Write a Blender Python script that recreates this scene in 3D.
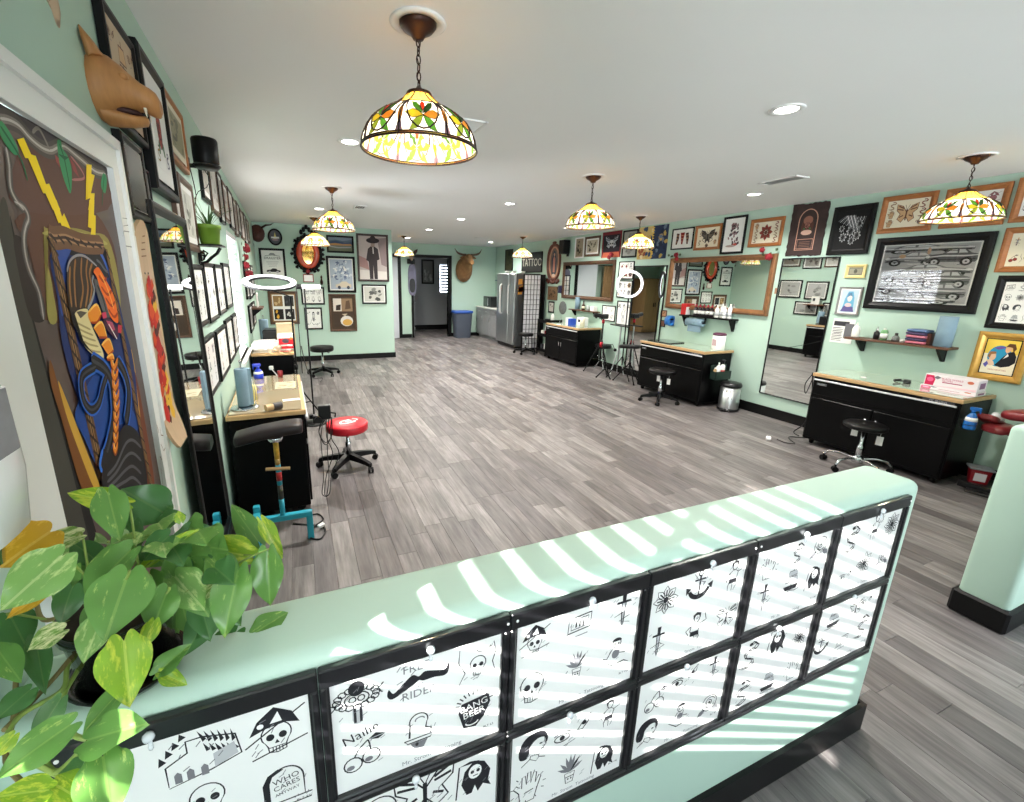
import bpy, math, random
from mathutils import Vector, Matrix

for _o in list(bpy.data.objects):
    bpy.data.objects.remove(_o, do_unlink=True)
SC = bpy.context.scene
COL = SC.collection
PI = math.pi

# ---------------------------------------------------------------- camera
YAW, PITCH, ROLL = 0.397293, 0.245256, 0.0199136
FPX, PCX, PCY, CAMH = 439.587, 483.411, 389.746, 1.728
_cy, _sy, _cp, _sp = math.cos(YAW), math.sin(YAW), math.cos(PITCH), math.sin(PITCH)
FWD = Vector((_sy * _cp, _cy * _cp, -_sp))
_r = Vector((_cy, -_sy, 0)); _u = _r.cross(FWD)
RGT = _r * math.cos(ROLL) + _u * math.sin(ROLL)
UPV = -_r * math.sin(ROLL) + _u * math.cos(ROLL)
CAM = Vector((0, 0, CAMH))
cd = bpy.data.cameras.new('camera')
co = bpy.data.objects.new('camera', cd); COL.objects.link(co)
m3 = Matrix((RGT, UPV, -FWD)).transposed().to_4x4(); m3.translation = CAM
co.matrix_world = m3
cd.sensor_fit = 'HORIZONTAL'; cd.sensor_width = 36.0; cd.lens = FPX / 1024 * 36.0
cd.shift_x = (512 - PCX) / 1024; cd.shift_y = (PCY - 401) / 1024
cd.clip_start = 0.02; cd.clip_end = 200
SC.camera = co

# ---------------------------------------------------------------- light
W = bpy.data.worlds.new('daylight'); SC.world = W; W.use_nodes = True
wn = W.node_tree.nodes; wl = W.node_tree.links
bg = wn['Background']
sky = wn.new('ShaderNodeTexSky'); sky.sky_type = 'PREETHAM'
SUN = Vector((1.0, 0.478, -0.50)).normalized()
sky.sun_direction = -SUN; sky.turbidity = 3.5
skymix = wn.new('ShaderNodeMix'); skymix.data_type = 'RGBA'; skymix.inputs[0].default_value = 0.88
wl.new(sky.outputs['Color'], skymix.inputs[6]); skymix.inputs[7].default_value = (0.86, 0.93, 1.0, 1)
wl.new(skymix.outputs[2], bg.inputs['Color']); bg.inputs['Strength'].default_value = 9.5
sl = bpy.data.lights.new('sun', 'SUN'); sl.energy = 20.0; sl.angle = math.radians(0.53); sl.color = (1, 0.97, 0.91)
so = bpy.data.objects.new('sun', sl); COL.objects.link(so)
so.location = (-6, -3, 5); so.rotation_euler = SUN.to_track_quat('-Z', 'Y').to_euler()
DOWNLIGHT_W, PENDANT_W = 24.0, 8.0
vs = SC.view_settings
vs.view_transform = 'Standard'; vs.look = 'None'; vs.gamma = 1.0; vs.use_curve_mapping = False
vs.exposure = 1.05
try:
    SC.cycles.use_denoising = True
    SC.cycles.sample_clamp_indirect = 4.0
    SC.cycles.max_bounces = 8; SC.cycles.diffuse_bounces = 4; SC.cycles.glossy_bounces = 4
    SC.cycles.transmission_bounces = 4; SC.cycles.transparent_max_bounces = 12
    SC.cycles.caustics_reflective = False; SC.cycles.caustics_refractive = False
except Exception:
    pass

# ---------------------------------------------------------------- materials
_mats = {}
def lin(c):
    c = c / 255.0
    return c / 12.92 if c <= 0.04045 else ((c + 0.055) / 1.055) ** 2.4
def rgba(c):
    return (lin(c[0]), lin(c[1]), lin(c[2]), 1)
def mat(name, c, rough=0.5, metal=0.0, coat=0.0, emis=0.0, noise=None, bump=None, trans=0.0, spec=0.5):
    """principled material; noise = (scale, amount[, stretch xyz]) varies the colour, bump = (scale, strength)"""
    if name in _mats:
        return _mats[name]
    m = bpy.data.materials.new(name); m.use_nodes = True; _mats[name] = m
    nt = m.node_tree; b = nt.nodes['Principled BSDF']
    b.inputs['Base Color'].default_value = rgba(c)
    b.inputs['Roughness'].default_value = rough; b.inputs['Metallic'].default_value = metal
    b.inputs['Coat Weight'].default_value = coat; b.inputs['Coat Roughness'].default_value = 0.04
    b.inputs['Transmission Weight'].default_value = trans
    b.inputs['Specular IOR Level'].default_value = spec
    if emis:
        b.inputs['Emission Color'].default_value = rgba(c); b.inputs['Emission Strength'].default_value = emis
    if noise or bump:
        tc = nt.nodes.new('ShaderNodeTexCoord')
    if noise:
        mp = nt.nodes.new('ShaderNodeMapping'); mp.inputs['Scale'].default_value = noise[2] if len(noise) > 2 else (1, 1, 1)
        nz = nt.nodes.new('ShaderNodeTexNoise'); nz.inputs['Scale'].default_value = noise[0]; nz.inputs['Detail'].default_value = 4
        mr = nt.nodes.new('ShaderNodeMapRange'); mr.inputs[3].default_value = 1 - noise[1]; mr.inputs[4].default_value = 1 + noise[1]
        mr.inputs[1].default_value = 0.25; mr.inputs[2].default_value = 0.75
        mx = nt.nodes.new('ShaderNodeMix'); mx.data_type = 'RGBA'; mx.blend_type = 'MULTIPLY'; mx.inputs[0].default_value = 1
        mx.inputs[6].default_value = rgba(c)
        nt.links.new(tc.outputs['Object'], mp.inputs[0]); nt.links.new(mp.outputs[0], nz.inputs['Vector'])
        nt.links.new(nz.outputs[0], mr.inputs[0]); nt.links.new(mr.outputs[0], mx.inputs[7]); nt.links.new(mx.outputs[2], b.inputs['Base Color'])
    if bump:
        nz = nt.nodes.new('ShaderNodeTexNoise'); nz.inputs['Scale'].default_value = bump[0]; nz.inputs['Detail'].default_value = 3
        bp = nt.nodes.new('ShaderNodeBump'); bp.inputs['Strength'].default_value = bump[1]; bp.inputs['Distance'].default_value = 0.002
        nt.links.new(tc.outputs['Object'], nz.inputs['Vector']); nt.links.new(nz.outputs[0], bp.inputs['Height']); nt.links.new(bp.outputs[0], b.inputs['Normal'])
    return m
def paint(c, coat=0.0):
    c = tuple(int(v) for v in c)
    return mat('paint_%d_%d_%d%s' % (c + ('_gloss' if coat else '',)), c, rough=0.6, coat=coat, spec=.2)
def mirror_mat():
    return mat('mirror_silver', (236, 240, 238), rough=0.015, metal=1.0)
def glass_mat():
    if 'clear_glass' in _mats: return _mats['clear_glass']
    m = bpy.data.materials.new('clear_glass'); m.use_nodes = True; _mats['clear_glass'] = m
    nt = m.node_tree; nt.nodes.clear()
    o = nt.nodes.new('ShaderNodeOutputMaterial'); mx = nt.nodes.new('ShaderNodeMixShader'); t = nt.nodes.new('ShaderNodeBsdfTransparent')
    g = nt.nodes.new('ShaderNodeBsdfGlossy'); g.inputs['Roughness'].default_value = 0.02
    f = nt.nodes.new('ShaderNodeFresnel'); f.inputs[0].default_value = 1.45
    nt.links.new(f.outputs[0], mx.inputs[0]); nt.links.new(t.outputs[0], mx.inputs[1]); nt.links.new(g.outputs[0], mx.inputs[2]); nt.links.new(mx.outputs[0], o.inputs[0])
    return m
def stained(c):
    """translucent coloured art glass"""
    n = 'art_glass_%d_%d_%d' % c
    if n in _mats: return _mats[n]
    m = bpy.data.materials.new(n); m.use_nodes = True; _mats[n] = m
    nt = m.node_tree; nt.nodes.clear()
    o = nt.nodes.new('ShaderNodeOutputMaterial'); mx = nt.nodes.new('ShaderNodeMixShader'); t = nt.nodes.new('ShaderNodeBsdfTranslucent')
    p = nt.nodes.new('ShaderNodeBsdfPrincipled'); p.inputs['Roughness'].default_value = 0.15
    tc = nt.nodes.new('ShaderNodeTexCoord'); nz = nt.nodes.new('ShaderNodeTexNoise'); nz.inputs['Scale'].default_value = 22
    hs = nt.nodes.new('ShaderNodeMix'); hs.data_type = 'RGBA'; hs.inputs[6].default_value = rgba(c)
    hs.inputs[7].default_value = rgba(tuple(min(255, int(v * 1.25 + 14)) for v in c))
    nt.links.new(tc.outputs['Object'], nz.inputs['Vector']); nt.links.new(nz.outputs[0], hs.inputs[0])
    nt.links.new(hs.outputs[2], t.inputs[0]); nt.links.new(hs.outputs[2], p.inputs['Base Color'])
    mx.inputs[0].default_value = 0.45
    nt.links.new(t.outputs[0], mx.inputs[1]); nt.links.new(p.outputs[0], mx.inputs[2]); nt.links.new(mx.outputs[0], o.inputs[0])
    return m

M_WALL = mat('mint_wall_paint', (181, 208, 193), rough=0.6, noise=(1.7, 0.015), bump=(160, 0.06))
M_CEIL = mat('white_ceiling_paint', (246, 246, 244), rough=0.8, noise=(0.8, 0.015), bump=(90, 0.08))
M_BLK = mat('black_satin', (8, 8, 9), rough=0.42, noise=(9, 0.1), spec=.22)
M_BLKG = mat('black_gloss', (7, 7, 9), rough=0.16, coat=0.5)
M_BASE = mat('black_baseboard_vinyl', (9, 9, 10), rough=0.45, noise=(6, 0.1), spec=.25)
M_WHITE = mat('white_trim_paint', (238, 238, 236), rough=0.4, noise=(3, 0.02))
M_CHROME = mat('chrome', (210, 212, 215), rough=0.12, metal=1.0)
M_STEEL = mat('brushed_steel', (206, 210, 211), rough=0.36, metal=1.0, noise=(40, 0.06, (1, 1, 0.05)))
M_BRONZE = mat('dark_bronze', (52, 32, 26), rough=0.35, metal=0.7)
M_WOODTOP = mat('birch_ply_edge', (196, 160, 112), rough=0.45, noise=(12, 0.12, (1, 1, 8)))
M_WALNUT = mat('walnut_wood', (92, 58, 38), rough=0.45, noise=(10, 0.25, (1, 6, 6)))
M_OAK = mat('orange_oak', (158, 98, 48), rough=0.42, noise=(14, 0.2, (2, 2, 9)))
M_BROWNF = mat('brown_frame_wood', (84, 58, 40), rough=0.42, noise=(12, 0.22))
M_GOLD = mat('gold_leaf', (196, 152, 72), rough=0.35, metal=0.35, noise=(18, 0.15))
M_PAPER = mat('white_paper', (240, 240, 236), rough=0.7, coat=0.35, noise=(4, 0.015))
M_CREAM = mat('cream_paper', (228, 220, 196), rough=0.7, coat=0.35, noise=(4, 0.04))
M_LEATHER = mat('black_vinyl_upholstery', (9, 9, 10), spec=.3, rough=0.4, noise=(20, 0.1), bump=(120, 0.15))
M_CABLE = mat('black_cable_rubber', (14, 14, 15), rough=0.5, noise=(20, 0.05))
M_TOWEL = mat('blue_paper_towel', (126, 152, 168), rough=0.85, noise=(25, 0.05), bump=(180, 0.25))

# ---------------------------------------------------------------- mesh builder
class MB:
    def __init__(s):
        s.v = []; s.f = []; s.mi = []; s.sm = []; s.mats = []; s.cur = 0; s.T = None
    def use(s, m):
        if m not in s.mats: s.mats.append(m)
        s.cur = s.mats.index(m); return s
    def add(s, vs_, fs_, smooth=False):
        b = len(s.v)
        for p in vs_:
            p = Vector(p)
            s.v.append(tuple(s.T @ p) if s.T is not None else tuple(p))
        for f in fs_:
            s.f.append([b + i for i in f]); s.mi.append(s.cur); s.sm.append(smooth)
        return s
    def box(s, c, d, bev=0.0, rz=0.0):
        x, y, z = d[0] / 2, d[1] / 2, d[2] / 2
        bv = min(bev, x * .9, y * .9, z * .9)
        R = Matrix.Rotation(rz, 3, 'Z') if rz else None
        C = Vector(c)
        def P(a):
            a = Vector(a)
            return C + (R @ a if R else a)
        if bv <= 0:
            pts = [(-x, -y, -z), (x, -y, -z), (x, y, -z), (-x, y, -z), (-x, -y, z), (x, -y, z), (x, y, z), (-x, y, z)]
            return s.add([P(p) for p in pts], [(0, 3, 2, 1), (4, 5, 6, 7), (0, 1, 5, 4), (1, 2, 6, 5), (2, 3, 7, 6), (3, 0, 4, 7)])
        pts = []
        for sx in (-1, 1):
            for sy in (-1, 1):
                for sz in (-1, 1):
                    pts += [(sx * (x - bv), sy * (y - bv), sz * z), (sx * (x - bv), sy * y, sz * (z - bv)), (sx * x, sy * (y - bv), sz * (z - bv))]
        def I(sx, sy, sz, k): return ((sx > 0) * 4 + (sy > 0) * 2 + (sz > 0)) * 3 + k
        fs = []
        for sg in (-1, 1):
            q = [I(-1, -1, sg, 0), I(1, -1, sg, 0), I(1, 1, sg, 0), I(-1, 1, sg, 0)]; fs.append(q if sg > 0 else q[::-1])
            q = [I(-1, sg, -1, 1), I(1, sg, -1, 1), I(1, sg, 1, 1), I(-1, sg, 1, 1)]; fs.append(q if sg < 0 else q[::-1])
            q = [I(sg, -1, -1, 2), I(sg, 1, -1, 2), I(sg, 1, 1, 2), I(sg, -1, 1, 2)]; fs.append(q if sg > 0 else q[::-1])
        for a in (-1, 1):
            for b in (-1, 1):
                fs.append([I(-1, a, b, 0), I(1, a, b, 0), I(1, a, b, 1), I(-1, a, b, 1)])
                fs.append([I(a, -1, b, 0), I(a, 1, b, 0), I(a, 1, b, 2), I(a, -1, b, 2)])
                fs.append([I(a, b, -1, 1), I(a, b, 1, 1), I(a, b, 1, 2), I(a, b, -1, 2)])
                for c_ in (-1, 1):
                    pass
        for a in (-1, 1):
            for b in (-1, 1):
                for c_ in (-1, 1):
                    fs.append([I(a, b, c_, 0), I(a, b, c_, 1), I(a, b, c_, 2)])
        return s.add([P(p) for p in pts], fs)
    def mm(s, a, b, bev=0.0):
        return s.box([(a[i] + b[i]) / 2 for i in range(3)], [abs(b[i] - a[i]) for i in range(3)], bev)
    def loft(s, rings, closed=True, caps=True, smooth=True):
        n = len(rings[0]); vs_ = [p for r in rings for p in r]; fs = []
        for i in range(len(rings) - 1):
            for j in range(n if closed else n - 1):
                k = (j + 1) % n
                fs.append((i * n + j, i * n + k, (i + 1) * n + k, (i + 1) * n + j))
        s.add(vs_, fs, smooth)
        if caps and closed:
            s.add(rings[0], [tuple(range(n))[::-1]]); s.add(rings[-1], [tuple(range(n))])
        return s
    def lathe(s, prof, c=(0, 0, 0), n=16, axis='z', smooth=True, caps=True):
        rings = []
        for r, h in prof:
            ring = []
            for i in range(n):
                a = 2 * PI * i / n; x, y = max(r, 1e-5) * math.cos(a), max(r, 1e-5) * math.sin(a)
                p = {'z': (x, y, h), 'y': (x, h, -y), 'x': (h, x, y)}[axis]
                ring.append((c[0] + p[0], c[1] + p[1], c[2] + p[2]))
            rings.append(ring)
        return s.loft(rings, True, caps, smooth)
    def cyl(s, p0, p1, r0, r1=None, n=12, smooth=True):
        return s.tube([p0, p1], r0, n, r1=r1, smooth=smooth)
    def tube(s, pts, r, n=8, closed=False, r1=None, smooth=True):
        pts = [Vector(p) for p in pts]; m = len(pts)
        rings = []; up = None
        for i, p in enumerate(pts):
            if closed: t = pts[(i + 1) % m] - pts[i - 1]
            else: t = pts[min(i + 1, m - 1)] - pts[max(i - 1, 0)]
            if t.length < 1e-9: t = Vector((0, 0, 1))
            t.normalize()
            if up is None:
                up = Vector((0, 0, 1)) if abs(t.z) < 0.9 else Vector((1, 0, 0))
            a = t.cross(up)
            if a.length < 1e-6: a = t.orthogonal()
            a.normalize(); b = a.cross(t).normalized(); up = b
            if isinstance(r, (list, tuple)): rr = r[i]
            else: rr = r if r1 is None else r + (r1 - r) * i / max(1, m - 1)
            rings.append([p + a * rr * math.cos(2 * PI * k / n) + b * rr * math.sin(2 * PI * k / n) for k in range(n)])
        if closed: rings.append(rings[0]); return s.loft(rings, True, False, smooth)
        return s.loft(rings, True, True, smooth)
    def ell(s, c, r, n=12, m=8):
        rings = []
        for i in range(m + 1):
            a = -PI / 2 + PI * i / m
            q = max(math.cos(a), 1e-4)
            rings.append([(c[0] + r[0] * q * math.cos(2 * PI * k / n), c[1] + r[1] * q * math.sin(2 * PI * k / n), c[2] + r[2] * math.sin(a)) for k in range(n)])
        return s.loft(rings, True, False, True)
    def prism(s, poly, d0, d1, frame='xz'):
        """flat polygon given a thickness; frame xz: polygon in x,z, thickness along y"""
        def P(p, d): return {'xz': (p[0], d, p[1]), 'xy': (p[0], p[1], d), 'yz': (d, p[0], p[1])}[frame]
        n = len(poly)
        s.add([P(p, d0) for p in poly] + [P(p, d1) for p in poly],
              [tuple(range(n)), tuple(range(2 * n - 1, n - 1, -1))] + [(i, i + n, (i + 1) % n + n, (i + 1) % n) for i in range(n)])
        return s
    def mesh(s, name):
        me = bpy.data.meshes.new(name); me.from_pydata(s.v, [], s.f)
        for m in s.mats: me.materials.append(m)
        me.polygons.foreach_set('material_index', s.mi); me.polygons.foreach_set('use_smooth', s.sm)
        me.update(); return me

def obj(name, mb, m=None, parent=None, label=None, kind=None, loc=None, rot=None, fix=True):
    me = mb if isinstance(mb, bpy.types.Mesh) else None
    if me is None:
        if m is not None and not mb.mats: mb.mats = [m]
        me = mb.mesh(name)
        if fix:
            import bmesh
            b = bmesh.new(); b.from_mesh(me); bmesh.ops.recalc_face_normals(b, faces=b.faces); b.to_mesh(me); b.free()
    o = bpy.data.objects.new(name, me); COL.objects.link(o)
    if parent: o.parent = parent
    if loc is not None: o.location = loc
    if rot is not None: o.rotation_euler = rot
    if label: o['label'] = label
    if kind: o['kind'] = kind
    return o
def thing(name, label, cat, loc=(0, 0, 0), rz=0.0, group=None, rot=None):
    o = bpy.data.objects.new(name, None); COL.objects.link(o); o.empty_display_size = 0.1
    o.location = loc; o.rotation_euler = rot if rot is not None else (0, 0, rz)
    return tag(o, label, cat, group)
def tag(o, label, cat, group=None):
    o['label'] = label; o['category'] = cat
    if group: o['group'] = group
    return o
def struct(name, mb, m=None, label=None):
    o = obj(name, mb, m, None, label, 'structure'); return o
def dup(root, loc, rz=None, label=None, group=None):
    r = root.copy(); COL.objects.link(r); r.location = loc
    if rz is not None: r.rotation_euler = (0, 0, rz)
    if label: r['label'] = label
    if group: r['group'] = group
    for ch in root.children:
        c = ch.copy(); COL.objects.link(c); c.parent = r
        for g in ch.children:
            d = g.copy(); COL.objects.link(d); d.parent = c
    return r

# ---------------------------------------------------------------- surveying helpers: where a sight line meets a real plane
def ray(px, py):
    return FWD + RGT * ((px - PCX) / FPX) - UPV * ((py - PCY) / FPX)
def on(px, py, ax, val):
    d = ray(px, py); return CAM + d * ((val - CAM[ax]) / d[ax])
def at(px, py, depth):
    return CAM + ray(px, py) * depth
class Wall:
    def __init__(s, o, th):
        s.th = th; s.o = Vector(o); s.u = Vector((math.cos(th), math.sin(th), 0)); s.n = Vector((math.sin(th), -math.cos(th), 0))
    def uz(s, px, py, off=0.0):
        d = ray(px, py); o = s.o + s.n * off
        p = CAM + d * ((o - CAM).dot(s.n) / d.dot(s.n))
        return ((p - s.o).dot(s.u), p.z)
    def p(s, u, z, off=0.0):
        q = s.o + s.u * u + s.n * off; return Vector((q.x, q.y, z))
    def quad(s, pts, off=0.0):
        q = [s.uz(x, y, off) for x, y in pts]
        if len(q) == 2:
            u0, u1 = sorted((q[0][0], q[1][0])); z0, z1 = sorted((q[0][1], q[1][1]))
        else:
            u0 = (q[0][0] + q[3][0]) / 2; u1 = (q[1][0] + q[2][0]) / 2
            z1 = (q[0][1] + q[1][1]) / 2; z0 = (q[2][1] + q[3][1]) / 2
        return ((u0 + u1) / 2, (z0 + z1) / 2, abs(u1 - u0), abs(z1 - z0))
H = 2.705
LTILT = math.atan(0.0245)
LEFT = Wall((-0.45, 0, 0), PI / 2 + LTILT)
RIGHT = Wall((5.786, 0, 0), -PI / 2)
PICW = Wall((0, 9.8, 0), 0)
BACK = Wall((0, 13.0, 0), 0)
PONY_F, PONY_B, PONY_T, PONY_E = 0.703, 0.915, 1.048, 1.962
FRONTW = Wall((0, PONY_F, 0), 0)

# ---------------------------------------------------------------- lettering, cached as flat polygons
_txt = {}
def text_shape(s):
    if s in _txt: return _txt[s]
    cu = bpy.data.curves.new('t', 'FONT'); cu.body = s; cu.align_x = 'CENTER'; cu.align_y = 'CENTER'; cu.resolution_u = 2
    o = bpy.data.objects.new('t', cu); COL.objects.link(o)
    dg = bpy.context.evaluated_depsgraph_get(); e = o.evaluated_get(dg); me = e.to_mesh()
    vs_ = [(v.co.x, v.co.y) for v in me.vertices]; fs = [tuple(p.vertices) for p in me.polygons]
    e.to_mesh_clear(); bpy.data.objects.remove(o); bpy.data.curves.remove(cu)
    _txt[s] = (vs_, fs); return _txt[s]
for _s in ['WHO', 'CARES', 'ANYWAY', 'FREE', 'RIDER', 'BANG', 'BEER', 'Nailie', 'GOTO', 'TATTOO', 'HUSKY', 'FK IRONS', 'DRAGSTER', 'BLACK NITRILE', 'GLOVES',
           'BLT 63', 'BLT 145', 'BLT 87', 'Mr. Strom  Tattooing', 'exam', '100', 'LOVE', 'HEARTBUSTERS', 'OPEN', 'SHARPS']:
    text_shape(_s)

# ---------------------------------------------------------------- flat drawing: strokes and fills on a sheet (local x right, z up, -y towards the viewer)
class Art:
    def __init__(s, y=-0.0008, step=0.00006):
        s.mb = MB(); s.y = y; s.step = step; s.st = (0, 0, 1, 1, 0)
    def at(s, cx, cy, sx, sy=None, rot=0.0):
        s.st = (cx, cy, sx, sx if sy is None else sy, rot); return s
    def P(s, p):
        cx, cy, sx, sy, r = s.st
        x, y = p[0] * sx, p[1] * sy
        if r: x, y = x * math.cos(r) - y * math.sin(r), x * math.sin(r) + y * math.cos(r)
        return (cx + x, cy + y)
    def fill(s, pts, c):
        s.y -= s.step
        q = [s.P(p) for p in pts]
        s.mb.use(paint(c)); s.mb.add([(x, s.y, z) for x, z in q], [tuple(range(len(q)))])
        return s
    def line(s, pts, w, c, closed=False):
        s.y -= s.step
        q = [Vector(s.P(p)) for p in pts]; n = len(q)
        if n < 2: return s
        ww = w * (abs(s.st[2]) + abs(s.st[3])) / 2
        L = []; R = []
        for i in range(n):
            if closed: t = q[(i + 1) % n] - q[i - 1]
            else: t = q[min(i + 1, n - 1)] - q[max(i - 1, 0)]
            if t.length < 1e-9: t = Vector((1, 0))
            t.normalize(); k = ww / 2
            if not closed and n > 3 and i in (0, n - 1): k *= 0.45
            L.append((q[i].x - t.y * k, s.y, q[i].y + t.x * k)); R.append((q[i].x + t.y * k, s.y, q[i].y - t.x * k))
        s.mb.use(paint(c))
        m = n if closed else n - 1
        s.mb.add(L + R, [(i, (i + 1) % n, n + (i + 1) % n, n + i) for i in range(m)])
        return s
    def text(s, t, c, size):
        s.y -= s.step
        vs_, fs = text_shape(t)
        s.mb.use(paint(c)); s.mb.add([(a, s.y, b) for a, b in (s.P((x * size, y * size)) for x, y in vs_)], fs)
        return s
def arc(cx, cy, rx, ry, a0=0, a1=360, n=14):
    return [(cx + rx * math.cos(math.radians(a0 + (a1 - a0) * i / n)), cy + ry * math.sin(math.radians(a0 + (a1 - a0) * i / n))) for i in range(n + (0 if abs(a1 - a0) >= 360 else 1))]
# ================================================================ the room
XL0, XR, YF, YB = -0.45, 5.786, -2.3, 13.0
def lx(y): return XL0 - 0.0245 * y                       # the left wall runs very slightly askew

# --- floor: vinyl planks, each its own piece
def plank_material():
    m = bpy.data.materials.new('grey_vinyl_plank'); m.use_nodes = True
    nt = m.node_tree; N = nt.nodes.new; L = nt.links.new; b = nt.nodes['Principled BSDF']
    oi = N('ShaderNodeObjectInfo'); geo = N('ShaderNodeNewGeometry'); tc = N('ShaderNodeTexCoord')
    ad = N('ShaderNodeMath'); ad.operation = 'ADD'; fr = N('ShaderNodeMath'); fr.operation = 'FRACT'
    mu = N('ShaderNodeMath'); mu.operation = 'MULTIPLY'; mu.inputs[1].default_value = 7.13
    L(oi.outputs['Random'], mu.inputs[0]); L(mu.outputs[0], ad.inputs[0]); L(geo.outputs['Random Per Island'], ad.inputs[1]); L(ad.outputs[0], fr.inputs[0])
    ramp = N('ShaderNodeValToRGB'); e = ramp.color_ramp.elements
    cols = [(0.0, (84, 79, 79)), (0.25, (104, 99, 98)), (0.5, (114, 109, 108)), (0.75, (128, 123, 121)), (1.0, (94, 89, 90))]
    e[0].position = 0; e[0].color = rgba(cols[0][1]); e[1].position = 1; e[1].color = rgba(cols[-1][1])
    for p, c in cols[1:-1]:
        q = e.new(p); q.color = rgba(c)
    L(fr.outputs[0], ramp.inputs[0])
    # world-space grain, shifted plank by plank
    cb = N('ShaderNodeCombineXYZ'); m2 = N('ShaderNodeMath'); m2.operation = 'MULTIPLY'; m2.inputs[1].default_value = 31.0
    L(fr.outputs[0], m2.inputs[0]); L(m2.outputs[0], cb.inputs[1]); L(m2.outputs[0], cb.inputs[2])
    va = N('ShaderNodeVectorMath'); va.operation = 'ADD'; L(geo.outputs['Position'], va.inputs[0]); L(cb.outputs[0], va.inputs[1])
    def streak(sx, sy, sc, lo, hi, det=5):
        mp = N('ShaderNodeMapping'); mp.inputs['Scale'].default_value = (sx, sy, 1); L(va.outputs[0], mp.inputs[0])
        nz = N('ShaderNodeTexNoise'); nz.inputs['Scale'].default_value = sc; nz.inputs['Detail'].default_value = det; nz.inputs['Roughness'].default_value = 0.62
        L(mp.outputs[0], nz.inputs['Vector'])
        mr = N('ShaderNodeMapRange'); mr.inputs[1].default_value = 0.3; mr.inputs[2].default_value = 0.7; mr.inputs[3].default_value = lo; mr.inputs[4].default_value = hi
        L(nz.outputs[0], mr.inputs[0]); return nz, mr
    n1, r1 = streak(23, 2.4, 1.0, 0.6, 1.4); n2, r2 = streak(70, 4, 1.0, 0.8, 1.2)
    n3, r3 = streak(5, 2.6, 1.0, 0.84, 1.16, 2)
    prev = ramp.outputs[0]
    for r in (r1, r2, r3):
        mx = N('ShaderNodeMix'); mx.data_type = 'RGBA'; mx.blend_type = 'MULTIPLY'; mx.inputs[0].default_value = 1
        L(prev, mx.inputs[6]); L(r.outputs[0], mx.inputs[7]); prev = mx.outputs[2]
    L(prev, b.inputs['Base Color'])
    b.inputs['Roughness'].default_value = 0.42; b.inputs['Specular IOR Level'].default_value = 0.4
    bp = N('ShaderNodeBump'); bp.inputs['Strength'].default_value = 0.25; bp.inputs['Distance'].default_value = 0.001
    L(n2.outputs[0], bp.inputs['Height']); L(bp.outputs[0], b.inputs['Normal'])
    return m
M_PLANK = plank_material()
fl = MB(); fl.mm((-1.0, YF - .1, -0.12), (XR + .1, YB + 2.2, -0.005))
FLOOR = struct('floor', fl, mat('dark_underlay', (52, 48, 46), rough=0.9, noise=(8, 0.1)))
PW, PL = 0.125, 0.74
_pm = {}
def plank_mesh(w, l):
    k = (round(w, 3), round(l, 3))
    if k not in _pm:
        m = MB(); m.use(M_PLANK); b, d = 0.0014, 0.005
        x, y = w / 2 - 0.0004, l / 2 - 0.0004
        pts = [(-x, -y, -d), (x, -y, -d), (x, y, -d), (-x, y, -d), (-x, -y, -b), (x, -y, -b), (x, y, -b), (-x, y, -b),
               (-x + b, -y + b, 0), (x - b, -y + b, 0), (x - b, y - b, 0), (-x + b, y - b, 0)]
        m.add(pts, [(8, 9, 10, 11)] + [(i, (i + 1) % 4, 4 + (i + 1) % 4, 4 + i) for i in range(4)] + [(4 + i, 4 + (i + 1) % 4, 8 + (i + 1) % 4, 8 + i) for i in range(4)])
        _pm[k] = m.mesh('plank')
    return _pm[k]
rng = random.Random(4)
planks = []
nc = int((XR + 0.78) / PW) + 1
for i in range(nc):
    x0 = -0.78 + i * PW; x1 = min(x0 + PW, XR - 0.001)
    y = YF + 0.01 - rng.random() * PL
    while y < YB + 2.0:
        a, b = max(y, YF + .01), min(y + PL, YB + 2.0)
        if b - a > 0.08 and x1 - x0 > .03:
            planks.append(((x0 + x1) / 2, (a + b) / 2, x1 - x0, b - a))
        y += PL
def in_view(p):
    d = Vector((p[0], p[1], 0)) - CAM; w_ = d.dot(FWD)
    if w_ < 0.2: return 0
    px, py = PCX + FPX * d.dot(RGT) / w_, PCY - FPX * d.dot(UPV) / w_
    if not (-60 < px < 1084 and 300 < py < 880): return 0
    if p[0] < lx(p[1]) or (p[1] < 0.9 and p[0] < 1.9) : return 0
    if p[1] > 0.9 and p[1] < 2.0 and p[0] < 1.2: return 0
    return p[2] * p[3] / (w_ ** 3)
planks.sort(key=in_view, reverse=True)
for p in planks[:300]:
    obj('plank', plank_mesh(p[2], p[3]), parent=FLOOR, loc=(p[0], p[1], 0))
rest = MB(); rest.use(M_PLANK)
for p in planks[300:]:
    b, d = 0.0014, 0.005; x, y = p[2] / 2 - .0004, p[3] / 2 - .0004
    pts = [(-x, -y, -d), (x, -y, -d), (x, y, -d), (-x, y, -d), (-x, -y, -b), (x, -y, -b), (x, y, -b), (-x, y, -b), (-x + b, -y + b, 0), (x - b, -y + b, 0), (x - b, y - b, 0), (-x + b, y - b, 0)]
    rest.add([(p[0] + q[0], p[1] + q[1], q[2]) for q in pts], [(8, 9, 10, 11)] + [(i, (i + 1) % 4, 4 + (i + 1) % 4, 4 + i) for i in range(4)] + [(4 + i, 4 + (i + 1) % 4, 8 + (i + 1) % 4, 8 + i) for i in range(4)])
obj('plank_field', rest, parent=FLOOR, kind='stuff', fix=False)

# --- ceiling and walls
c = MB(); c.mm((-1.1, YF - .1, H), (XR + .12, YB + 2.2, H + .12)); CEIL = struct('ceiling', c, M_CEIL)
r = MB(); r.mm((XR, YF - .1, 0), (XR + .12, YB + 2.2, H)); struct('wall_right', r, M_WALL)
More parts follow.
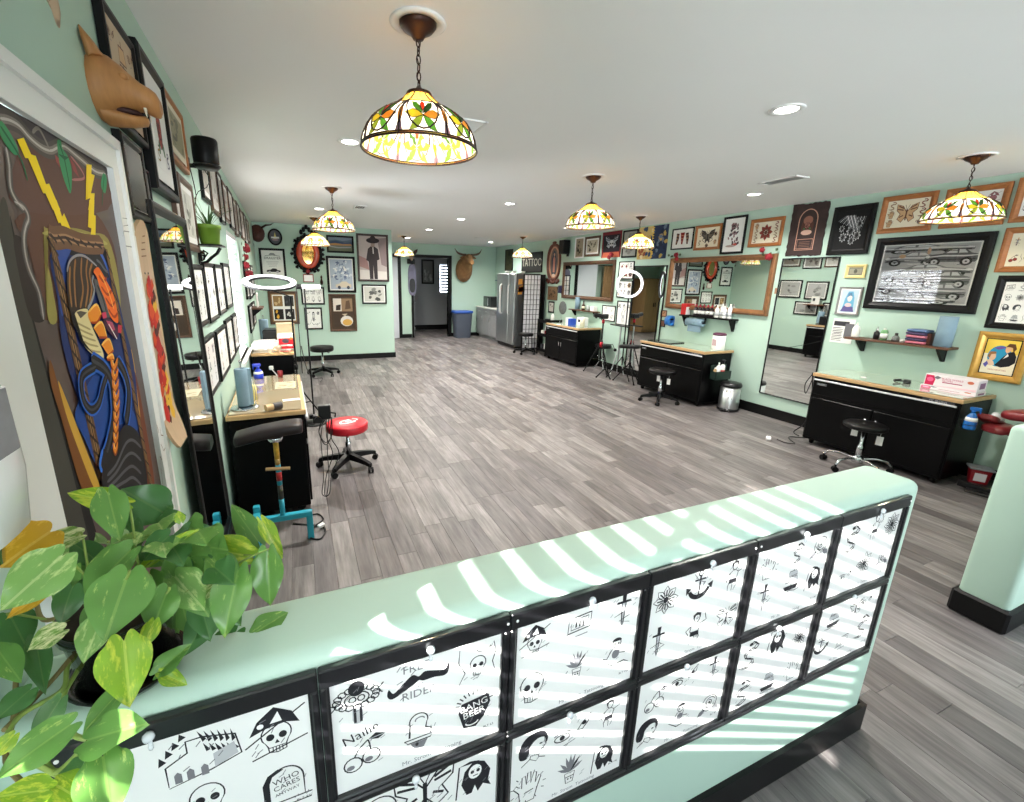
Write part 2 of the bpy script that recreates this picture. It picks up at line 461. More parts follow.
# left wall, a box along its own axis with two window openings and a doorway recess
LW = MB()
def lbox(mb, u0, u1, z0, z1, d0, d1, bev=0.0):
    """box in the left wall's frame: u along it, d out into the room"""
    P = lambda u, d, z: LEFT.o + LEFT.u * u + LEFT.n * d + Vector((0, 0, z))
    pts = [P(u, d, z) for z in (z0, z1) for u, d in ((u0, d0), (u1, d0), (u1, d1), (u0, d1))]
    mb.add(pts, [(0, 3, 2, 1), (4, 5, 6, 7), (0, 1, 5, 4), (1, 2, 6, 5), (2, 3, 7, 6), (3, 0, 4, 7)]); return mb
W1 = (-0.5, 0.49, 1.06, 2.14); W2 = (4.95, 6.1, 0.86, 2.15); DR = (1.03, 1.755, 0.0, 2.04)
us = [-2.4, W1[0], W1[1], DR[0], DR[1], W2[0], W2[1], 9.92]
for i in range(len(us) - 1):
    a, b = us[i], us[i + 1]
    if i == 1: spans = [(0, W1[2]), (W1[3], H)]
    elif i == 3: spans = [(DR[3], H)]
    elif i == 5: spans = [(0, W2[2]), (W2[3], H)]
    else: spans = [(0, H)]
    for z0, z1 in spans: lbox(LW, a, b, z0, z1, -0.14, 0)
lbox(LW, 10.02, 13.1, 0, H, -0.14, 0)
struct('wall_left', LW, M_WALL)
pw = MB(); pw.mm((-0.85, 9.8, 0), (1.935, 9.93, H)); struct('wall_partition', pw, M_WALL)
# back wall with its two doorways
D3 = (3.17, 4.24, 2.32); D2 = (2.05, 2.72, 2.32)
bw = MB()
for a, b, z0 in ((-1.0, D2[0], 0), (D2[0], D2[1], D2[2]), (D2[1], D3[0], 0), (D3[0], D3[1], D3[2]), (D3[1], XR, 0)): bw.mm((a, YB, z0), (b, YB + .12, H))
struct('wall_back', bw, M_WALL)
# the grey corridor behind the far doorway
M_GREY = mat('grey_corridor_paint', (170, 172, 176), rough=0.6, noise=(2, 0.02))
hw = MB(); [hw.mm((a_, YB + 2.05, c_), (b_, YB + 2.17, d_)) for a_, b_, c_, d_ in ((1.2, 4.58, 0, H), (4.92, XR, 0, H), (4.58, 4.92, 0, 1.24), (4.58, 4.92, 2.22, H))]; hw.mm((1.2, YB + .12, 0), (1.32, YB + 2.05, H)); struct('wall_corridor', hw, M_GREY)
hb = MB(); hb.mm((1.32, YB + 2.03, 0), (XR, YB + 2.05, .16)); struct('baseboard_corridor', hb, M_BASE)
# front wall behind the camera: unseen windows added and sized for daylight fill
fw = MB(); fw.mm((-1.0, YF - .12, 0), (XR, YF, 0.45)); fw.mm((-1.0, YF - .12, 2.4), (XR, YF, H))
for a, b in ((-1.0, -.15), (.75, 3.2), (4.2, 4.5), (5.65, XR)): fw.mm((a, YF - .12, .45), (b, YF, 2.4))
struct('wall_front', fw, M_WALL)
for k, (a, b) in enumerate(((-.15, .75), (3.2, 4.2), (4.5, 5.65))):
    wf = MB(); wf.use(M_WHITE)
    for p, q in (((a, .45), (b, .5)), ((a, 2.35), (b, 2.4)), ((a, .45), (a + .05, 2.4)), ((b - .05, .45), (b, 2.4))): wf.mm((p[0], YF - .09, p[1]), (q[0], YF - .03, q[1]))
    fr = struct('window_%d' % (k + 3 if k < 2 else 7), wf)
    g = MB(); g.mm((a + .05, YF - .065, .5), (b - .05, YF - .06, 2.35)); obj('pane', g, glass_mat(), fr)
    al = bpy.data.lights.new('portal', 'AREA'); al.shape = 'RECTANGLE'; al.size = b - a; al.size_y = 1.95; al.cycles.is_portal = True
    ao = bpy.data.objects.new('portal', al); COL.objects.link(ao); ao.location = ((a + b) / 2, YF - .1, 1.42); ao.rotation_euler = (PI / 2, 0, 0)

# --- blinds windows in the left wall
M_SLAT = mat('white_blind_slat', (244, 244, 242), rough=0.45, noise=(5, 0.01))
def blind_window(n, win, pitch, depth, tilt, cords, label=None):
    u0, u1, z0, z1 = win
    f = MB(); f.use(M_WHITE); t = 0.045
    for a, b, c_, d in ((u0, u1, z0, z0 + t), (u0, u1, z1 - t, z1), (u0, u0 + t, z0 + t, z1 - t), (u1 - t, u1, z0 + t, z1 - t)): lbox(f, a, b, c_, d, -0.14, -0.08)
    fo = struct('window_%d' % n, f)
    g = MB(); lbox(g, u0 + t, u1 - t, z0 + t, z1 - t, -0.115, -0.111); obj('pane', g, glass_mat(), fo)
    s = MB(); lbox(s, u0 - .02, u1 + .02, z0 - .03, z0, -0.08, 0.035); obj('window_sill', s, M_WHITE, fo)
    h = MB(); lbox(h, u0 + .004, u1 - .004, z1 - .05, z1 - .004, -0.075, -0.01); obj('head_rail', h, M_SLAT, fo)
    nsl = int((z1 - z0 - .08) / pitch)
    base = MB(); base.use(M_SLAT)
    hw_, L_ = depth / 2, (u1 - u0 - .012) / 2
    base.add([(-L_, -hw_, 0), (L_, -hw_, 0), (L_, 0, .004), (L_, hw_, 0), (-L_, hw_, 0), (-L_, 0, .004),
              (-L_, -hw_, -.002), (L_, -hw_, -.002), (L_, 0, .002), (L_, hw_, -.002), (-L_, hw_, -.002), (-L_, 0, .002)],
             [(0, 1, 2, 5), (5, 2, 3, 4), (7, 6, 11, 8), (8, 11, 10, 9), (0, 6, 7, 1), (4, 3, 9, 10), (1, 7, 8, 2), (2, 8, 9, 3), (0, 5, 11, 6), (5, 4, 10, 11)])
    me = base.mesh('slat')
    for i in range(nsl):
        z = z1 - .07 - i * pitch
        p = LEFT.p((u0 + u1) / 2, z, -0.043)
        obj('slat', me, parent=fo, loc=p, rot=(tilt, 0, LEFT.th))
    for k, cu in enumerate(cords):
        cw = cords[cu]; q = MB(); lbox(q, cu - cw / 2, cu + cw / 2, z0 + .01, z1 - .05, -0.078, -0.0745); obj('ladder_tape', q, M_SLAT, fo)
    br = MB(); lbox(br, u0 + .01, u1 - .01, z0 + .006, z0 + .022, -0.06, -0.02); obj('bottom_rail', br, M_SLAT, fo)
    al = bpy.data.lights.new('portal', 'AREA'); al.shape = 'RECTANGLE'; al.size = u1 - u0; al.size_y = z1 - z0; al.cycles.is_portal = True
    ao = bpy.data.objects.new('portal', al); COL.objects.link(ao); ao.location = LEFT.p((u0 + u1) / 2, (z0 + z1) / 2, -0.18); ao.rotation_euler = (PI / 2, 0, LEFT.th + PI)
    return fo
blind_window(1, W1, 0.055, 0.05, math.radians(-20), {0.08: 0.045})
blind_window(2, W2, 0.055, 0.05, math.radians(-30), {5.25: 0.02, 5.8: 0.02})

# --- half wall with the flash sheets, and its twin on the right
def half_wall(name, x0, x1, y0, y1, z1):
    m = MB(); m.mm((x0, y0, 0), (x1, y1, z1))
    o = struct(name, m, M_WALL)
    bv = o.modifiers.new('round', 'BEVEL'); bv.width = 0.03; bv.segments = 4; bv.limit_method = 'ANGLE'
    for p in o.data.polygons: p.use_smooth = True
    b = MB()
    b.mm((x0, y0 - .016, 0.0), (x1 + .014, y0, .125)); b.mm((x0, y1, 0.0), (x1 + .014, y1 + .016, .125))
    return o, b
HWALL_T = 1.082
hw1, b1 = half_wall('wall_half_left', lx(.8) + .002, 1.95, PONY_F, 0.878, HWALL_T)
b1.mm((1.95, PONY_F, 0), (1.964, .878, .125)); struct('baseboard_half_left', b1, M_BASE)
m = MB(); m.mm((3.232, .72, 0), (XR, .915, HWALL_T)); o = struct('wall_half_right', m, M_WALL)
bv = o.modifiers.new('round', 'BEVEL'); bv.width = 0.03; bv.segments = 4
for p in o.data.polygons: p.use_smooth = True
b = MB(); b.box(((3.216 + XR) / 2, .8175, .0675), (XR - 3.216, .227, .135), .012); struct('baseboard_half_right', b, M_BASE)

# --- baseboards
b = MB(); b.mm((XR - .016, .93, 0), (XR, YB, .13)); struct('baseboard_right', b, M_BASE)
b = MB(); b.mm((lx(9.8) + .01, 9.784, 0), (1.951, 9.8, .11)); b.mm((1.935, 9.8, 0), (1.951, 9.93, .11)); struct('baseboard_partition', b, M_BASE)
b = MB(); b.mm((2.78, YB - .016, 0), (3.09, YB, .11)); b.mm((4.32, YB - .016, 0), (XR - .02, YB, .11)); struct('baseboard_back', b, M_BASE)
b = MB()
for a, c_ in ((-2.2, .9), (1.84, 9.75)): lbox(b, a, c_, 0, .12, 0, .015)
struct('baseboard_left', b, M_BASE)
# black trim round the far doorways
t = MB()
for x0, x1, z1 in ((D3[0], D3[1], D3[2]),):
    t.mm((x0 - .07, YB - .02, 0), (x0, YB + .13, z1 + .08)); t.mm((x1, YB - .02, 0), (x1 + .1, YB + .13, z1 + .08)); t.mm((x0, YB - .02, z1), (x1, YB + .13, z1 + .08))
struct('trim_1', t, M_BASE)
t = MB()
x0, x1, z1 = D2
t.mm((x0 - .07, YB - .02, 0), (x0, YB + .13, z1 + .08)); t.mm((x1, YB - .02, 0), (x1 + .09, YB + .13, z1 + .08)); t.mm((x0, YB - .02, z1), (x1, YB + .13, z1 + .08))
struct('trim_2', t, M_BASE)
def door_leaf(n, hinge, w, h, ang, m):
    d = MB(); d.use(m); d.box((w / 2, 0, h / 2 + .01), (w, .036, h), .003)
    for zc, hh in ((h * .28, h * .36), (h * .72, h * .38)):
        for s_ in (-1, 1): d.box((w / 2, s_ * .019, zc), (w * .66, .006, hh), .003)
    o = struct('door_%d' % n, d); o.location = hinge; o.rotation_euler = (0, 0, ang)
    k = MB(); k.lathe([(.004, 0), (.012, 0), (.012, .03), (.028, .04), (.03, .055), (.018, .07), (.001, .072)], (w - .06, .02, .98), 12, 'y')
    k.lathe([(.004, 0), (.012, 0), (.012, -.03), (.028, -.04), (.03, -.055), (.018, -.07), (.001, -.072)], (w - .06, -.02, .98), 12, 'y')
    obj('door_knob', k, M_CHROME, o)
    for zc in (.25, h / 2, h - .25):
        q = MB(); q.cyl((0, -.024, zc - .045), (0, -.024, zc + .045), .008, n=8); obj('hinge', q, M_STEEL, o)
    return o
M_DOORW = mat('white_door_paint', (216, 222, 228), rough=0.4, noise=(3, 0.02))
door_leaf(2, (D2[1] - .02, YB - .03, 0), .62, 2.28, math.radians(218), M_DOORW)
door_leaf(3, (D3[0] + .03, YB + .15, 0), .9, 2.28, math.radians(78), mat('grey_door_paint', (186, 190, 196), rough=0.4, noise=(3, 0.02)))

# small barred window at the end of the corridor
wf = MB(); wf.use(M_WHITE)
for a, b in (((4.58, 1.24), (4.92, 1.28)), ((4.58, 2.18), (4.92, 2.22)), ((4.58, 1.28), (4.62, 2.18)), ((4.88, 1.28), (4.92, 2.18))): wf.mm((a[0], YB + 2.07, a[1]), (b[0], YB + 2.11, b[1]))
WF = struct('window_6', wf)
g = MB(); g.mm((4.62, YB + 2.09, 1.28), (4.88, YB + 2.094, 2.18)); obj('pane', g, glass_mat(), WF)
for k in range(9): b = MB(); b.mm((4.62, YB + 2.03, 1.31 + k * .1), (4.88, YB + 2.035, 1.375 + k * .1)); obj('slat', b, mat('blue_grey_slat', (150, 164, 186), rough=.5, noise=(5, .05)), WF)
b = MB(); b.mm((4.74, YB + 2.063, 1.28), (4.755, YB + 2.073, 2.18)); obj('bar', b, M_WHITE, WF)
# ================================================================ ceiling fixtures
def downlight(x, y, label):
    t = thing('recessed_downlight', label, 'light', (x, y, H), group=None)
    m = MB(); m.lathe([(.058, 0), (.09, 0), (.092, -.004), (.088, -.008), (.06, -.006), (.058, 0)], n=24, caps=False); obj('trim_ring', m, M_WHITE, t)
    m = MB(); m.lathe([(.001, -.002), (.058, -.002), (.058, -.004), (.001, -.004)], n=24); obj('lens', m, mat('lit_downlight_lens', (255, 250, 240), emis=14.0, rough=0.4), t)
    l = bpy.data.lights.new('downlight_beam', 'AREA'); l.shape = 'DISK'; l.size = .11; l.energy = DOWNLIGHT_W; l.color = (1, .96, .9); l.spread = math.radians(150)
    lo = bpy.data.objects.new('downlight_beam', l); COL.objects.link(lo); lo.parent = t; lo.location = (0, 0, -.012)
    return t
DL = [(2.66, 1.95, 'round recessed downlight nearest the camera, high in the right part of the ceiling'),
      (.45, 3.73, 'round recessed downlight just behind the nearest stained glass pendant'),
      (4.76, 3.71, 'round recessed downlight near the right wall, above the long framed mirror'),
      (2.67, 5.6, 'round recessed downlight in mid ceiling, left of the big middle pendant'),
      (.40, 7.4, 'round recessed downlight hidden among the pendants of the left row'),
      (2.63, 7.38, 'round recessed downlight in the middle row, third from the camera'),
      (4.8, 7.5, 'round recessed downlight behind the two pendants by the right wall'),
      (2.6, 9.25, 'round recessed downlight in the middle row, fourth from the camera'),
      (4.87, 11.3, 'round recessed downlight over the refrigerator, right of the mounted horned head'),
      (2.65, 11.4, 'round recessed downlight at the far end, in front of the pale open door')]
for a in DL: downlight(*a)
# vents
def vent(x, y, sx, sy, rz, label):
    t = thing('ceiling_vent', label, 'vent', (x, y, H), rz)
    m = MB()
    for c_, d in (((0, sy / 2, -.005), (sx, .02, .01)), ((0, -sy / 2, -.005), (sx, .02, .01)), ((sx / 2, 0, -.005), (.02, sy + .02, .01)), ((-sx / 2, 0, -.005), (.02, sy + .02, .01))): m.box(c_, d)
    obj('frame', m, M_WHITE, t)
    m = MB(); m.box((0, 0, -.001), (sx - .02, sy - .02, .001)); obj('backing', m, mat('vent_shadow', (60, 60, 60), rough=.8, noise=(5, .05)), t)
    sl_ = MB(); sl_.add([(-sx / 2 + .01, -.008, -.001), (sx / 2 - .01, -.008, -.001), (sx / 2 - .01, .006, -.009), (-sx / 2 + .01, .006, -.009), (-sx / 2 + .01, -.007, -.0005), (sx / 2 - .01, -.007, -.0005), (sx / 2 - .01, .007, -.0085), (-sx / 2 + .01, .007, -.0085)], [(0, 1, 2, 3), (4, 7, 6, 5), (0, 4, 5, 1), (3, 2, 6, 7), (0, 3, 7, 4), (1, 5, 6, 2)])
    sl_.use(M_WHITE); me = sl_.mesh('louvre')
    for i in range(int(sy / .02) - 1): obj('louvre', me, parent=t, loc=(0, -sy / 2 + .02 + i * .02, 0))
vent(4.36, 3.12, .36, .16, PI / 2, 'white slotted ceiling vent near the right wall')
vent(.93, 6.92, .3, .15, PI / 2, 'white slotted ceiling vent right of the left row of pendants')
vent(1.02, 3.0, .36, .2, 0, 'white slotted ceiling vent behind the nearest pendant shade')
vent(4.2, 10.3, .3, .15, 0, 'far white ceiling vent in front of the refrigerator lamp')

# stained glass pendants
LEADM = mat('dark_lead_came', (46, 32, 30), rough=0.4, metal=0.6, noise=(30, .1))
G_AMB, G_WHT, G_GRN, G_DGR, G_LIM, G_YEL, G_ORG, G_PUR, G_RED, G_BRN = [stained(c_) for c_ in
    ((240, 160, 60), (250, 247, 236), (104, 156, 60), (58, 92, 44), (176, 190, 74), (246, 204, 60), (236, 130, 44), (142, 112, 134), (206, 74, 40), (150, 88, 60))]
SH = [(.047, .205), (.078, .172), (.125, .146), (.168, .122), (.203, .090), (.225, .050), (.235, .012), (.237, 0.0)]
def shade_pt(a, t, off=0.0):
    t = max(0, min(1, t)) * (len(SH) - 1); i = min(int(t), len(SH) - 2); f = t - i
    r_ = SH[i][0] * (1 - f) + SH[i + 1][0] * f + off; z = SH[i][1] * (1 - f) + SH[i + 1][1] * f + off * .4
    return (r_ * math.cos(a), r_ * math.sin(a), z)
def densify(poly, k=3):
    out = []
    n = len(poly)
    for i in range(n):
        a, b = poly[i], poly[(i + 1) % n]
        for j in range(k): out.append((a[0] + (b[0] - a[0]) * j / k, a[1] + (b[1] - a[1]) * j / k))
    return out
NS = 8; SA = 2 * PI / NS
def leafp(x0, y0, x1, y1, w):
    dx, dy = x1 - x0, y1 - y0; l = math.hypot(dx, dy); nx, ny = -dy / l * w, dx / l * w
    return [(x0, y0), (x0 + dx * .3 + nx * .8, y0 + dy * .3 + ny * .8), (x0 + dx * .6 + nx, y0 + dy * .6 + ny), (x1, y1), (x0 + dx * .6 - nx, y0 + dy * .6 - ny), (x0 + dx * .3 - nx * .8, y0 + dy * .3 - ny * .8)]
# one sector in (0..1 across, t down): ground panes first, then the leaded leaves a hair proud of them
PANES = [(G_AMB, [(0, 0), (.5, 0), (.5, .31), (0, .31)], 0), (G_AMB, [(.5, 0), (1, 0), (1, .31), (.5, .31)], 0),
         (G_WHT, [(0, .32), (.33, .32), (.33, .9), (0, .9)], 0), (G_WHT, [(.33, .32), (.67, .32), (.67, .9), (.33, .9)], 0), (G_WHT, [(.67, .32), (1, .32), (1, .9), (.67, .9)], 0),
         (G_ORG, [(0, .89), (.5, .89), (.5, 1), (0, 1)], 0), (G_YEL, [(.5, .89), (1, .89), (1, 1), (.5, 1)], 0),
         (G_GRN, leafp(.5, .63, .2, .38, .062), 1), (G_DGR, leafp(.5, .63, .8, .38, .062), 1), (G_YEL, leafp(.5, .65, .1, .62, .062), 1), (G_AMB, leafp(.5, .65, .9, .62, .062), 1),
         (G_LIM, leafp(.5, .66, .22, .87, .062), 1), (G_GRN, leafp(.5, .66, .78, .87, .062), 1), (G_RED, leafp(.5, .6, .5, .35, .06), 1),
         (G_PUR, [(-.07, .34), (.07, .34), (.02, .48), (.02, .74), (.07, .88), (-.07, .88), (-.02, .74), (-.02, .48)], 1), (G_ORG, leafp(0, .45, 0, .8, .05), 2)]
def pane_mesh(mb, poly, lvl, s0, thick=.003):
    q = densify(poly, 3); off = .0012 * lvl
    cx = sum(p[0] for p in q) / len(q); cy = sum(p[1] for p in q) / len(q)
    f = lambda p, o: shade_pt((s0 + p[0]) * SA, p[1], o)
    n = len(q); V_ = [f(p, off) for p in q] + [f(((p[0] + cx) / 2, (p[1] + cy) / 2), off + .0004) for p in q] + [f((cx, cy), off + .0005)]
    F_ = [(i, (i + 1) % n, n + (i + 1) % n, n + i) for i in range(n)] + [(n + i, n + (i + 1) % n, 2 * n) for i in range(n)]
    mb.add(V_, F_, True)
    if lvl:
        f2 = lambda p, o: shade_pt((s0 + p[0]) * SA, p[1], o)
        mb.add([f2(p, -off) for p in q] + [f2(((p[0] + cx) / 2, (p[1] + cy) / 2), -off - .0004) for p in q] + [f2((cx, cy), -off - .0005)], F_, True)
    return mb
def lead_mesh(full=True):
    m = MB(); m.use(LEADM)
    for k in range(NS):
        m.tube([shade_pt(k * SA, t / 10, .001) for t in range(11)], .0032, 6)
        if full:
            for c_, p, lvl in PANES[2:]:
                q = densify(p, 2 if lvl else 3)
                if lvl: m.tube([shade_pt((k + x) * SA, y_, .0012 * lvl + .0005) for x, y_ in q], .0014, 4, closed=True)
            m.tube([shade_pt((k + .5) * SA, t / 30, .001) for t in range(10)], .0016, 5)
            m.tube([shade_pt((k + .08 + .84 * (1 - math.cos(i * PI / 10)) / 2) * SA, .34 + .5 * math.sin(i * PI / 10), .002) for i in range(11)], .0034, 5)
    for t, r_ in ((0, .005), (.315, .0026), (.905, .003), (1, .0042)):
        m.tube([shade_pt(2 * PI * i / 48, t, .001) for i in range(48)], r_, 6, closed=True)
    return m
def pendant(x, y, label, detail, spin=0.0, drop=.46, power=1.0):
    zr = H - drop
    t = thing('stained_glass_pendant', label, 'pendant lamp', (x, y, H), spin)
    m = MB(); m.lathe([(.001, -.062), (.02, -.06), (.03, -.045), (.06, -.028), (.072, -.014), (.073, 0), (.001, 0)], n=24); obj('canopy', m, M_BRONZE, t)
    m = MB(); m.lathe([(.076, 0), (.105, 0), (.112, -.006), (.1, -.012), (.076, -.009), (.076, 0)], n=28, caps=False); obj('ceiling_rose', m, M_WHITE, t)
    top = drop - .205 - .03
    nl = max(4, int((top - .065) / .026)); link = MB(); link.use(M_BRONZE)
    link.tube([(.0085 * math.cos(a), 0, .0175 * math.sin(a)) for a in [2 * PI * i / 10 for i in range(10)]], .0026, 5, closed=True); lm = link.mesh('chain_link')
    for i in range(nl): obj('chain_link', lm, parent=t, loc=(0, 0, -.07 - (top - .078) * i / (nl - 1)), rot=(0, 0, (i % 2) * PI / 2))
    m = MB(); m.tube([(.006 * math.sin(i * 1.3), .006 * math.cos(i * 1.3), -.06 - (top - .05) * i / 12) for i in range(13)], .0022, 5); obj('cord', m, M_BRONZE, t)
    zz = -drop
    m = MB(); m.lathe([(.001, zz + .238), (.008, zz + .238), (.014, zz + .228), (.05, zz + .214), (.054, zz + .204), (.001, zz + .204)], n=20); obj('shade_cap', m, M_BRONZE, t)
    sh = obj('shade', MESH_LEAD[1 if detail else 0], parent=t, loc=(0, 0, zz))
    if detail:
        for k in range(NS):
            for j, me in enumerate(MESH_PANE): obj('pane', me, parent=sh, rot=(0, 0, k * SA))
    else:
        obj('panes', MESH_ALLP, parent=sh, kind='stuff')
    m = MB(); m.lathe([(.001, .2), (.016, .2), (.016, .14), (.001, .14)], (0, 0, zz), n=10); obj('socket', m, M_BRONZE, t)
    m = MB(); m.ell((0, 0, zz + .105), (.026, .026, .032), 10, 8); obj('bulb', m, mat('lit_warm_bulb', (255, 226, 178), emis=18.0), t)
    l = bpy.data.lights.new('bulb_glow', 'POINT'); l.energy = PENDANT_W * power; l.color = (1, .84, .6); l.shadow_soft_size = .034
    lo = bpy.data.objects.new('bulb_glow', l); COL.objects.link(lo); lo.parent = t; lo.location = (0, 0, zz + .06)
    return t
MESH_LEAD = [lead_mesh(False).mesh('shade'), lead_mesh(True).mesh('shade')]
MESH_PANE = []
for c_, p, lvl in PANES:
    mb = MB(); mb.use(c_); pane_mesh(mb, p, lvl, 0); MESH_PANE.append(mb.mesh('pane'))
_mb = MB()
for k in range(NS):
    for c_, p, lvl in PANES: _mb.use(c_); pane_mesh(_mb, p, lvl, k)
MESH_ALLP = _mb.mesh('panes')
pendant(.52, 1.978, 'large stained glass pendant nearest the camera, hanging below the dark round ceiling mount', True, .2)
pendant(.45, 5.62, 'stained glass pendant in the left row, before the framed pictures on the partition', True, .1)
pendant(.36, 8.5, 'small stained glass pendant in front of the black ornate heart mirror', False)
pendant(2.69, 3.81, 'stained glass pendant in mid room, left of the far right lamps', True, .5)
pendant(4.88, 5.63, 'stained glass pendant in front of the colourful tapestry on the right wall', False, .3)
pendant(4.88, 9.47, 'farthest stained glass pendant on the right, by the refrigerator and white screen', False)
pendant(4.8, 1.944, 'stained glass pendant at the right edge, in front of the oak framed flash sheets', True, .35)
pendant(2.45, 10.9, 'dim stained glass pendant at the far end, beside the partition corner', False)
# ================================================================ drawn motifs (unit box -1..1), used for the flash sheets and the framed prints
K = (34, 34, 38); GY = (120, 120, 124); LG = (186, 188, 190)
def m_skull(A, k=K, f=None, w=.06):
    if f: A.fill(arc(0, .2, .62, .65), f)
    A.line(arc(0, .2, .62, .65, -35, 215), w, k); A.line([(-.5, -.15), (-.38, -.45), (-.36, -.75), (0, -.85), (.36, -.75), (.38, -.45), (.5, -.15)], w, k)
    A.fill(arc(-.26, .08, .17, .19), k); A.fill(arc(.26, .08, .17, .19), k); A.fill([(0, -.1), (-.1, -.32), (.1, -.32)], k)
    for x in (-.2, -.07, .07, .2): A.line([(x, -.5), (x, -.78)], w * .7, k)
    A.line([(-.35, -.5), (.35, -.5)], w * .7, k)
def m_pirate(A, k=K, f=None, w=.06):
    A.line([(-.9, -.35), (.9, .75)], .05, k); A.line([(.9, -.5), (-.75, -.9)], .05, k)
    c = A.st; A.at(c[0], c[1] - .25 * c[3], c[2] * .7, c[3] * .7, c[4]); m_skull(A, k, f, w)
    A.at(*c); A.fill([(-.75, .05), (-.5, .55), (0, .95), (.5, .6), (.7, .1), (.3, .25), (-.3, .2)], k)
    A.fill([(-.15, .35), (.1, .75), (.2, .35)], (235, 235, 232)); A.fill(arc(-.42, .35, .1, .1, n=8), (235, 235, 232))
def m_tomb(A, k=K, f=None, w=.06):
    A.fill([(-.7, -.75), (-.7, .3), (-.5, .7), (-.15, .88), (.05, .8), (-.35, .6), (-.5, .2), (-.5, -.75)], k)
    A.line([(-.5, -.7), (-.5, .2)] + arc(.1, .2, .6, .68, 180, 0) + [(.7, -.7)], w, k)
    A.line([(-.95, -.72), (.95, -.72), (.9, -.98), (-.9, -.98)], w, k, True)
def round_off(P):
    out = []; n = len(P)
    for i in range(n):
        p0, p1, p2, p3 = P[i - 1], P[i], P[(i + 1) % n], P[(i + 2) % n]
        for q in range(4):
            f = q / 4; out.append(tuple(.5 * ((2 * p1[j]) + (p2[j] - p0[j]) * f + (2 * p0[j] - 5 * p1[j] + 4 * p2[j] - p3[j]) * f * f + (3 * p1[j] - p0[j] - 3 * p2[j] + p3[j]) * f ** 3) for j in (0, 1)))
    return out
def m_moust(A, k=K, f=None, w=.06):
    A.fill(round_off([(-1, -.3), (-.95, -.05), (-.8, -.25), (-.5, 0), (-.2, .22), (0, .1), (.2, .22), (.55, .12), (.85, .05), (.98, .25), (1, .0), (.85, -.18), (.5, -.12), (.15, -.12), (0, -.05), (-.15, -.15), (-.5, -.32), (-.85, -.45)]), k)
def m_cherry(A, k=K, f=None, w=.06):
    for x, y in ((-.35, -.5), (.35, -.35)):
        if f: A.fill(arc(x, y, .34, .34), f)
        A.line(arc(x, y, .34, .34), w, k, True); A.fill(arc(x - .1, y - .12, .16, .12, n=8), GY if not f else k)
    A.line([(-.3, -.18), (-.1, .2), (.25, .5)], w, k); A.line([(.33, -.02), (.3, .3), (.25, .5)], w, k)
    A.fill([(.25, .5), (.55, .72), (.95, .55), (.65, .38)], k); A.line([(.25, .5), (.95, .55)], w * .6, LG)
def m_butterfly(A, k=K, f=None, w=.06):
    for s in (-1, 1):
        p = [(0, .1), (s * .4, .65), (s * .95, .85), (s * .9, .3), (s * .55, 0), (s * .75, -.45), (s * .35, -.75), (0, -.25)]
        if f: A.fill(p, f)
        A.line(p, w, k, True)
        for a, b in (((.3, .45), (.8, .7)), ((.3, .3), (.85, .42)), ((.25, -.15), (.6, -.3))): A.line([(s * a[0], a[1]), (s * b[0], b[1])], w * 1.7, k)
    A.fill([(-.07, .35), (.07, .35), (.06, -.6), (-.06, -.6)], k); A.line([(0, .3), (-.2, .75)], w * .6, k); A.line([(0, .3), (.2, .75)], w * .6, k)
def m_reaper(A, k=K, f=None, w=.06):
    A.fill([(-.35, -.9), (-.6, -.2), (-.45, .5), (0, .95), (.5, .7), (.8, .1), (.7, -.5), (.85, -.9), (.45, -.6), (.2, -.95), (.05, -.5), (-.1, -.9)], k)
    A.fill(arc(.05, .3, .32, .4), (238, 238, 235)); A.fill(arc(-.08, .32, .09, .1, n=8), k); A.fill(arc(.2, .32, .09, .1, n=8), k); A.line([(-.05, .08), (.2, .08)], .05, k)
    A.line([(-.85, -.95), (-.7, .9)], .07, k); A.fill([(-.7, .9), (-.2, 1), (.3, .85), (-.25, .85)], k)
def m_bob(A, k=K, f=None, w=.06):
    A.fill(round_off([(-.8, -.4), (-.85, .2), (-.55, .75), (0, .95), (.5, .8), (.7, .35), (.6, .05), (.5, .45), (.1, .5), (-.25, .2), (-.3, -.2), (-.45, -.5)]), k)
    A.line([(.5, .45), (.55, .1), (.62, 0), (.5, -.1), (.45, -.35), (.2, -.5), (-.2, -.4)], w * .8, k); A.fill(arc(.32, .15, .09, .05, n=8), k); A.fill(arc(.38, -.2, .1, .05, n=8), k)
    A.line([(-.2, -.4), (-.25, -.6), (-.7, -.9)], w * .8, k); A.line([(.2, -.5), (.25, -.65), (.6, -.8)], w * .8, k); A.line([(-.25, -.6), (.1, -.85), (.25, -.65)], w * .6, k)
def m_plant(A, k=K, f=None, w=.05):
    for a in (20, 45, 70, 90, 112, 140, 160):
        x, y = math.cos(math.radians(a)), math.sin(math.radians(a))
        A.fill(leafp(0, -.25, x * .8, -.2 + y * 1.1, .09), k if a % 2 else GY)
    A.line([(-.3, -.3), (.3, -.3), (.2, -.95), (-.2, -.95)], w, k, True); A.line([(-.26, -.55), (.26, -.55)], w, k)
    A.fill(arc(-.08, -.7, .05, .07, n=6), k); A.fill(arc(.1, -.7, .05, .07, n=6), k)
def m_eyes(A, k=K, f=None, w=.06):
    A.line(arc(-.5, 0, .4, .2), w, k, True); A.fill(arc(-.5, 0, .14, .15, n=8), k); A.line(arc(-.5, .12, .45, .2, 20, 160), w, k)
    A.line([(.3, .1), (.5, .4), (.95, .8), (.85, .4), (.55, .05)], w, k, True); A.fill(arc(.62, .38, .13, .12, n=8), k); A.line([(-.4, -.5), (.2, -.35)], w * .7, GY)
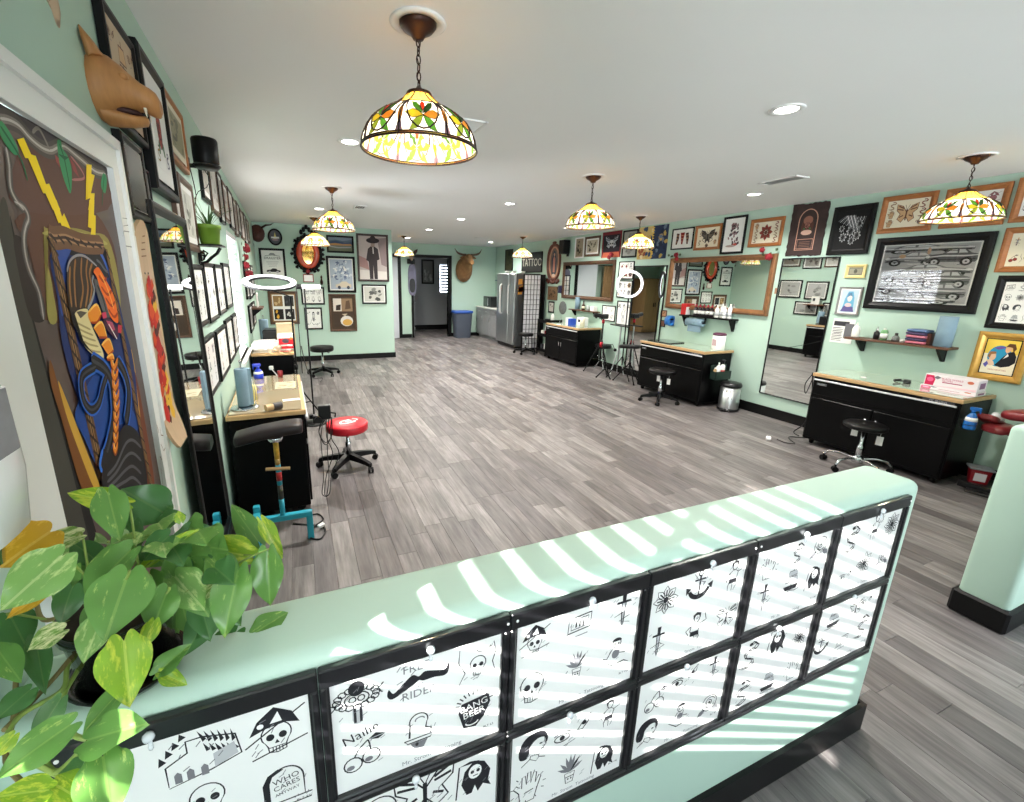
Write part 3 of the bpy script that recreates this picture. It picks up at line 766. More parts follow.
def m_anchor(A, k=K, f=None, w=.08):
    A.line(arc(0, .75, .16, .16), w, k, True); A.line([(0, .6), (0, -.75)], w * 1.6, k); A.line([(-.4, .35), (.4, .35)], w * 1.4, k)
    A.fill(arc(0, -.1, .85, .8, 195, 345) + arc(0, .1, .7, .7, 330, 210), k); A.fill([(-1, .05), (-.6, -.1), (-.95, -.45)], k); A.fill([(1, .05), (.6, -.1), (.95, -.45)], k)
    A.line([(-.5, .8), (-.1, .3), (.4, .1), (.1, -.3), (-.3, -.5)], w * .8, GY)
def m_dame(A, k=K, f=None, w=.055):
    A.line(arc(.05, .62, .2, .26), w, k, True); A.fill([(-.2, .55), (-.25, .85), (0, 1), (.3, .9), (.3, .6), (.15, .8), (-.05, .8)], k)
    A.line([(-.05, .38), (-.3, .2), (-.35, -.15), (-.2, -.3), (-.35, -.65), (-.3, -1)], w, k); A.line([(.1, .38), (.35, .2), (.3, -.1), (.25, -.3), (.35, -.6), (.15, -1)], w, k)
    A.line([(-.3, .2), (-.65, -.05), (-.45, -.35)], w, k); A.line([(.35, .2), (.75, .35), (.6, .8)], w, k)
    A.fill([(-.3, -.2), (.28, -.2), (.34, -.5), (-.32, -.5)], f or k); A.line([(0, -.5), (0, -1)], w * .7, k)
def m_snake(A, k=K, f=None, w=.09):
    p = [(-.7, -.9), (-.1, -.95), (.4, -.7), (.3, -.4), (-.3, -.2), (-.45, .1), (-.1, .35), (.4, .4), (.6, .65), (.3, .9), (0, .8)]
    if f: A.line(p, w * 3, f)
    A.line([(x - .1, y + .06) for x, y in p], w, k); A.line([(x + .1, y - .06) for x, y in p], w, k)
    for i in range(1, len(p) - 1): A.line([(p[i][0] - .1, p[i][1]), (p[i][0] + .1, p[i][1])], w * .6, k)
    A.fill(arc(-.05, .82, .18, .13, n=8), k)
def m_flower(A, k=K, f=None, w=.055):
    for i in range(8):
        a = i * PI / 4
        p = leafp(.18 * math.cos(a), .18 * math.sin(a), .92 * math.cos(a), .92 * math.sin(a), .2)
        if f: A.fill(p, f)
        A.line(p, w, k, True); A.line([(.25 * math.cos(a), .25 * math.sin(a)), (.65 * math.cos(a), .65 * math.sin(a))], w * 1.6, k)
    A.fill(arc(0, 0, .2, .2), k)
def m_rose(A, k=K, f=None, w=.06):
    A.fill(leafp(-.3, -.3, -.95, -.75, .2), (70, 110, 70) if f else GY); A.fill(leafp(.3, -.3, .95, -.7, .2), (70, 110, 70) if f else GY)
    if f: A.fill(arc(0, .1, .65, .65), f)
    A.line(arc(0, .1, .65, .65), w, k, True); A.line(arc(.08, .15, .42, .4, 20, 330), w, k); A.line(arc(-.02, .15, .22, .22, 150, 480), w, k)
    A.line([(-.62, .2), (-.3, -.15), (.1, -.4), (.55, -.15)], w, k); A.fill(arc(0, .15, .1, .1, n=8), k)
def m_dagger(A, k=K, f=None, w=.06):
    A.fill([(-.12, .35), (.12, .35), (.05, -.8), (0, -1), (-.05, -.8)], LG); A.line([(-.12, .35), (.12, .35), (.05, -.8), (0, -1), (-.05, -.8)], w, k, True)
    A.fill([(-.45, .32), (.45, .32), (.4, .45), (-.4, .45)], k); A.fill([(-.1, .45), (.1, .45), (.13, .9), (-.13, .9)], f or k)
    A.line([(-.5, -.35), (.1, -.15), (.5, -.4), (-.2, -.65), (.45, -.85)], w, k)
def m_ship(A, k=K, f=None, w=.06):
    A.fill([(-.8, -.45), (.85, -.4), (.6, -.8), (-.55, -.82)], k); A.line([(0, -.45), (.02, .95)], w, k)
    for y, s in ((.55, .5), (.05, .68)):
        q = [(-s, y - .2), (-s * .8, y + .22), (s * .7, y + .25), (s, y - .15)]
        A.fill(q, f or LG); A.line(q, w, k, True)
    A.line([(-1, -.85), (-.5, -.95), (0, -.85), (.5, -.97), (1, -.85)], w, k)
def m_hand(A, k=K, f=None, w=.06):
    p = [(-.4, -.95), (-.5, -.2), (-.8, .2), (-.65, .35), (-.35, .05), (-.35, .75), (-.18, .78), (-.1, .2), (-.05, .92), (.12, .92), (.15, .2), (.28, .8), (.44, .75), (.4, .1), (.58, .5), (.7, .4), (.5, -.3), (.35, -.95)]
    if f: A.fill(p, f)
    A.line(p, w, k, True); A.line([(-.2, -.35), (.3, -.25)], w, k)
    for a in range(0, 360, 40): A.line([(1.0 * math.cos(a), 1.0 * math.sin(a)), (.82 * math.cos(a), .82 * math.sin(a))], w * .7, k)
def m_castle(A, k=K, f=None, w=.05):
    A.line([(-.85, -.9), (-.85, -.2), (-.3, .1), (-.3, .5), (.1, .5), (.9, .25), (1, -.5), (.2, -.75), (-.85, -.95)], w, k)
    for i in range(4): A.fill([(-1 + .18 * i, -.1 + i * .22), (-.95 + .18 * i, .22 + i * .2), (-.8 + .18 * i, .0 + i * .22)], k)
    for i in range(6): A.fill([(.1 + .14 * i, .32 - i * .06), (.0 + .16 * i, .75 - i * .05), (.2 + .14 * i, .4 - i * .06)], k); A.fill([(.15 + .14 * i, -.05 - i * .05), (.1 + .14 * i, .28 - i * .06), (.26 + .14 * i, -.02 - i * .05)], k)
    for x in (-.6, -.3, .05): A.fill([(x - .09, -.85), (x - .09, -.55), (x, -.45), (x + .09, -.55), (x + .09, -.85)], GY)
    A.fill([(.3, -.7), (.3, -.2), (.85, 0), (.92, -.45)], LG)
def m_fist(A, k=K, f=None, w=.06):
    for i in range(12):
        a = math.radians(10 + i * 14); A.line([(.72 * math.cos(a), .3 + .6 * math.sin(a)), (.95 * math.cos(a), .3 + .85 * math.sin(a))], .06, k)
    A.fill([(-.75, .1), (-.6, .55), (.7, .7), (.8, .2), (.5, -.5), (.1, -.95), (-.5, -.85)], k)
    for j, t in enumerate(('BANG', 'BEER')):
        c = A.st; A.st = (c[0], c[1] + (.28 - .42 * j) * c[3], c[2], c[3], c[4] + .12); A.text(t, (240, 240, 236), .5); A.st = c
    A.line(arc(-.1, -.62, .3, .16, 180, 360), .07, (240, 240, 236))
def m_clown(A, k=K, f=None, w=.05):
    for i in range(16):
        a = 2 * PI * i / 16; A.line(arc(.72 * math.cos(a), .2 + .42 * math.sin(a), .15, .13, n=7), w, k, True)
    A.fill(arc(0, .62, .3, .34), k); A.line(arc(0, .15, .45, .3), w, k, True); A.line(arc(-.16, .15, .13, .13, n=8), w, k, True); A.line(arc(.16, .15, .13, .13, n=8), w, k, True)
    A.fill([(-.18, -.25), (.18, -.25), (.2, -.8), (.1, -1), (-.1, -1), (-.2, -.8)], LG); A.line([(-.1, -.25), (-.1, -.95)], w * 2, k); A.line([(.12, -.25), (.12, -.95)], w * 2, k)
    A.line([(-1, .2), (-.75, .05), (-.95, -.15)], w, k); A.line([(1, .55), (.75, .3), (.95, .1)], w, k)
def m_cream(A, k=K, f=None, w=.06):
    A.line(arc(0, .5, .4, .4, -20, 200), w, k); A.line([(-.38, .4), (-.42, -.3)], w * 1.4, k); A.line([(.36, .38), (.3, .05), (.55, -.1), (.5, -.45)], w * 1.4, k)
    A.line([(-.65, -.4), (.6, -.4), (.5, -.58), (-.5, -.58)], w, k, True); A.fill([(-.38, -.62), (.38, -.62), (.2, -1), (-.2, -1)], GY); A.fill(arc(-.1, -.75, .08, .1, n=6), k)
    A.line(arc(.05, .55, .2, .14, 0, 200), w, GY)
def m_screen(A, k=K, f=None, w=.06):
    A.line([(-.8, -.5), (.75, -.35), (.8, .65), (-.75, .5)], w * 1.6, k, True); A.line([(-.6, -.3), (.55, -.2), (.6, .45), (-.55, .35)], w, k, True)
    for x in (-.25, 0, .25): A.fill([(x - .07, -.18), (x + .05, -.17), (x + .07, .25), (x - .04, .22)], k)
    A.line([(-.6, -.85), (.6, -.75)], w, GY); A.line([(-.85, -.5), (-.95, -.9)], w, k)
def m_mermaid(A, k=K, f=None, w=.06):
    A.line(arc(0, .6, .28, .3), w, k, True); A.fill(arc(0, .72, .32, .22, 0, 180), k); A.line([(-.25, .3), (-.6, -.3), (-.85, -.2)], w, k); A.line([(.25, .3), (.2, -.1), (.65, -.2)], w, k)
    A.line([(-.9, -.35), (-.2, -.85), (.6, -.75), (.95, -.95)], w * 1.4, k); A.fill(arc(-.02, -.12, .25, .3), GY); A.fill(arc(-.12, .55, .07, .07, n=6), k); A.fill(arc(.12, .55, .07, .07, n=6), k)
def m_torso(A, k=K, f=None, w=.05):
    A.line([(-.9, -1), (-.55, -.3), (-.85, .3), (-.8, 1)], w, k); A.line([(.9, -.7), (.75, -.1), (.9, .4), (.8, .95), (.6, .6), (.95, .3)], w, k); A.line(arc(.3, .85, .35, .25, 190, 350), w, k)
    c = A.st; A.st = (c[0] + .05 * c[2], c[1] - .1 * c[3], c[2] * .6, c[3] * .6, 0); m_skull(A, k, f, .08); A.st = c
MOTIFS = [m_skull, m_pirate, m_cherry, m_butterfly, m_reaper, m_bob, m_plant, m_eyes, m_anchor, m_dame, m_snake, m_flower, m_rose, m_dagger, m_ship, m_hand, m_cream, m_screen, m_mermaid, m_torso]

# ================================================================ the sheets on the half wall
G0, GW = -0.39, 0.375
posts = [-.39, -.018, .362, .735, 1.108, 1.483, 1.862]
FZ = [(.735, 1.034), (.432, .722)]
SHEETS = {  # (row, column): motif, pixel centre in the photograph, half size in metres
    (0, 0): [(m_castle, 200, 752, .042), (m_pirate, 276, 731, .04), (m_tomb, 284, 786, .035), (m_skull, 208, 800, .03)],
    (0, 1): [(m_clown, 357, 702, .036), (m_moust, 419, 679, .045), (m_torso, 477, 664, .034), (m_fist, 474, 710, .034), (m_cherry, 362, 752, .036), (m_cream, 419, 730, .034)],
    (0, 2): [(m_pirate, 535, 640, .03), (m_screen, 580, 624, .028), (m_dagger, 624, 606, .036), (m_plant, 577, 664, .03), (m_mermaid, 616, 652, .032), (m_skull, 532, 688, .034)],
    (0, 3): [(m_flower, 666, 600, .032), (m_anchor, 700, 585, .034), (m_dame, 738, 574, .034), (m_dagger, 658, 641, .034), (m_dame, 695, 628, .036), (m_butterfly, 727, 616, .03)],
    (0, 4): [(m_hand, 769, 567, .03), (m_snake, 798, 553, .024), (m_rose, 822, 546, .032), (m_dagger, 764, 597, .034), (m_ship, 792, 580, .03), (m_reaper, 815, 577, .03)],
    (0, 5): [(m_snake, 852, 539, .034), (m_dame, 876, 526, .034), (m_flower, 898, 522, .034), (m_flower, 864, 563, .034), (m_rose, 884, 557, .026), (m_eyes, 845, 577, .028)],
    (1, 1): [(m_butterfly, 425, 790, .05), (m_reaper, 474, 777, .036), (m_skull, 380, 815, .04), (m_rose, 478, 815, .03), (m_anchor, 375, 850, .03), (m_dagger, 430, 845, .04)],
    (1, 2): [(m_bob, 535, 748, .036), (m_eyes, 572, 734, .04), (m_dame, 609, 713, .03), (m_plant, 570, 768, .036), (m_reaper, 603, 757, .03), (m_hand, 528, 787, .036)],
    (1, 3): [(m_cherry, 655, 699, .034), (m_eyes, 684, 681, .036), (m_dagger, 714, 668, .032), (m_bob, 648, 732, .034), (m_mermaid, 680, 715, .032), (m_rose, 709, 704, .032)],
    (1, 4): [(m_snake, 750, 655, .034), (m_reaper, 777, 641, .034), (m_flower, 803, 636, .03), (m_snake, 742, 693, .034), (m_ship, 768, 681, .03), (m_hand, 793, 668, .032)],
    (1, 5): [(m_ship, 834, 618, .03), (m_butterfly, 856, 608, .028), (m_eyes, 868, 596, .026), (m_anchor, 821, 645, .03), (m_screen, 842, 641, .026), (m_snake, 862, 626, .034)],
}
PANELN = {(0, 0): 'with a hatted skull and tombstone, nearest the pothos', (0, 1): 'with a moustache, cherries and a clown, second from the plant', (0, 2): 'with a pirate skull and framed screen, third from the plant',
          (0, 3): 'with an anchor and standing figures, fourth from the plant', (0, 4): 'with a small ship and daggers, second from the open end', (0, 5): 'with mandala flowers and a snake, at the open end',
          (1, 0): 'low below the pothos leaves, cut by the photo bottom', (1, 1): 'with a striped butterfly and a hooded reaper, lower row', (1, 2): 'with a bobbed woman and a potted plant, lower row',
          (1, 3): 'with eyes and cherries, lower row, above the plain mint wall', (1, 4): 'with snakes and a ship, lower row, second from open end', (1, 5): 'with a ship and lettering, lower row, at the open end'}
rng = random.Random(11)
FY = PONY_F
for row in (0, 1):
    for col_ in range(6):
        x0, x1 = posts[col_], posts[col_ + 1]; z0, z1 = FZ[row]
        cx, cz = (x0 + x1) / 2, (z0 + z1) / 2
        t = thing('flash_panel', 'black framed flash sheet ' + PANELN[(row, col_)], 'flash panel', (cx, FY, cz), 0, 'flash panels on the half wall')
        w, h = x1 - x0, z1 - z0
        fw_ = .0135
        f = MB(); f.use(M_BLKG if 0 else mat('black_frame_moulding', (17, 17, 20), rough=.3, coat=.4, noise=(12, .1)))
        a, b = w / 2 - .0006, h / 2 + .006
        tp = .022 if row == 0 else .012; bt = .012 if row == 0 else .016
        f.mm((-a, -.017, b - tp - .006), (a, -.0005, b + (.012 if row == 0 else 0)), .003); f.mm((-a, -.017, -b + .0005), (a, -.0005, -b + bt), .003)
        f.mm((-a, -.017, -b + bt), (-a + fw_, -.0005, b - tp - .006), .003); f.mm((a - fw_, -.017, -b + bt), (a, -.0005, b - tp - .006), .003)
        # thin inner lip
        f.mm((-a + fw_, -.012, -b + bt), (-a + fw_ + .004, -.0005, b - tp - .006)); f.mm((a - fw_ - .004, -.012, -b + bt), (a - fw_, -.0005, b - tp - .006))
        obj('frame', f, None, t)
        s = MB(); s.mm((-a + fw_, -.006, -b + bt), (a - fw_, -.003, b - tp - .006)); obj('flash_sheet', s, mat('flash_sheet_paper', (238, 239, 236), rough=.32, coat=.2, noise=(5, .01)), t)
        for mo, px, py, sz in SHEETS.get((row, col_), [(rng.choice(MOTIFS), None, i, .034) for i in range(6)]):
            if px is None:
                lx_, lz_ = (-.11 + .11 * (py % 3)), (.06 - .13 * (py // 3))
            else:
                u, z = FRONTW.uz(px, py, .0065); lx_, lz_ = u - cx, z - cz
            if True: lx_ = max(-a + .062, min(a - .062, lx_)); lz_ = max(-b + .066, min(b - .075, lz_))
            sz *= 1.4; A = Art(-.0061, .000035); A.at(lx_, lz_, sz, sz, 0); mo(A)
            for _k in range(9):
                hx_, hz_, ha_ = rng.uniform(-.75, .75), rng.uniform(-.8, .6), rng.uniform(.3, 1.2)
                A.line([(hx_, hz_), (hx_ + .2 * math.cos(ha_), hz_ + .2 * math.sin(ha_))], .028, GY)
            if mo is m_tomb:
                A.at(lx_ + .005, lz_ + .016, sz, sz, .15); A.text('WHO', K, .36); A.at(lx_ + .005, lz_ + .001, sz, sz, .15); A.text('CARES', K, .32); A.at(lx_ + .005, lz_ - .014, sz, sz, .15); A.text('ANYWAY', K, .2)
            if mo is m_moust:
                A.at(lx_ - .005, lz_ + .03, sz); A.text('FREE', GY, .42); A.at(lx_, lz_ - .034, sz); A.text('RIDER', GY, .42)
            if mo is m_cherry and row == 0:
                A.at(lx_, lz_ + .045, sz, sz, .25); A.text('Nailie', K, .6)
            obj('ink_drawing', A.mb, None, t, fix=False)
        A = Art(-.0061, .000035)
        A.at(.02, -b + bt + .012, .01, .01); A.text('Mr. Strom  Tattooing', GY, 1.5); A.at(a - fw_ - .028, -b + bt + .028, .01); A.text(rng.choice(['BLT 63', 'BLT 145', 'BLT 87']), K, .85)
        obj('signature', A.mb, None, t, fix=False)
        if col_ % 1 == 0:
            q = MB(); cxk = (-.06 if col_ == 0 else .015) if row == 0 else -.02
            M_CLIP = mat('clear_plastic_clip', (226, 232, 236), rough=.12, coat=1.0, spec=.8, noise=(30, .05))
            q.use(M_CLIP); zc = b - .008
            q.lathe([(.001, -.027), (.006, -.027), (.009, -.022), (.008, -.0175), (.001, -.0175)], (cxk, 0, zc), 10, 'y'); q.box((cxk, -.019, zc - .014), (.006, .003, .02), .001); q.ell((cxk, -.02, zc - .022), (.004, .003, .006), 8, 5)
            obj('clip', q, None, t)
        if row == 0:
            q = MB(); q.ell((a - fw_ * .5 if col_ % 2 else -a + fw_, -.0175, b - .006), (.0035, .002, .0035), 8, 5); obj('screw_head', q, M_WHITE, t)
# the strip of black moulding under the lower row
bm = MB(); bm.mm((posts[0], FY - .017, .412), (posts[6], FY - .0005, .4255), .003); struct('trim_3', bm, mat('black_frame_moulding', (17, 17, 20)))

# ================================================================ framed pictures
def frame_bars(mb, w, h, fw_, fd, lip=.0):
    """mitred moulding: outer edge, raised bead, inner slope"""
    prof = [(0, 0), (0, -fd * .85), (fw_ * .18, -fd), (fw_ * .5, -fd), (fw_ * .8, -fd * .6), (fw_, -fd * .45), (fw_, 0)]
    cs = [(-1, -1), (1, -1), (1, 1), (-1, 1)]
    rings = [[(sx * (w / 2 - d), y, sz * (h / 2 - d)) for d, y in prof] for sx, sz in cs]
    n = len(prof)
    for i in range(4):
        a, b = rings[i], rings[(i + 1) % 4]
        mb.add(a + b, [(j, j + 1, n + j + 1, n + j) for j in range(n - 1)])
    return mb
PICN = [0]
def picture(name, label, wall, quad, fm, fw_, fd, art=None, mount=0.0, paper=None, mount_m=None, group=None, glass=False, off=.002, cat='picture', roll=0.0, deckle=0):
    u, z, w, h = quad if isinstance(quad[0], (int, float)) else wall.quad(quad, fd)
    t = thing(name, label, cat, wall.p(u, z, off), wall.th, group)
    if roll: t.rotation_euler = (0, roll, wall.th)
    PICN[0] += 1
    if fw_ > 0:
        f = MB(); f.use(fm); frame_bars(f, w, h, fw_, fd); f.mm((-w / 2 + .004, -.003, -h / 2 + .004), (w / 2 - .004, 0, h / 2 - .004)); obj('frame', f, None, t)
    iw, ih = w - 2 * fw_, h - 2 * fw_
    y = (-fd * (.72 if wall is LEFT else .42)) if fw_ > 0 else -.002
    if mount > 0:
        s = MB(); s.mm((-iw / 2, y, -ih / 2), (iw / 2, y + .0015, ih / 2)); obj('mount', s, mount_m or M_PAPER, t)
        iw -= 2 * mount; ih -= 2 * mount; y -= .0012
    s = MB(); s.mm((-iw / 2, y, -ih / 2), (iw / 2, y + .001, ih / 2)); obj('print', s, paper or M_PAPER, t)
    if art:
        A = Art(y - .0002, .00004); art(A, iw, ih, random.Random(PICN[0] * 17)); obj('drawing', A.mb, None, t, fix=False)
        y = A.y
    if glass:
        s = MB(); s.mm((-w / 2 + fw_, y - .0024, -h / 2 + fw_), (w / 2 - fw_, y - .0012, h / 2 - fw_)); obj('glass', s, glass_mat(), t)
    return t
# ---- picture contents
RED, BRN, TAN, GRN, BLU = (150, 52, 46), (96, 62, 50), (196, 160, 120), (96, 112, 84), (92, 120, 150)
def a_flash(nx, ny, cols=None, sz=.8, k=K, mot=None):
    def f(A, w, h, r):
        cw, ch = w / nx, h / ny
        for i in range(nx):
            for j in range(ny):
                s = min(cw, ch) * .5 * sz
                A.at(-w / 2 + (i + .5) * cw, -h / 2 + (j + .5) * ch, s, s, r.uniform(-.15, .15))
                r.choice(mot or MOTIFS)(A, k, r.choice(cols) if cols else None, .07)
    return f
def a_center(mo, side, cols, k=K, extra=3):
    def f(A, w, h, r):
        s = min(w, h)
        A.at(0, 0, w * .27, h * .42, 0); mo(A, k, cols[0], .06)
        for i in range(extra * 2):
            x = (-1 if i % 2 else 1) * w * .37; z = h * (.32 - .64 * (i // 2) / max(1, extra - 1))
            A.at(x, z, s * .14, s * .15, r.uniform(-.2, .2)); r.choice(side)(A, k, r.choice(cols), .08)
    return f
def a_legs(A, w, h, r):
    for i, (x, c_) in enumerate(((-.3, BRN), (0, RED), (.3, BRN))):
        A.at(x * w, 0, w * .13, h * .42, (-.12, 0, .12)[i] * (1 if i != 1 else 0))
        A.fill([(-1, 1), (1, 1), (.55, -.1), (.35, -.9), (-.3, -.9), (-.55, -.1)] if i == 1 else [(-.7, .9), (.5, .9), (.75, .1), (.2, -.95), (-.4, -.9), (-.5, 0)], c_)
        for q in range(7): A.line([(-.8 + q * .1, .8 - q * .25), (.7 - q * .1, .75 - q * .25)], .1, TAN if q % 2 else K)
def a_moth(A, w, h, r):
    A.at(0, h * .05, w * .32, h * .4); A.fill([(0, .1), (-.5, .7), (-1, .9), (-.85, .1), (-.4, -.3), (-.25, -.9), (0, -.5), (.25, -.9), (.4, -.3), (.85, .1), (1, .9), (.5, .7)], (96, 90, 80)); m_butterfly(A, K, None, .07)
    for x, z in ((-.36, -.25), (.36, -.25), (-.33, .2), (.36, .15), (0, -.42)): A.at(x * w, z * h, w * .09, h * .13); r.choice([m_flower, m_hand, m_snake])(A, K, TAN, .09)
def a_castle(A, w, h, r):
    c_ = (112, 76, 84)
    for i in range(46):
        a, b = r.uniform(-.32, .36), r.random()
        x, z = a * w * (1.1 - b * .6), h * (-.32 + b * .68)
        A.at(x, z, w * .05, h * .04, r.uniform(-.6, .6)); A.fill([(-1, -1), (.8, -.9), (.9, .6), (.1, 1.6), (-.8, .6)], r.choice([c_, (84, 66, 74), (150, 120, 124), (60, 48, 54)]))
    A.at(w * .15, -h * .32, w * .12, h * .05); A.fill(arc(0, 0, 1, 1), (196, 90, 70)); A.at(-w * .1, -h * .36, w * .3, h * .04); A.fill(arc(0, 0, 1, 1), (176, 158, 150))
def a_ironart(A, w, h, r):
    A.at(0, 0, w / 2, h / 2); A.fill([(-1, -1), (1, -1), (1, 1), (-1, 1)], (14, 14, 16))
    for i in range(7): A.at(0, 0, w / 2, h / 2); A.line([(-.95 + i * .12, .5 - i * .05), (-.5 + .1 * i, .75), (-.1 + i * .12, .1 - i * .05), (.2 + i * .1, .65)], .07, (210, 212, 214) if i % 2 else (110, 112, 116))
    for x, z, s in ((-.45, -.35, .3), (0, -.05, .34), (.45, -.3, .3), (.15, -.55, .26), (.5, .3, .26), (-.6, .1, .22)):
        A.at(x * w / 2, z * h / 2, s * w / 2, s * h / 2); m_flower(A, (30, 30, 32), (205, 207, 208), .09)
def a_cars(A, w, h, r):
    A.at(0, 0, w / 2, h / 2); A.fill([(-1, -1), (1, -1), (1, 1), (-1, 1)], (196, 197, 198))
    def car(cx, cz, sx, sz, c_, flip=1):
        A.at(cx * w / 2, cz * h / 2, sx * w / 2 * flip, sz * h / 2)
        A.fill([(-1, -.5), (-1.02, 0), (-.85, .3), (-.35, .42), (-.05, .95), (.5, .92), (.75, .45), (1, .3), (1.02, -.35), (.95, -.55)], c_)
        A.fill([(-.22, .45), (0, .82), (.2, .84), (.22, .45)], (226, 228, 230)); A.fill([(.28, .45), (.28, .84), (.48, .82), (.62, .46)], (226, 228, 230))
        A.line([(-1, .02), (-.3, .18), (.5, .12), (1, .18)], .1, (236, 236, 236)); A.line([(-.95, -.3), (.98, -.22)], .08, (70, 70, 72))
        for x in (-.6, .62):
            A.fill(arc(x, -.5, .24, .46, n=12), (40, 40, 42)); A.fill(arc(x, -.5, .14, .27, n=10), (220, 221, 222)); A.fill(arc(x, -.5, .05, .1, n=6), (60, 60, 62))
        A.fill(arc(-.9, .08, .1, .17, n=8), (240, 240, 240))
    rows = [(-.05, .86, .95, .16), (-.35, .52, .6, .26), (.48, .55, .52, .3), (.2, .12, .78, .22), (.45, -.2, .52, .3), (-.45, -.12, .5, .22), (-.45, -.52, .5, .24), (.36, -.62, .6, .3), (-.1, -.9, .9, .16)]
    for i, (x, z, a, b) in enumerate(rows): car(x, z, a, b, ((122, 123, 126), (150, 151, 153), (104, 105, 108), (136, 137, 140))[i % 4], 1 if i % 3 else -1)
    for i in range(44):
        A.at(0, 0, w / 2, h / 2); x, z = r.uniform(-.95, .7), r.uniform(-.95, .95); A.line([(x, z), (x + r.uniform(.1, .35), z + r.uniform(-.04, .04))], .016, r.choice([(60, 60, 62), (90, 90, 92), (240, 240, 240)]))
    A.at(-.55 * w / 2, .62 * h / 2, w * .04, h * .035); A.fill(arc(0, 0, 1, 1), (214, 176, 140)); A.at(.02 * w / 2, .78 * h / 2, w * .02, h * .06); A.fill(arc(0, 0, 1, 1), (214, 176, 150))
def a_figure(A, w, h, r):
    A.at(0, 0, w / 2, h / 2); A.fill([(-1, -1), (1, -1), (1, 1), (-1, 1)], (184, 172, 168)); A.fill([(-1, -1), (1, -1), (1, -.62), (-1, -.55)], (214, 208, 202))
    A.fill([(-1, -.4), (-.3, -.55), (-.45, -.05), (-1, .1)], (164, 130, 126)); A.fill([(.35, .9), (1, .95), (1, -.4), (.6, -.3)], (142, 126, 126))
    A.fill([(-.35, .42), (-.5, -.1), (-.35, -.15), (-.32, -.2), (-.28, -.98), (-.02, -.98), (.0, -.3), (.05, -.98), (.3, -.98), (.3, -.1), (.48, -.05), (.38, .42), (.1, .55), (-.12, .55)], (62, 56, 58))
    A.fill([(-.12, .52), (.14, .52), (.16, .74), (-.12, .74)], (150, 130, 122)); A.fill(arc(.02, .8, .48, .13), (48, 42, 44)); A.fill(arc(.02, .9, .2, .12), (56, 48, 50)); A.line([(.02, .5), (.03, .2)], .06, (200, 190, 186))
def a_landscape(A, w, h, r):
    A.at(0, 0, w / 2, h / 2); A.fill([(-1, -1), (1, -1), (1, 1), (-1, 1)], (84, 104, 122)); A.fill([(-1, .45), (-.4, .65), (.2, .5), (1, .7), (1, 1), (-1, 1)], (120, 134, 150)); A.fill([(-1, .3), (-.3, .5), (.4, .25), (1, .4), (1, -.1), (-1, 0)], (66, 82, 108))
    A.fill([(-1, .05), (-.4, .15), (.2, .05), (.9, .1), (1, -.15), (-1, -.2)], (172, 130, 84)); A.fill([(-1, -.3), (1, -.2), (1, -1), (-1, -1)], (110, 116, 96)); A.line([(-.9, -.35), (-.2, -.5), (.9, -.4)], .12, (150, 152, 160))
def a_lowrider(A, w, h, r):
    A.at(0, 0, w / 2, h / 2); A.fill([(-1, -1), (1, -1), (1, 1), (-1, 1)], (176, 188, 204))
    for i in range(60):
        x, z = r.uniform(-.9, .9), r.uniform(-.5, .9); A.at(x * w / 2, z * h / 2, w * r.uniform(.03, .09), h * r.uniform(.02, .05), r.uniform(-.8, .8)); A.fill([(-1, -.8), (.6, -1), (1, .7), (-.5, 1)], r.choice([(132, 146, 172), (214, 220, 228), (154, 164, 182), (232, 232, 230), (104, 116, 146)]))
    A.at(.15 * w / 2, -.68 * h / 2, w * .36, h * .12); A.fill([(-1, -.8), (-1, 0), (-.5, .3), (-.2, .9), (.4, .9), (.7, .3), (1, .1), (1, -.8)], (214, 202, 182)); A.fill(arc(-.55, -.8, .2, .5, n=8), (70, 74, 90)); A.fill(arc(.6, -.8, .2, .5, n=8), (70, 74, 90))
def a_collage(A, w, h, r):
    A.at(0, 0, w / 2, h / 2); A.fill([(-1, -1), (1, -1), (1, 1), (-1, 1)], (70, 56, 44)); A.fill([(-.8, .08), (.85, .08), (.85, .85), (-.8, .85)], (142, 118, 92)); A.fill([(-.8, .1), (-.1, .1), (-.1, .85), (-.8, .85)], (214, 206, 196))
    A.fill([(-.6, .15), (-.2, .15), (-.15, .5), (-.55, .45)], (54, 44, 40)); A.fill([(-.8, -.85), (-.35, -.85), (-.35, -.05), (-.8, -.05)], (66, 54, 44))
    A.fill(arc(.3, -.5, .55, .32), (214, 210, 202)); A.fill(arc(.35, -.58, .42, .2), (206, 162, 84)); A.fill([(-.1, -.08), (.4, -.05), (.15, -.2)], (190, 176, 150)); A.fill([(.2, .2), (.7, .25), (.6, .75), (.3, .7)], (96, 76, 60))
def a_gold4(A, w, h, r):
    for i, (x, z) in enumerate(((-.5, .52), (.5, .52), (-.5, -.5), (.5, -.5))):
        A.at(x * w / 2, z * h / 2, w * .21, h * .2); A.fill([(-1, -1), (1, -1), (1, 1), (-1, 1)], ((150, 118, 78), (52, 54, 56), (40, 36, 34), (44, 42, 42))[i])
        for q in range(6): A.fill(arc(r.uniform(-.6, .6), r.uniform(-.7, .7), .22, .24, n=8), ((206, 176, 130), (76, 78, 80), (226, 174, 66), (222, 220, 212))[i])
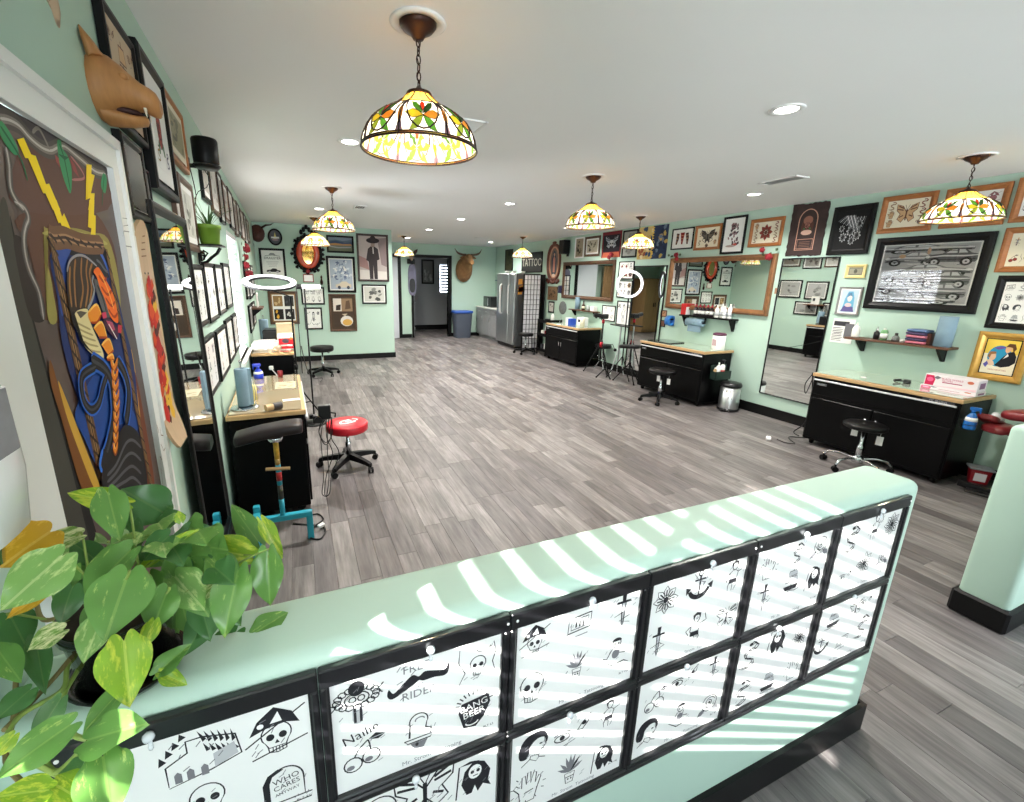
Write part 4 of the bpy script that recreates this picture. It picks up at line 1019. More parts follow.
def a_poster(A, w, h, r):
    A.at(0, h * .2, w * .1, w * .1); A.text('DRAGSTER', K, 1.6); A.line([(-3.6, 1.1), (0, 1.7), (3.6, 1.1)], .18, K)
    for i in range(3): A.at(0, h * (.05 - .08 * i), w / 2, h / 2); A.line([(-.6 + .1 * i, 0), (.55 - .1 * i, .03)], .03, GY)
    A.at(0, -h * .28, w * .33, h * .09); A.fill([(-1, -.6), (-.9, .2), (-.4, .4), (-.1, 1), (.4, .9), (.6, .3), (1, .1), (1, -.6)], K); A.fill(arc(-.55, -.6, .2, .5, n=8), LG); A.fill(arc(.55, -.6, .2, .5, n=8), LG); A.at(0, h * .36, w * .2, h * .05); m_ship(A, K)
def a_bluelady(A, w, h, r):
    A.at(0, 0, w / 2, h / 2); A.fill([(-1, -1), (1, -1), (1, 1), (-1, 1)], (188, 206, 216)); A.fill([(-.7, -.9), (-.5, .2), (-.2, .85), (.35, .85), (.6, .3), (.7, -.9)], (110, 170, 200)); A.fill(arc(.05, .3, .28, .36), (226, 214, 206)); A.fill([(-.3, .3), (-.2, .7), (.2, .75), (.35, .4), (.1, .5)], (90, 130, 160))
    A.fill([(-.8, -.95), (.8, -.95), (.6, -.5), (-.5, -.45)], (96, 90, 140)); A.fill(arc(0, -.35, .4, .18), (216, 190, 190))
def a_news(A, w, h, r):
    A.at(-w * .1, h * .3, w * .35, h * .12); A.fill([(-1, -.8), (1, -.8), (1, .8), (-1, .8)], (60, 60, 64)); A.at(w * .28, h * .02, w * .2, h * .3); A.fill([(-1, -1), (1, -1), (1, 1), (-1, 1)], (112, 112, 116))
    for i in range(9): A.at(-w * .2, h * (.12 - i * .065), w * .26, h * .02); A.fill([(-1, -.7), (r.uniform(.3, 1), -.7), (.9, .7), (-1, .7)], r.choice([(70, 70, 72), (140, 140, 142)]))
    A.at(-w * .2, -h * .08, w * .12, w * .12); A.text('exam', K, 1.3)
def a_bill(A, w, h, r):
    A.at(0, 0, w / 2, h / 2); A.fill([(-1, -1), (1, -1), (1, 1), (-1, 1)], (150, 148, 130)); A.line([(-.9, -.8), (.9, -.8), (.9, .8), (-.9, .8)], .1, (70, 72, 62), True); A.fill(arc(0, 0, .25, .6), (96, 96, 84)); A.at(0, 0, w * .2, w * .2); A.text('100', (52, 56, 48), .8)
def a_lovers(A, w, h, r):
    A.at(0, 0, w / 2, h / 2); A.fill([(-1, .15), (1, .15), (1, 1), (-1, 1)], (238, 206, 84)); A.fill([(-1, -1), (1, -1), (1, .2), (-1, .1)], (240, 232, 206))
    A.fill(arc(-.05, .05, .72, .62, n=22), (44, 142, 178)); A.fill([(-.5, .5), (-.1, .64), (.3, .62), (.1, .5), (-.2, .42)], (104, 84, 150))
    A.fill([(-.2, -.5), (.2, .05), (.45, .3), (.75, .4), (.95, .1), (.98, -.25), (.7, -.48), (.2, -.6)], (28, 28, 32)); A.fill([(.4, .25), (.3, .05), (.2, -.1), (.5, .1)], (236, 232, 226))
    A.fill([(.2, .6), (.22, .38), (.35, .25), (.55, .4), (.62, .6)], (220, 172, 132)); A.fill([(.2, .62), (.35, .82), (.7, .82), (.85, .55), (.7, .32), (.6, .6), (.4, .62)], (96, 62, 38))
    A.fill(arc(-.45, .0, .22, .24, n=12), (226, 186, 150)); A.fill([(-.75, 0), (-.65, .28), (-.3, .3), (-.25, .18), (-.55, .12), (-.6, -.1)], (150, 104, 64)); A.fill([(-.75, -.25), (-.5, -.15), (-.3, -.3), (-.2, -.5), (-.5, -.55), (-.7, -.5)], (228, 196, 166)); A.fill([(-.9, -.5), (-.7, -.3), (-.58, -.45), (-.7, -.68)], (96, 92, 170))
    A.at(.02 * w, -h * .385, w * .052, w * .052); A.text('HEARTBUSTERS', (176, 60, 44), 1.55)
def a_hide(A, w, h, r):
    A.at(0, 0, w / 2, h / 2); ir = (196, 150, 130)
    A.line([(-.5, -.75), (-.5, .35)] + arc(0, .35, .5, .4, 180, 0) + [(.5, -.75)], .04, ir, True); A.line([(-.42, -.35), (.42, -.35), (.42, -.7), (-.42, -.7)], .025, ir, True)
    A.fill(arc(0, .12, .34, .3), (88, 58, 50)); A.fill(arc(0, .35, .26, .16), (150, 104, 88)); A.fill(arc(0, -.1, .3, .1), (200, 164, 148)); m_c = A.st; A.at(0, h * .07, w * .12, h * .09); m_rose(A, (60, 36, 34), (160, 110, 96), .08)
    for i in range(4): A.at(0, 0, w / 2, h / 2); A.line([(-.3, -.45 - i * .06), (.3, -.45 - i * .06)], .02, (130, 96, 84))
def a_banner(A, w, h, r):
    A.at(0, 0, w / 2, h / 2); A.fill([(-1, -1), (1, -1), (1, 1), (-1, 1)], (120, 40, 48)); A.fill([(-.85, -.55), (.85, -.55), (.85, .75), (-.85, .75)], (40, 36, 44)); A.fill([(-.9, -1), (.9, -1), (.8, -.6), (-.8, -.6)], (196, 104, 76))
    A.at(0, h * .08, w * .34, h * .3); m_butterfly(A, (26, 26, 30), (176, 182, 190), .06); A.at(0, h * .02, w * .18, h * .2); m_skull(A, (30, 30, 34), (210, 212, 214), .07)
def a_tapestry(A, w, h, r):
    pal = [(196, 168, 96), (150, 84, 60), (60, 78, 108), (222, 204, 160), (40, 50, 72), (104, 120, 140), (176, 120, 62)]
    A.at(0, 0, w / 2, h / 2); A.fill([(-1, -1), (.0, -1), (.0, 1), (-1, 1)], (206, 180, 116)); A.fill([(0, -1), (1, -1), (1, 1), (0, 1)], (44, 56, 84))
    for i in range(70):
        x, z = r.uniform(-.9, .9), r.uniform(-.9, .9); A.at(x * w / 2, z * h / 2, w * .07, h * .06, r.uniform(0, 6)); c_ = pal[int(r.random() * 4)] if x < .05 else pal[r.choice([2, 4, 5, 0, 4])]
        A.fill([(-1, -.4), (-.2, -1), (.9, -.5), (.5, .8), (-.6, .9)], c_)
    for i in range(12): A.at(0, 0, w / 2, h / 2); z = -.95 + i * .16; A.fill([(-.02, z), (.12, z + .08), (-.02, z + .16)], (226, 190, 84))
def a_virgin(A, w, h, r):
    A.at(0, 0, w / 2, h / 2); A.fill(arc(0, 0, .95, .97), (196, 150, 128)); A.fill(arc(0, 0, .7, .86), (120, 104, 96)); A.fill([(-.35, -.7), (-.45, .1), (-.2, .6), (0, .72), (.2, .6), (.45, .1), (.35, -.7)], (50, 66, 84)); A.fill([(-.18, -.6), (-.2, .2), (0, .4), (.2, .2), (.18, -.6)], (186, 130, 118)); A.fill(arc(0, .46, .13, .1), (196, 160, 136)); A.fill(arc(0, -.78, .3, .1), (214, 200, 190))
def a_photo(c0, c1, n=14):
    def f(A, w, h, r):
        A.at(0, 0, w / 2, h / 2); A.fill([(-1, -1), (1, -1), (1, 1), (-1, 1)], c0)
        for i in range(n):
            A.at(r.uniform(-.34, .34) * w, r.uniform(-.36, .36) * h, w * r.uniform(.06, .16), h * r.uniform(.05, .14), r.uniform(-.5, .5)); t_ = r.random(); A.fill([(-1, -.7), (.2, -1), (1, .1), (.4, .9), (-.7, .8)], tuple(c0[j] + (c1[j] - c0[j]) * t_ for j in range(3)))
    return f
def Z(x0, y0, s, *pts): return [(x0 + x / s, y0 + y / s) for x, y in pts]
# right wall, read from the photograph
z4 = lambda *p: Z(640, 180, 5.12, *p)
z6 = lambda *p: Z(760, 180, 3.879, *p)
z2 = lambda *p: Z(530, 220, 6.4, *p)
OFL = 'oak framed tattoo flash on the right wall'
picture('framed_print', 'thin black frame with three brown leg studies, leftmost above the big gilt mirror', RIGHT, z4((165, 250), (273, 242), (268, 352), (157, 357)), M_BLK, .02, .022, a_legs, .03)
picture('framed_print', 'orange oak frame with a spread grey moth, second above the big gilt mirror', RIGHT, z4((285, 235), (418, 222), (405, 355), (272, 360)), M_OAK, .04, .025, a_moth, 0, M_CREAM)
picture('framed_print', 'tall black frame with a hazy plum coloured castle picture', RIGHT, z4((430, 188), (550, 180), (520, 378), (408, 378)), M_BLK, .03, .025, a_castle, .02)
picture('framed_print', 'orange oak frame with a red octopus-like crest, right above the gilt mirror corner', RIGHT, z4((568, 205), (740, 183), (718, 335), (550, 345)), M_OAK, .045, .025, a_center(m_flower, [m_hand, m_rose, m_snake], [RED, TAN], BRN), 0, M_CREAM)
picture('framed_print', 'black frame with white flowers on black, right of the dark hide', RIGHT, z6((290, 105), (456, 88), (413, 288), (255, 290)), M_BLK, .055, .025, a_ironart, 0)
picture('framed_print', 'orange oak frame with winged flash design, left of the right pendant', RIGHT, z6((480, 65), (692, 42), (655, 200), (450, 205)), M_OAK, .05, .028, a_center(m_butterfly, [m_hand, m_eyes, m_snake], [TAN, RED], BRN), 0, M_CREAM)
picture('framed_print', 'orange oak frame with faded pink flash, directly behind the right pendant', RIGHT, z6((715, 38), (982, 5), (940, 170), (700, 190)), M_OAK, .05, .028, a_flash(3, 2, [(196, 150, 150), (160, 110, 116)], .95, (140, 100, 104)), 0, M_PAPER)
q = RIGHT.quad(z6((1004, 0), (1180, -40), (1140, 150), (960, 170)), .028)
picture('framed_print', 'orange oak frame cut by the right photo edge, in the top row', RIGHT, q, M_OAK, .05, .028, a_flash(3, 2, [(196, 160, 150), TAN], .95, BRN), 0, M_PAPER)
q = RIGHT.quad(z6((952, 192), (1170, 165), (1140, 360), (908, 355)), .028)
picture('framed_print', 'orange oak frame with colourful flash, below the top row at right photo edge', RIGHT, q, M_OAK, .05, .028, a_flash(3, 2, [RED, GRN, TAN], .95, BRN), 0, M_CREAM)
picture('framed_poster', 'very large black frame with a grey print crowded with vintage cars', RIGHT, z6((455, 225), (918, 200), (832, 522), (398, 496)), M_BLK, .075, .032, a_cars, .012, glass=True)
q = RIGHT.quad(z6((925, 375), (1130, 365), (1100, 590), (866, 572)), .03)
picture('framed_print', 'black frame with rows of small grey flash, right of the vintage car poster', RIGHT, q, M_BLK, .055, .03, a_flash(3, 4, None, .85, (70, 70, 74)), 0)
q = RIGHT.quad(z6((850, 588), (1062, 600), (1000, 812), (808, 748)), .04)
picture('framed_poster', 'gold framed poster of a man in a black suit leaning over a woman', RIGHT, q, M_GOLD, .055, .04, a_lovers, .008, mount_m=M_BLK)
picture('framed_banknote', 'tiny cream and gold frame holding a banknote', RIGHT, z6((335, 330), (413, 325), (405, 380), (325, 380)), mat('pale_gold_frame', (226, 206, 140), rough=.4, noise=(10, .08)), .03, .02, a_bill, 0)
picture('framed_print', 'grey framed pale blue picture of a veiled woman, above the taped clipping', RIGHT, z6((310, 415), (402, 415), (375, 525), (287, 522)), mat('grey_frame', (128, 128, 126), rough=.4, noise=(10, .1)), .02, .02, a_bluelady, .012)
picture('taped_clipping', 'unframed black and white printed clipping at the shelf end', RIGHT, z6((285, 540), (372, 538), (355, 632), (270, 632)), None, 0, .004, a_news, 0, cat='clipping')
picture('framed_print', 'small black flash frame left of the pencil figure, below the walnut mirror', RIGHT, z2((460, 548), (545, 545), (540, 655), (458, 640)), M_BLK, .018, .02, a_flash(2, 2, None, .8), 0)
picture('framed_print', 'black framed pencil figure below the ring light, right of a smaller flash frame', RIGHT, z2((560, 517), (645, 520), (630, 680), (545, 670)), M_BLK, .022, .02, a_center(m_dame, [m_rose], [LG], GY, 1), 0)
picture('framed_print', 'black framed red and grey flash just behind the top of the ring light', RIGHT, z2((570, 266), (668, 263), (655, 378), (562, 382)), M_BLK, .018, .02, a_flash(3, 2, [RED, LG], .9), 0)
picture('framed_print', 'black framed ochre and black flash just behind the bottom of the ring light', RIGHT, z2((560, 388), (655, 386), (645, 500), (552, 495)), M_BLK, .018, .02, a_flash(3, 2, [(200, 150, 70), LG], .9), 0)
picture('framed_print', 'white framed tall photograph of a seated figure, above the walnut mirror', RIGHT, z2((290, 112), (345, 110), (340, 243), (283, 245)), M_WHITE, .03, .02, a_photo((150, 140, 120), (40, 38, 36)), 0)
picture('framed_print', 'brown framed photograph with white mount, second above the walnut mirror', RIGHT, z2((352, 108), (448, 100), (440, 228), (346, 236)), M_BROWNF, .045, .025, a_photo((190, 180, 160), (70, 62, 54)), .03)
picture('wall_banner', 'dark red banner with a grey winged skull', RIGHT, z2((465, 78), (592, 68), (578, 238), (458, 242)), None, 0, .004, a_banner, 0, mat('red_banner_cloth', (120, 40, 48), rough=.8, noise=(8, .1)), cat='banner')
picture('framed_print', 'black framed grey print half hidden by a pendant, right of the red banner', RIGHT, z2((592, 66), (690, 60), (676, 238), (586, 242)), M_BLK, .03, .025, a_photo((150, 152, 146), (90, 92, 88)), 0)
picture('wall_tapestry', 'big ochre and navy patterned tapestry behind a pendant', RIGHT, z2((700, 48), (893, 26), (866, 248), (682, 252)), None, 0, .006, a_tapestry, 0, mat('woven_tapestry', (170, 150, 110), rough=.9, noise=(9, .15)), cat='tapestry')
picture('small_print', 'little brown picture above the black mini frame beside the white screen', RIGHT, z2((115, 425), (176, 424), (172, 512), (112, 514)), M_BROWNF, .012, .015, a_photo((120, 96, 72), (60, 48, 38)), 0)
picture('small_print', 'mini black frame with white card above the far workstation', RIGHT, z2((118, 522), (155, 520), (150, 592), (116, 594)), M_BLK, .03, .015, a_photo((210, 206, 200), (120, 116, 110), 4), 0)
picture('small_print', 'small dark blue card beside the walnut mirror', RIGHT, z2((180, 420), (204, 418), (200, 468), (178, 468)), None, 0, .006, None, 0, mat('navy_card', (44, 44, 84), rough=.6, noise=(8, .1)), cat='card')
picture('small_print', 'tiny brown frame above the blue tape roll', RIGHT, z4((107, 666), (137, 666), (134, 702), (104, 700)), M_BROWNF, .02, .015, a_photo((170, 130, 100), (80, 56, 44), 4), 0)
picture('small_print', 'tiny black frame left of the blue tape roll', RIGHT, z4((103, 717), (128, 717), (126, 752), (101, 752)), M_BLK, .018, .015, a_photo((120, 84, 70), (50, 40, 36), 4), 0)
picture('thermostat_box', 'small brown thermostat box between the gilt mirror and the tall thin mirror', RIGHT, z4((686, 553), (706, 553), (704, 583), (684, 583)), None, 0, .02, None, 0, mat('tan_plastic', (150, 112, 84), rough=.5, noise=(6, .05)), cat='thermostat')  # a small brown thermostat box
picture('dark_picture', 'dark mossy picture above the refrigerator', RIGHT, Z(500, 230, 11.45, (62, 220), (148, 222), (140, 470), (52, 466)), M_BLK, .03, .02, a_photo((60, 60, 40), (36, 38, 28)), 0)
def a_sign(A, w, h, r):
    A.at(0, -h * .02, w * .25, h * .62); A.text('TATTOO', (206, 204, 190), 1.0)
picture('tattoo_sign', 'black sign lettered TATTOO behind the far right pendant', RIGHT, Z(500, 230, 11.45, (250, 262), (482, 250), (472, 480), (244, 490)), M_BLK, .03, .03, a_sign, 0, mat('black_sign_board', (20, 20, 20), rough=.5, noise=(6, .1)), cat='sign')
# partition wall
z5 = lambda *p: Z(230, 180, 5.01, *p)
z8 = lambda *p: Z(320, 220, 6.685, *p)
picture('framed_poster', 'black framed white hot rod poster, left of the heart mirror', PICW, z5((140, 342), (275, 342), (283, 495), (158, 490)), M_BLK, .04, .025, a_poster, 0)
picture('framed_print', 'black framed blue and ochre landscape under the left pendant', PICW, z8((40, 100), (225, 108), (227, 222), (48, 218)), M_BLK, .035, .025, a_landscape, 0)
picture('framed_print', 'large black framed pale blue lowrider drawing', PICW, z8((40, 240), (235, 244), (240, 485), (52, 485)), M_BLK, .045, .028, a_lowrider, .02)
picture('framed_print', 'brown framed collage with a gold plate, below the pale blue drawing', PICW, z8((57, 498), (240, 492), (247, 742), (68, 745)), M_BROWNF, .04, .028, a_collage, 0)
picture('framed_photograph', 'largest dark framed photograph, a standing man in a wide sombrero', PICW, z8((243, 90), (458, 98), (460, 412), (255, 410)), mat('dark_walnut_frame', (54, 38, 34), rough=.4, noise=(10, .15)), .04, .03, a_figure, 0)
picture('framed_print', 'small black frame with grey photographs, under the sombrero portrait', PICW, z8((278, 432), (444, 430), (446, 560), (284, 562)), M_BLK, .03, .022, a_photo((200, 200, 192), (70, 72, 70)), .02)
picture('framed_print', 'small wide black frame of ink flash, just under the white tube light', PICW, z5((355, 538), (472, 534), (475, 622), (360, 626)), M_BLK, .03, .022, a_flash(3, 2, None, .9), .015)
picture('framed_print', 'small upright black frame of ink flash, above the black stool', PICW, z5((373, 640), (462, 638), (465, 748), (377, 750)), M_BLK, .03, .022, a_center(m_mermaid, [m_hand, m_eyes], [GY], K, 2), .02)
picture('framed_print', 'brown frame with four gold and black windows, behind the left ring light', PICW, z5((190, 556), (340, 558), (348, 720), (200, 725)), M_BROWNF, .05, .028, a_gold4, .02, mount_m=mat('gold_mount', (150, 112, 62), rough=.5, noise=(9, .1)))
# ================================================================ left wall
# white casing round the painted door
t = MB(); t.use(M_WHITE)
for a, b, z0, z1 in ((1.742, 1.818, 0, 2.112), (.93, 1.042, 0, 2.112), (1.042, 1.742, 2.028, 2.112)): lbox(t, a, b, z0, z1, 0, .016)
lbox(t, 1.796, 1.818, 0, 2.118, .016, .026); lbox(t, .93, 1.818, 2.09, 2.118, .016, .026)
CAS = struct('trim_4', t)
A = Art(-.0166, .00004)
BR_ = (120, 70, 50)
def lpx(A_, u0, z0, off=.017):
    def f(pts): return [tuple(Vector((LEFT.uz(x, y, off)[0] - u0, LEFT.uz(x, y, off)[1] - z0))) for x, y in pts]
    return f
g = lpx(A, 1.78, 1.0)
for pts in ([(122.5, 218), (129, 219), (129.5, 225), (123.5, 226)], [(123, 237), (124, 231), (130, 232), (131, 238)], [(126, 246), (132, 247)], [(157, 425), (159, 433)], [(160, 427), (161, 435), (165, 436), (163.5, 429), (166, 437)], [(161, 444), (164, 451), (166, 446), (167, 452)], [(160, 456), (162, 460)], [(161, 468), (163, 486)]): A.line(g(pts), .003, BR_ if pts[0][1] > 300 else (150, 150, 148))
o = obj('scrawl', A.mb, None, CAS, fix=False); o.location = LEFT.p(1.78, 1.0); o.rotation_euler = (0, 0, LEFT.th)

# painted door: a cobra in a rope frame
U0, Z0 = 1.393, 1.015
t = thing('painted_door', 'tall door painted with an orange braided cobra in a rope frame', 'painting', LEFT.p(U0, 0.0), LEFT.th)
m = MB(); m.mm((-.35, -.0, .004), (.35, .035, 2.026)); obj('door_panel', m, mat('dark_brown_door_paint', (70, 48, 40), rough=.42, coat=.15, noise=(3, .12)), t)
g = lpx(None, U0, 0.0, .001)
DK = (34, 28, 28); SW = (128, 120, 116); GD = (150, 104, 36)
SMO = [True]
def cat_closed(P):
    out = []; n = len(P)
    for i in range(n):
        p0, p1, p2, p3 = P[i - 1], P[i], P[(i + 1) % n], P[(i + 2) % n]
        for k in range(4):
            f = k / 4; out.append(tuple(.5 * ((2 * p1[j]) + (p2[j] - p0[j]) * f + (2 * p0[j] - 5 * p1[j] + 4 * p2[j] - p3[j]) * f * f + (3 * p1[j] - p0[j] - 3 * p2[j] + p3[j]) * f ** 3) for j in (0, 1)))
    return out
def cat_open(P):
    out = []; n = len(P)
    for i in range(n - 1):
        p0, p1, p2, p3 = P[max(i - 1, 0)], P[i], P[i + 1], P[min(i + 2, n - 1)]
        for k in range(4):
            f = k / 4; out.append(tuple(.5 * ((2 * p1[j]) + (p2[j] - p0[j]) * f + (2 * p0[j] - 5 * p1[j] + 4 * p2[j] - p3[j]) * f * f + (3 * p1[j] - p0[j] - 3 * p2[j] + p3[j]) * f ** 3) for j in (0, 1)))
    return out + [P[-1]]
class PArt(Art):
    def fill(s, pts, c): return Art.fill(s, cat_closed(pts) if c != (246, 214, 24) and len(pts) > 4 else pts, c)
    def line(s, pts, w, c, closed=False): return Art.line(s, cat_open(pts) if len(pts) > 2 else pts, w, c, closed)
A = PArt(-.0006, .00004)
A.fill([(-.35, .004), (.35, .004), (.35, .7), (-.35, .7)], (40, 28, 27))
zA = lambda *p: g(Z(0, 90, 6.683, *p)); zB = lambda *p: g(Z(0, 200, 6.683, *p)); zC = lambda *p: g(Z(50, 210, 5.347, *p)); zD = lambda *p: g(Z(50, 360, 5.347, *p))
A.fill(zB((130, 100), (560, 20), (760, 300), (790, 700), (650, 800), (300, 800), (240, 520), (180, 280)), (94, 62, 50))
A.fill(zA((120, 420), (200, 330), (520, 440), (700, 560), (720, 800), (130, 800)), (96, 66, 58))
A.fill(zA((0, 90), (700, 510), (720, 560), (600, 540), (430, 380), (330, 410), (210, 320), (100, 220), (0, 180)), (66, 60, 66))
A.fill(g([(0, 205), (6, 200), (15, 245), (32, 320), (52, 395), (72, 470), (95, 560), (75, 562), (37, 450), (18, 318), (0, 240)]), (66, 64, 58))
A.fill(g([(10, 215), (16, 240), (34, 320), (55, 395), (78, 470), (108, 575), (95, 560), (72, 470), (52, 395), (32, 320), (15, 245)]), (18, 16, 16))
A.fill(zB((90, 250), (180, 300), (210, 480), (290, 660), (300, 800), (215, 800), (150, 600)), (40, 30, 28))
def stroke(pts, w, c): A.line(pts, w, c)
for w, c_ in ((.035, (82, 76, 74)), (.016, SW), (.005, (190, 184, 180))):
    stroke(zA((0, 190), (60, 200), (130, 240), (200, 320), (280, 385), (340, 405), (385, 385), (430, 375), (500, 430), (560, 480), (640, 545), (705, 560)), w, c_)
    stroke(zB((95, 10), (150, 40), (180, 80), (190, 130), (172, 180), (160, 260), (172, 380), (205, 490), (262, 620), (292, 800)), w * .55, c_)
    stroke(zA((40, 380), (60, 500), (70, 650), (110, 740), (160, 800)), w * .6, c_)
stroke(zA((215, 285), (255, 255), (300, 330), (330, 400)), .008, SW); stroke(zA((470, 440), (540, 530), (560, 590), (480, 600)), .006, (170, 110, 110))
A.fill(zA((365, 430), (395, 460), (400, 520), (375, 480)), (150, 70, 70)); A.fill(zA((465, 450), (500, 500), (530, 590), (490, 540)), (140, 66, 64))
LF, LFD = (52, 140, 92), (24, 92, 60)
A.fill(zA((0, 205), (50, 260), (105, 360), (122, 420), (95, 432), (40, 370), (0, 295)), LF); stroke(zA((0, 240), (60, 330), (115, 420), (150, 490), (182, 605)), .006, LFD)
A.fill(zA((380, 345), (405, 340), (415, 390), (455, 450), (478, 550), (470, 690), (430, 610), (395, 480)), LF); stroke(zA((395, 360), (430, 470), (468, 670)), .006, LFD); A.fill(zA((385, 425), (460, 450), (430, 470)), LFD)
A.fill(zA((690, 555), (712, 600), (702, 690), (675, 650), (676, 600)), LF); stroke(zA((695, 570), (685, 680), (680, 775)), .004, LFD)
YE = (246, 214, 24)
A.fill(zB((290, 200), (320, 190), (480, 185), (600, 215), (720, 260), (790, 520), (802, 800), (740, 640), (700, 320), (320, 230), (345, 560), (380, 800), (320, 800), (300, 500)), (150, 140, 74))
A.fill(zB((325, 205), (480, 205), (600, 232), (700, 275), (690, 300), (320, 240)), (176, 166, 92))
A.fill(zA((110, 330), (155, 318), (205, 430), (235, 440), (305, 630), (325, 625), (400, 800), (350, 800), (300, 690), (285, 690), (200, 490), (185, 455), (165, 455)), YE)
A.fill(zB((330, 0), (375, 0), (412, 112), (425, 88), (485, 232), (435, 235), (400, 150), (388, 155)), YE)
A.fill(zA((575, 495), (610, 500), (608, 560), (630, 570), (605, 690), (630, 690), (622, 800), (586, 800), (600, 722), (570, 735)), YE)
A.fill(zB((593, 0), (628, 0), (625, 100), (637, 105), (635, 258), (600, 256), (608, 190), (585, 180)), YE)
# glow and rope
A.fill(zD((0, 0), (60, 200), (140, 430), (270, 700), (300, 802), (220, 802), (150, 640), (60, 320), (0, 120)), (120, 72, 30))
A.fill(zD((40, 110), (100, 250), (190, 480), (268, 690), (235, 690), (150, 480), (80, 280)), (204, 158, 60))
A.fill(zD((430, 0), (445, 0), (478, 260), (505, 690), (480, 690)), (206, 160, 60)); A.fill(zD((450, 60), (490, 240), (560, 690), (505, 690), (480, 300)), (112, 58, 36))
BL = (20, 42, 100)
A.fill(g([(53, 246), (102, 249), (113, 278), (124, 325), (133, 362), (139, 420), (142, 490), (106, 492), (92, 440), (76, 395), (62, 345), (57, 300)]), BL)
A.fill(zB((480, 320), (690, 325), (740, 480), (700, 520), (620, 440), (560, 360), (470, 370)), (22, 24, 34)); A.fill(zB((358, 320), (470, 320), (440, 420), (430, 640), (410, 780), (375, 560)), (40, 72, 150))
stroke(zB((660, 340), (700, 420), (745, 560), (785, 790)), .014, (54, 96, 190)); stroke(zB((640, 400), (665, 420), (700, 470), (720, 480)), .008, (90, 94, 104))
A.fill(zD((230, 80), (300, 0), (350, 60), (400, 200), (470, 330), (455, 380), (390, 340), (280, 420), (250, 560), (180, 420), (130, 280)), (24, 66, 140))
for w, c_ in ((.05, (112, 80, 56)), (.016, (164, 126, 92)), (.006, (60, 40, 32))):
    stroke(zB((318, 225), (360, 255), (430, 250), (500, 275), (580, 295), (690, 300)), w, c_)
for i in range(7): stroke(zB((330 + i * 50, 225 + i * 11), (375 + i * 50, 285 + i * 6)), .007, (46, 32, 28))
def rope(p0, p1, n, w):
    for k in range(3):
        w_, c_ = ((w, (96, 68, 44)), (w * .35, (150, 112, 66)), (w * .12, (40, 28, 24)))[k]
        A.line([p0, ((p0[0] + p1[0]) / 2, (p0[1] + p1[1]) / 2), p1], w_, c_)
    for i in range(n):
        f = i / n; x, z = p0[0] + (p1[0] - p0[0]) * f, p0[1] + (p1[1] - p0[1]) * f
        A.line([(x - w * .45, z), (x + w * .45, z - w * .9)], w * .16, (44, 30, 26))
L0, L1 = g([(50, 238), (107, 498)]); rope(L0, (L1[0], .75), 26, .04)
R0, R1 = g([(105, 249), (139, 420)]); rope(R0, (R1[0] + .005, .75), 26, .03)
# cobra
A.fill(zC((78, 330), (92, 275), (130, 243), (180, 250), (225, 280), (242, 302), (218, 330), (228, 400), (210, 490), (190, 527), (140, 532), (105, 562), (84, 480)), (52, 38, 30))
for xs in (((125, 262), (118, 340), (122, 450), (128, 520)), ((158, 255), (155, 340), (165, 430), (150, 525)), ((190, 262), (182, 330), (192, 420), (178, 520)), ((215, 285), (200, 340), (212, 420), (200, 500)), ((95, 300), (92, 400), (104, 520))): stroke(zC(*xs), .008, (150, 104, 54))
stroke(zC((78, 330), (92, 275), (130, 243), (180, 250), (240, 300)), .006, (150, 150, 156)); stroke(zC((222, 350), (215, 380), (226, 430), (210, 490), (190, 528)), .008, (140, 146, 156))
A.fill(zC((118, 560), (140, 535), (188, 530), (196, 575), (216, 632), (242, 690), (275, 770), (262, 802), (190, 750), (140, 670), (120, 600)), (224, 210, 156))
for i in range(5): stroke(zC((125 + i * 14, 600 + i * 34), (160 + i * 14, 618 + i * 34), (205 + i * 14, 640 + i * 30)), .005, (170, 154, 108))
A.fill(zC((128, 545), (150, 540), (185, 548), (150, 580)), (90, 84, 70)); A.fill(zC((115, 545), (150, 700), (262, 802), (270, 802), (200, 745), (105, 600)), (20, 18, 20))
A.fill(zC((225, 370), (262, 400), (292, 500), (310, 570), (280, 560), (245, 470)), (92, 92, 96)); stroke(zC((240, 400), (270, 470), (290, 545)), .008, (36, 36, 38))
OR, ORD = (240, 112, 30), (170, 60, 16)
A.fill(zC((220, 330), (235, 308), (252, 312), (290, 378), (330, 460), (352, 560), (350, 605), (312, 572), (282, 480), (256, 420), (238, 360)), OR)
for a, b in (((248, 350), (290, 360)), ((262, 410), (318, 430)), ((285, 470), (336, 490)), ((300, 530), (350, 550))): stroke(zC(a, ((a[0] + b[0]) / 2 + 6, b[1] + 22), b), .008, ORD)
stroke(zC((255, 335), (295, 420), (330, 530)), .006, (252, 176, 80))
for p in (((190, 548), (236, 505), (262, 560), (238, 600), (205, 602)), ((220, 632), (264, 600), (292, 682), (250, 682)), ((262, 722), (302, 690), (326, 752), (300, 778)), ((290, 790), (320, 772), (330, 802), (292, 802))):
    A.fill(zC(*p), (232, 140, 34)); stroke(zC(*p[:3]), .006, (250, 196, 90)); stroke(zC(*p[2:]), .006, ORD)
A.fill(zC((268, 595), (300, 575), (330, 610), (355, 640), (345, 690), (318, 672), (285, 630)), (70, 32, 60)); A.fill(zC((285, 590), (320, 600), (335, 640), (318, 650)), (180, 70, 100)); A.fill(zC((350, 612), (372, 618), (368, 660), (350, 655)), (196, 50, 70)); A.fill(zC((262, 550), (285, 545), (290, 575), (270, 582)), (214, 60, 100)); stroke(zC((300, 610), (345, 690)), .004, (240, 236, 230))
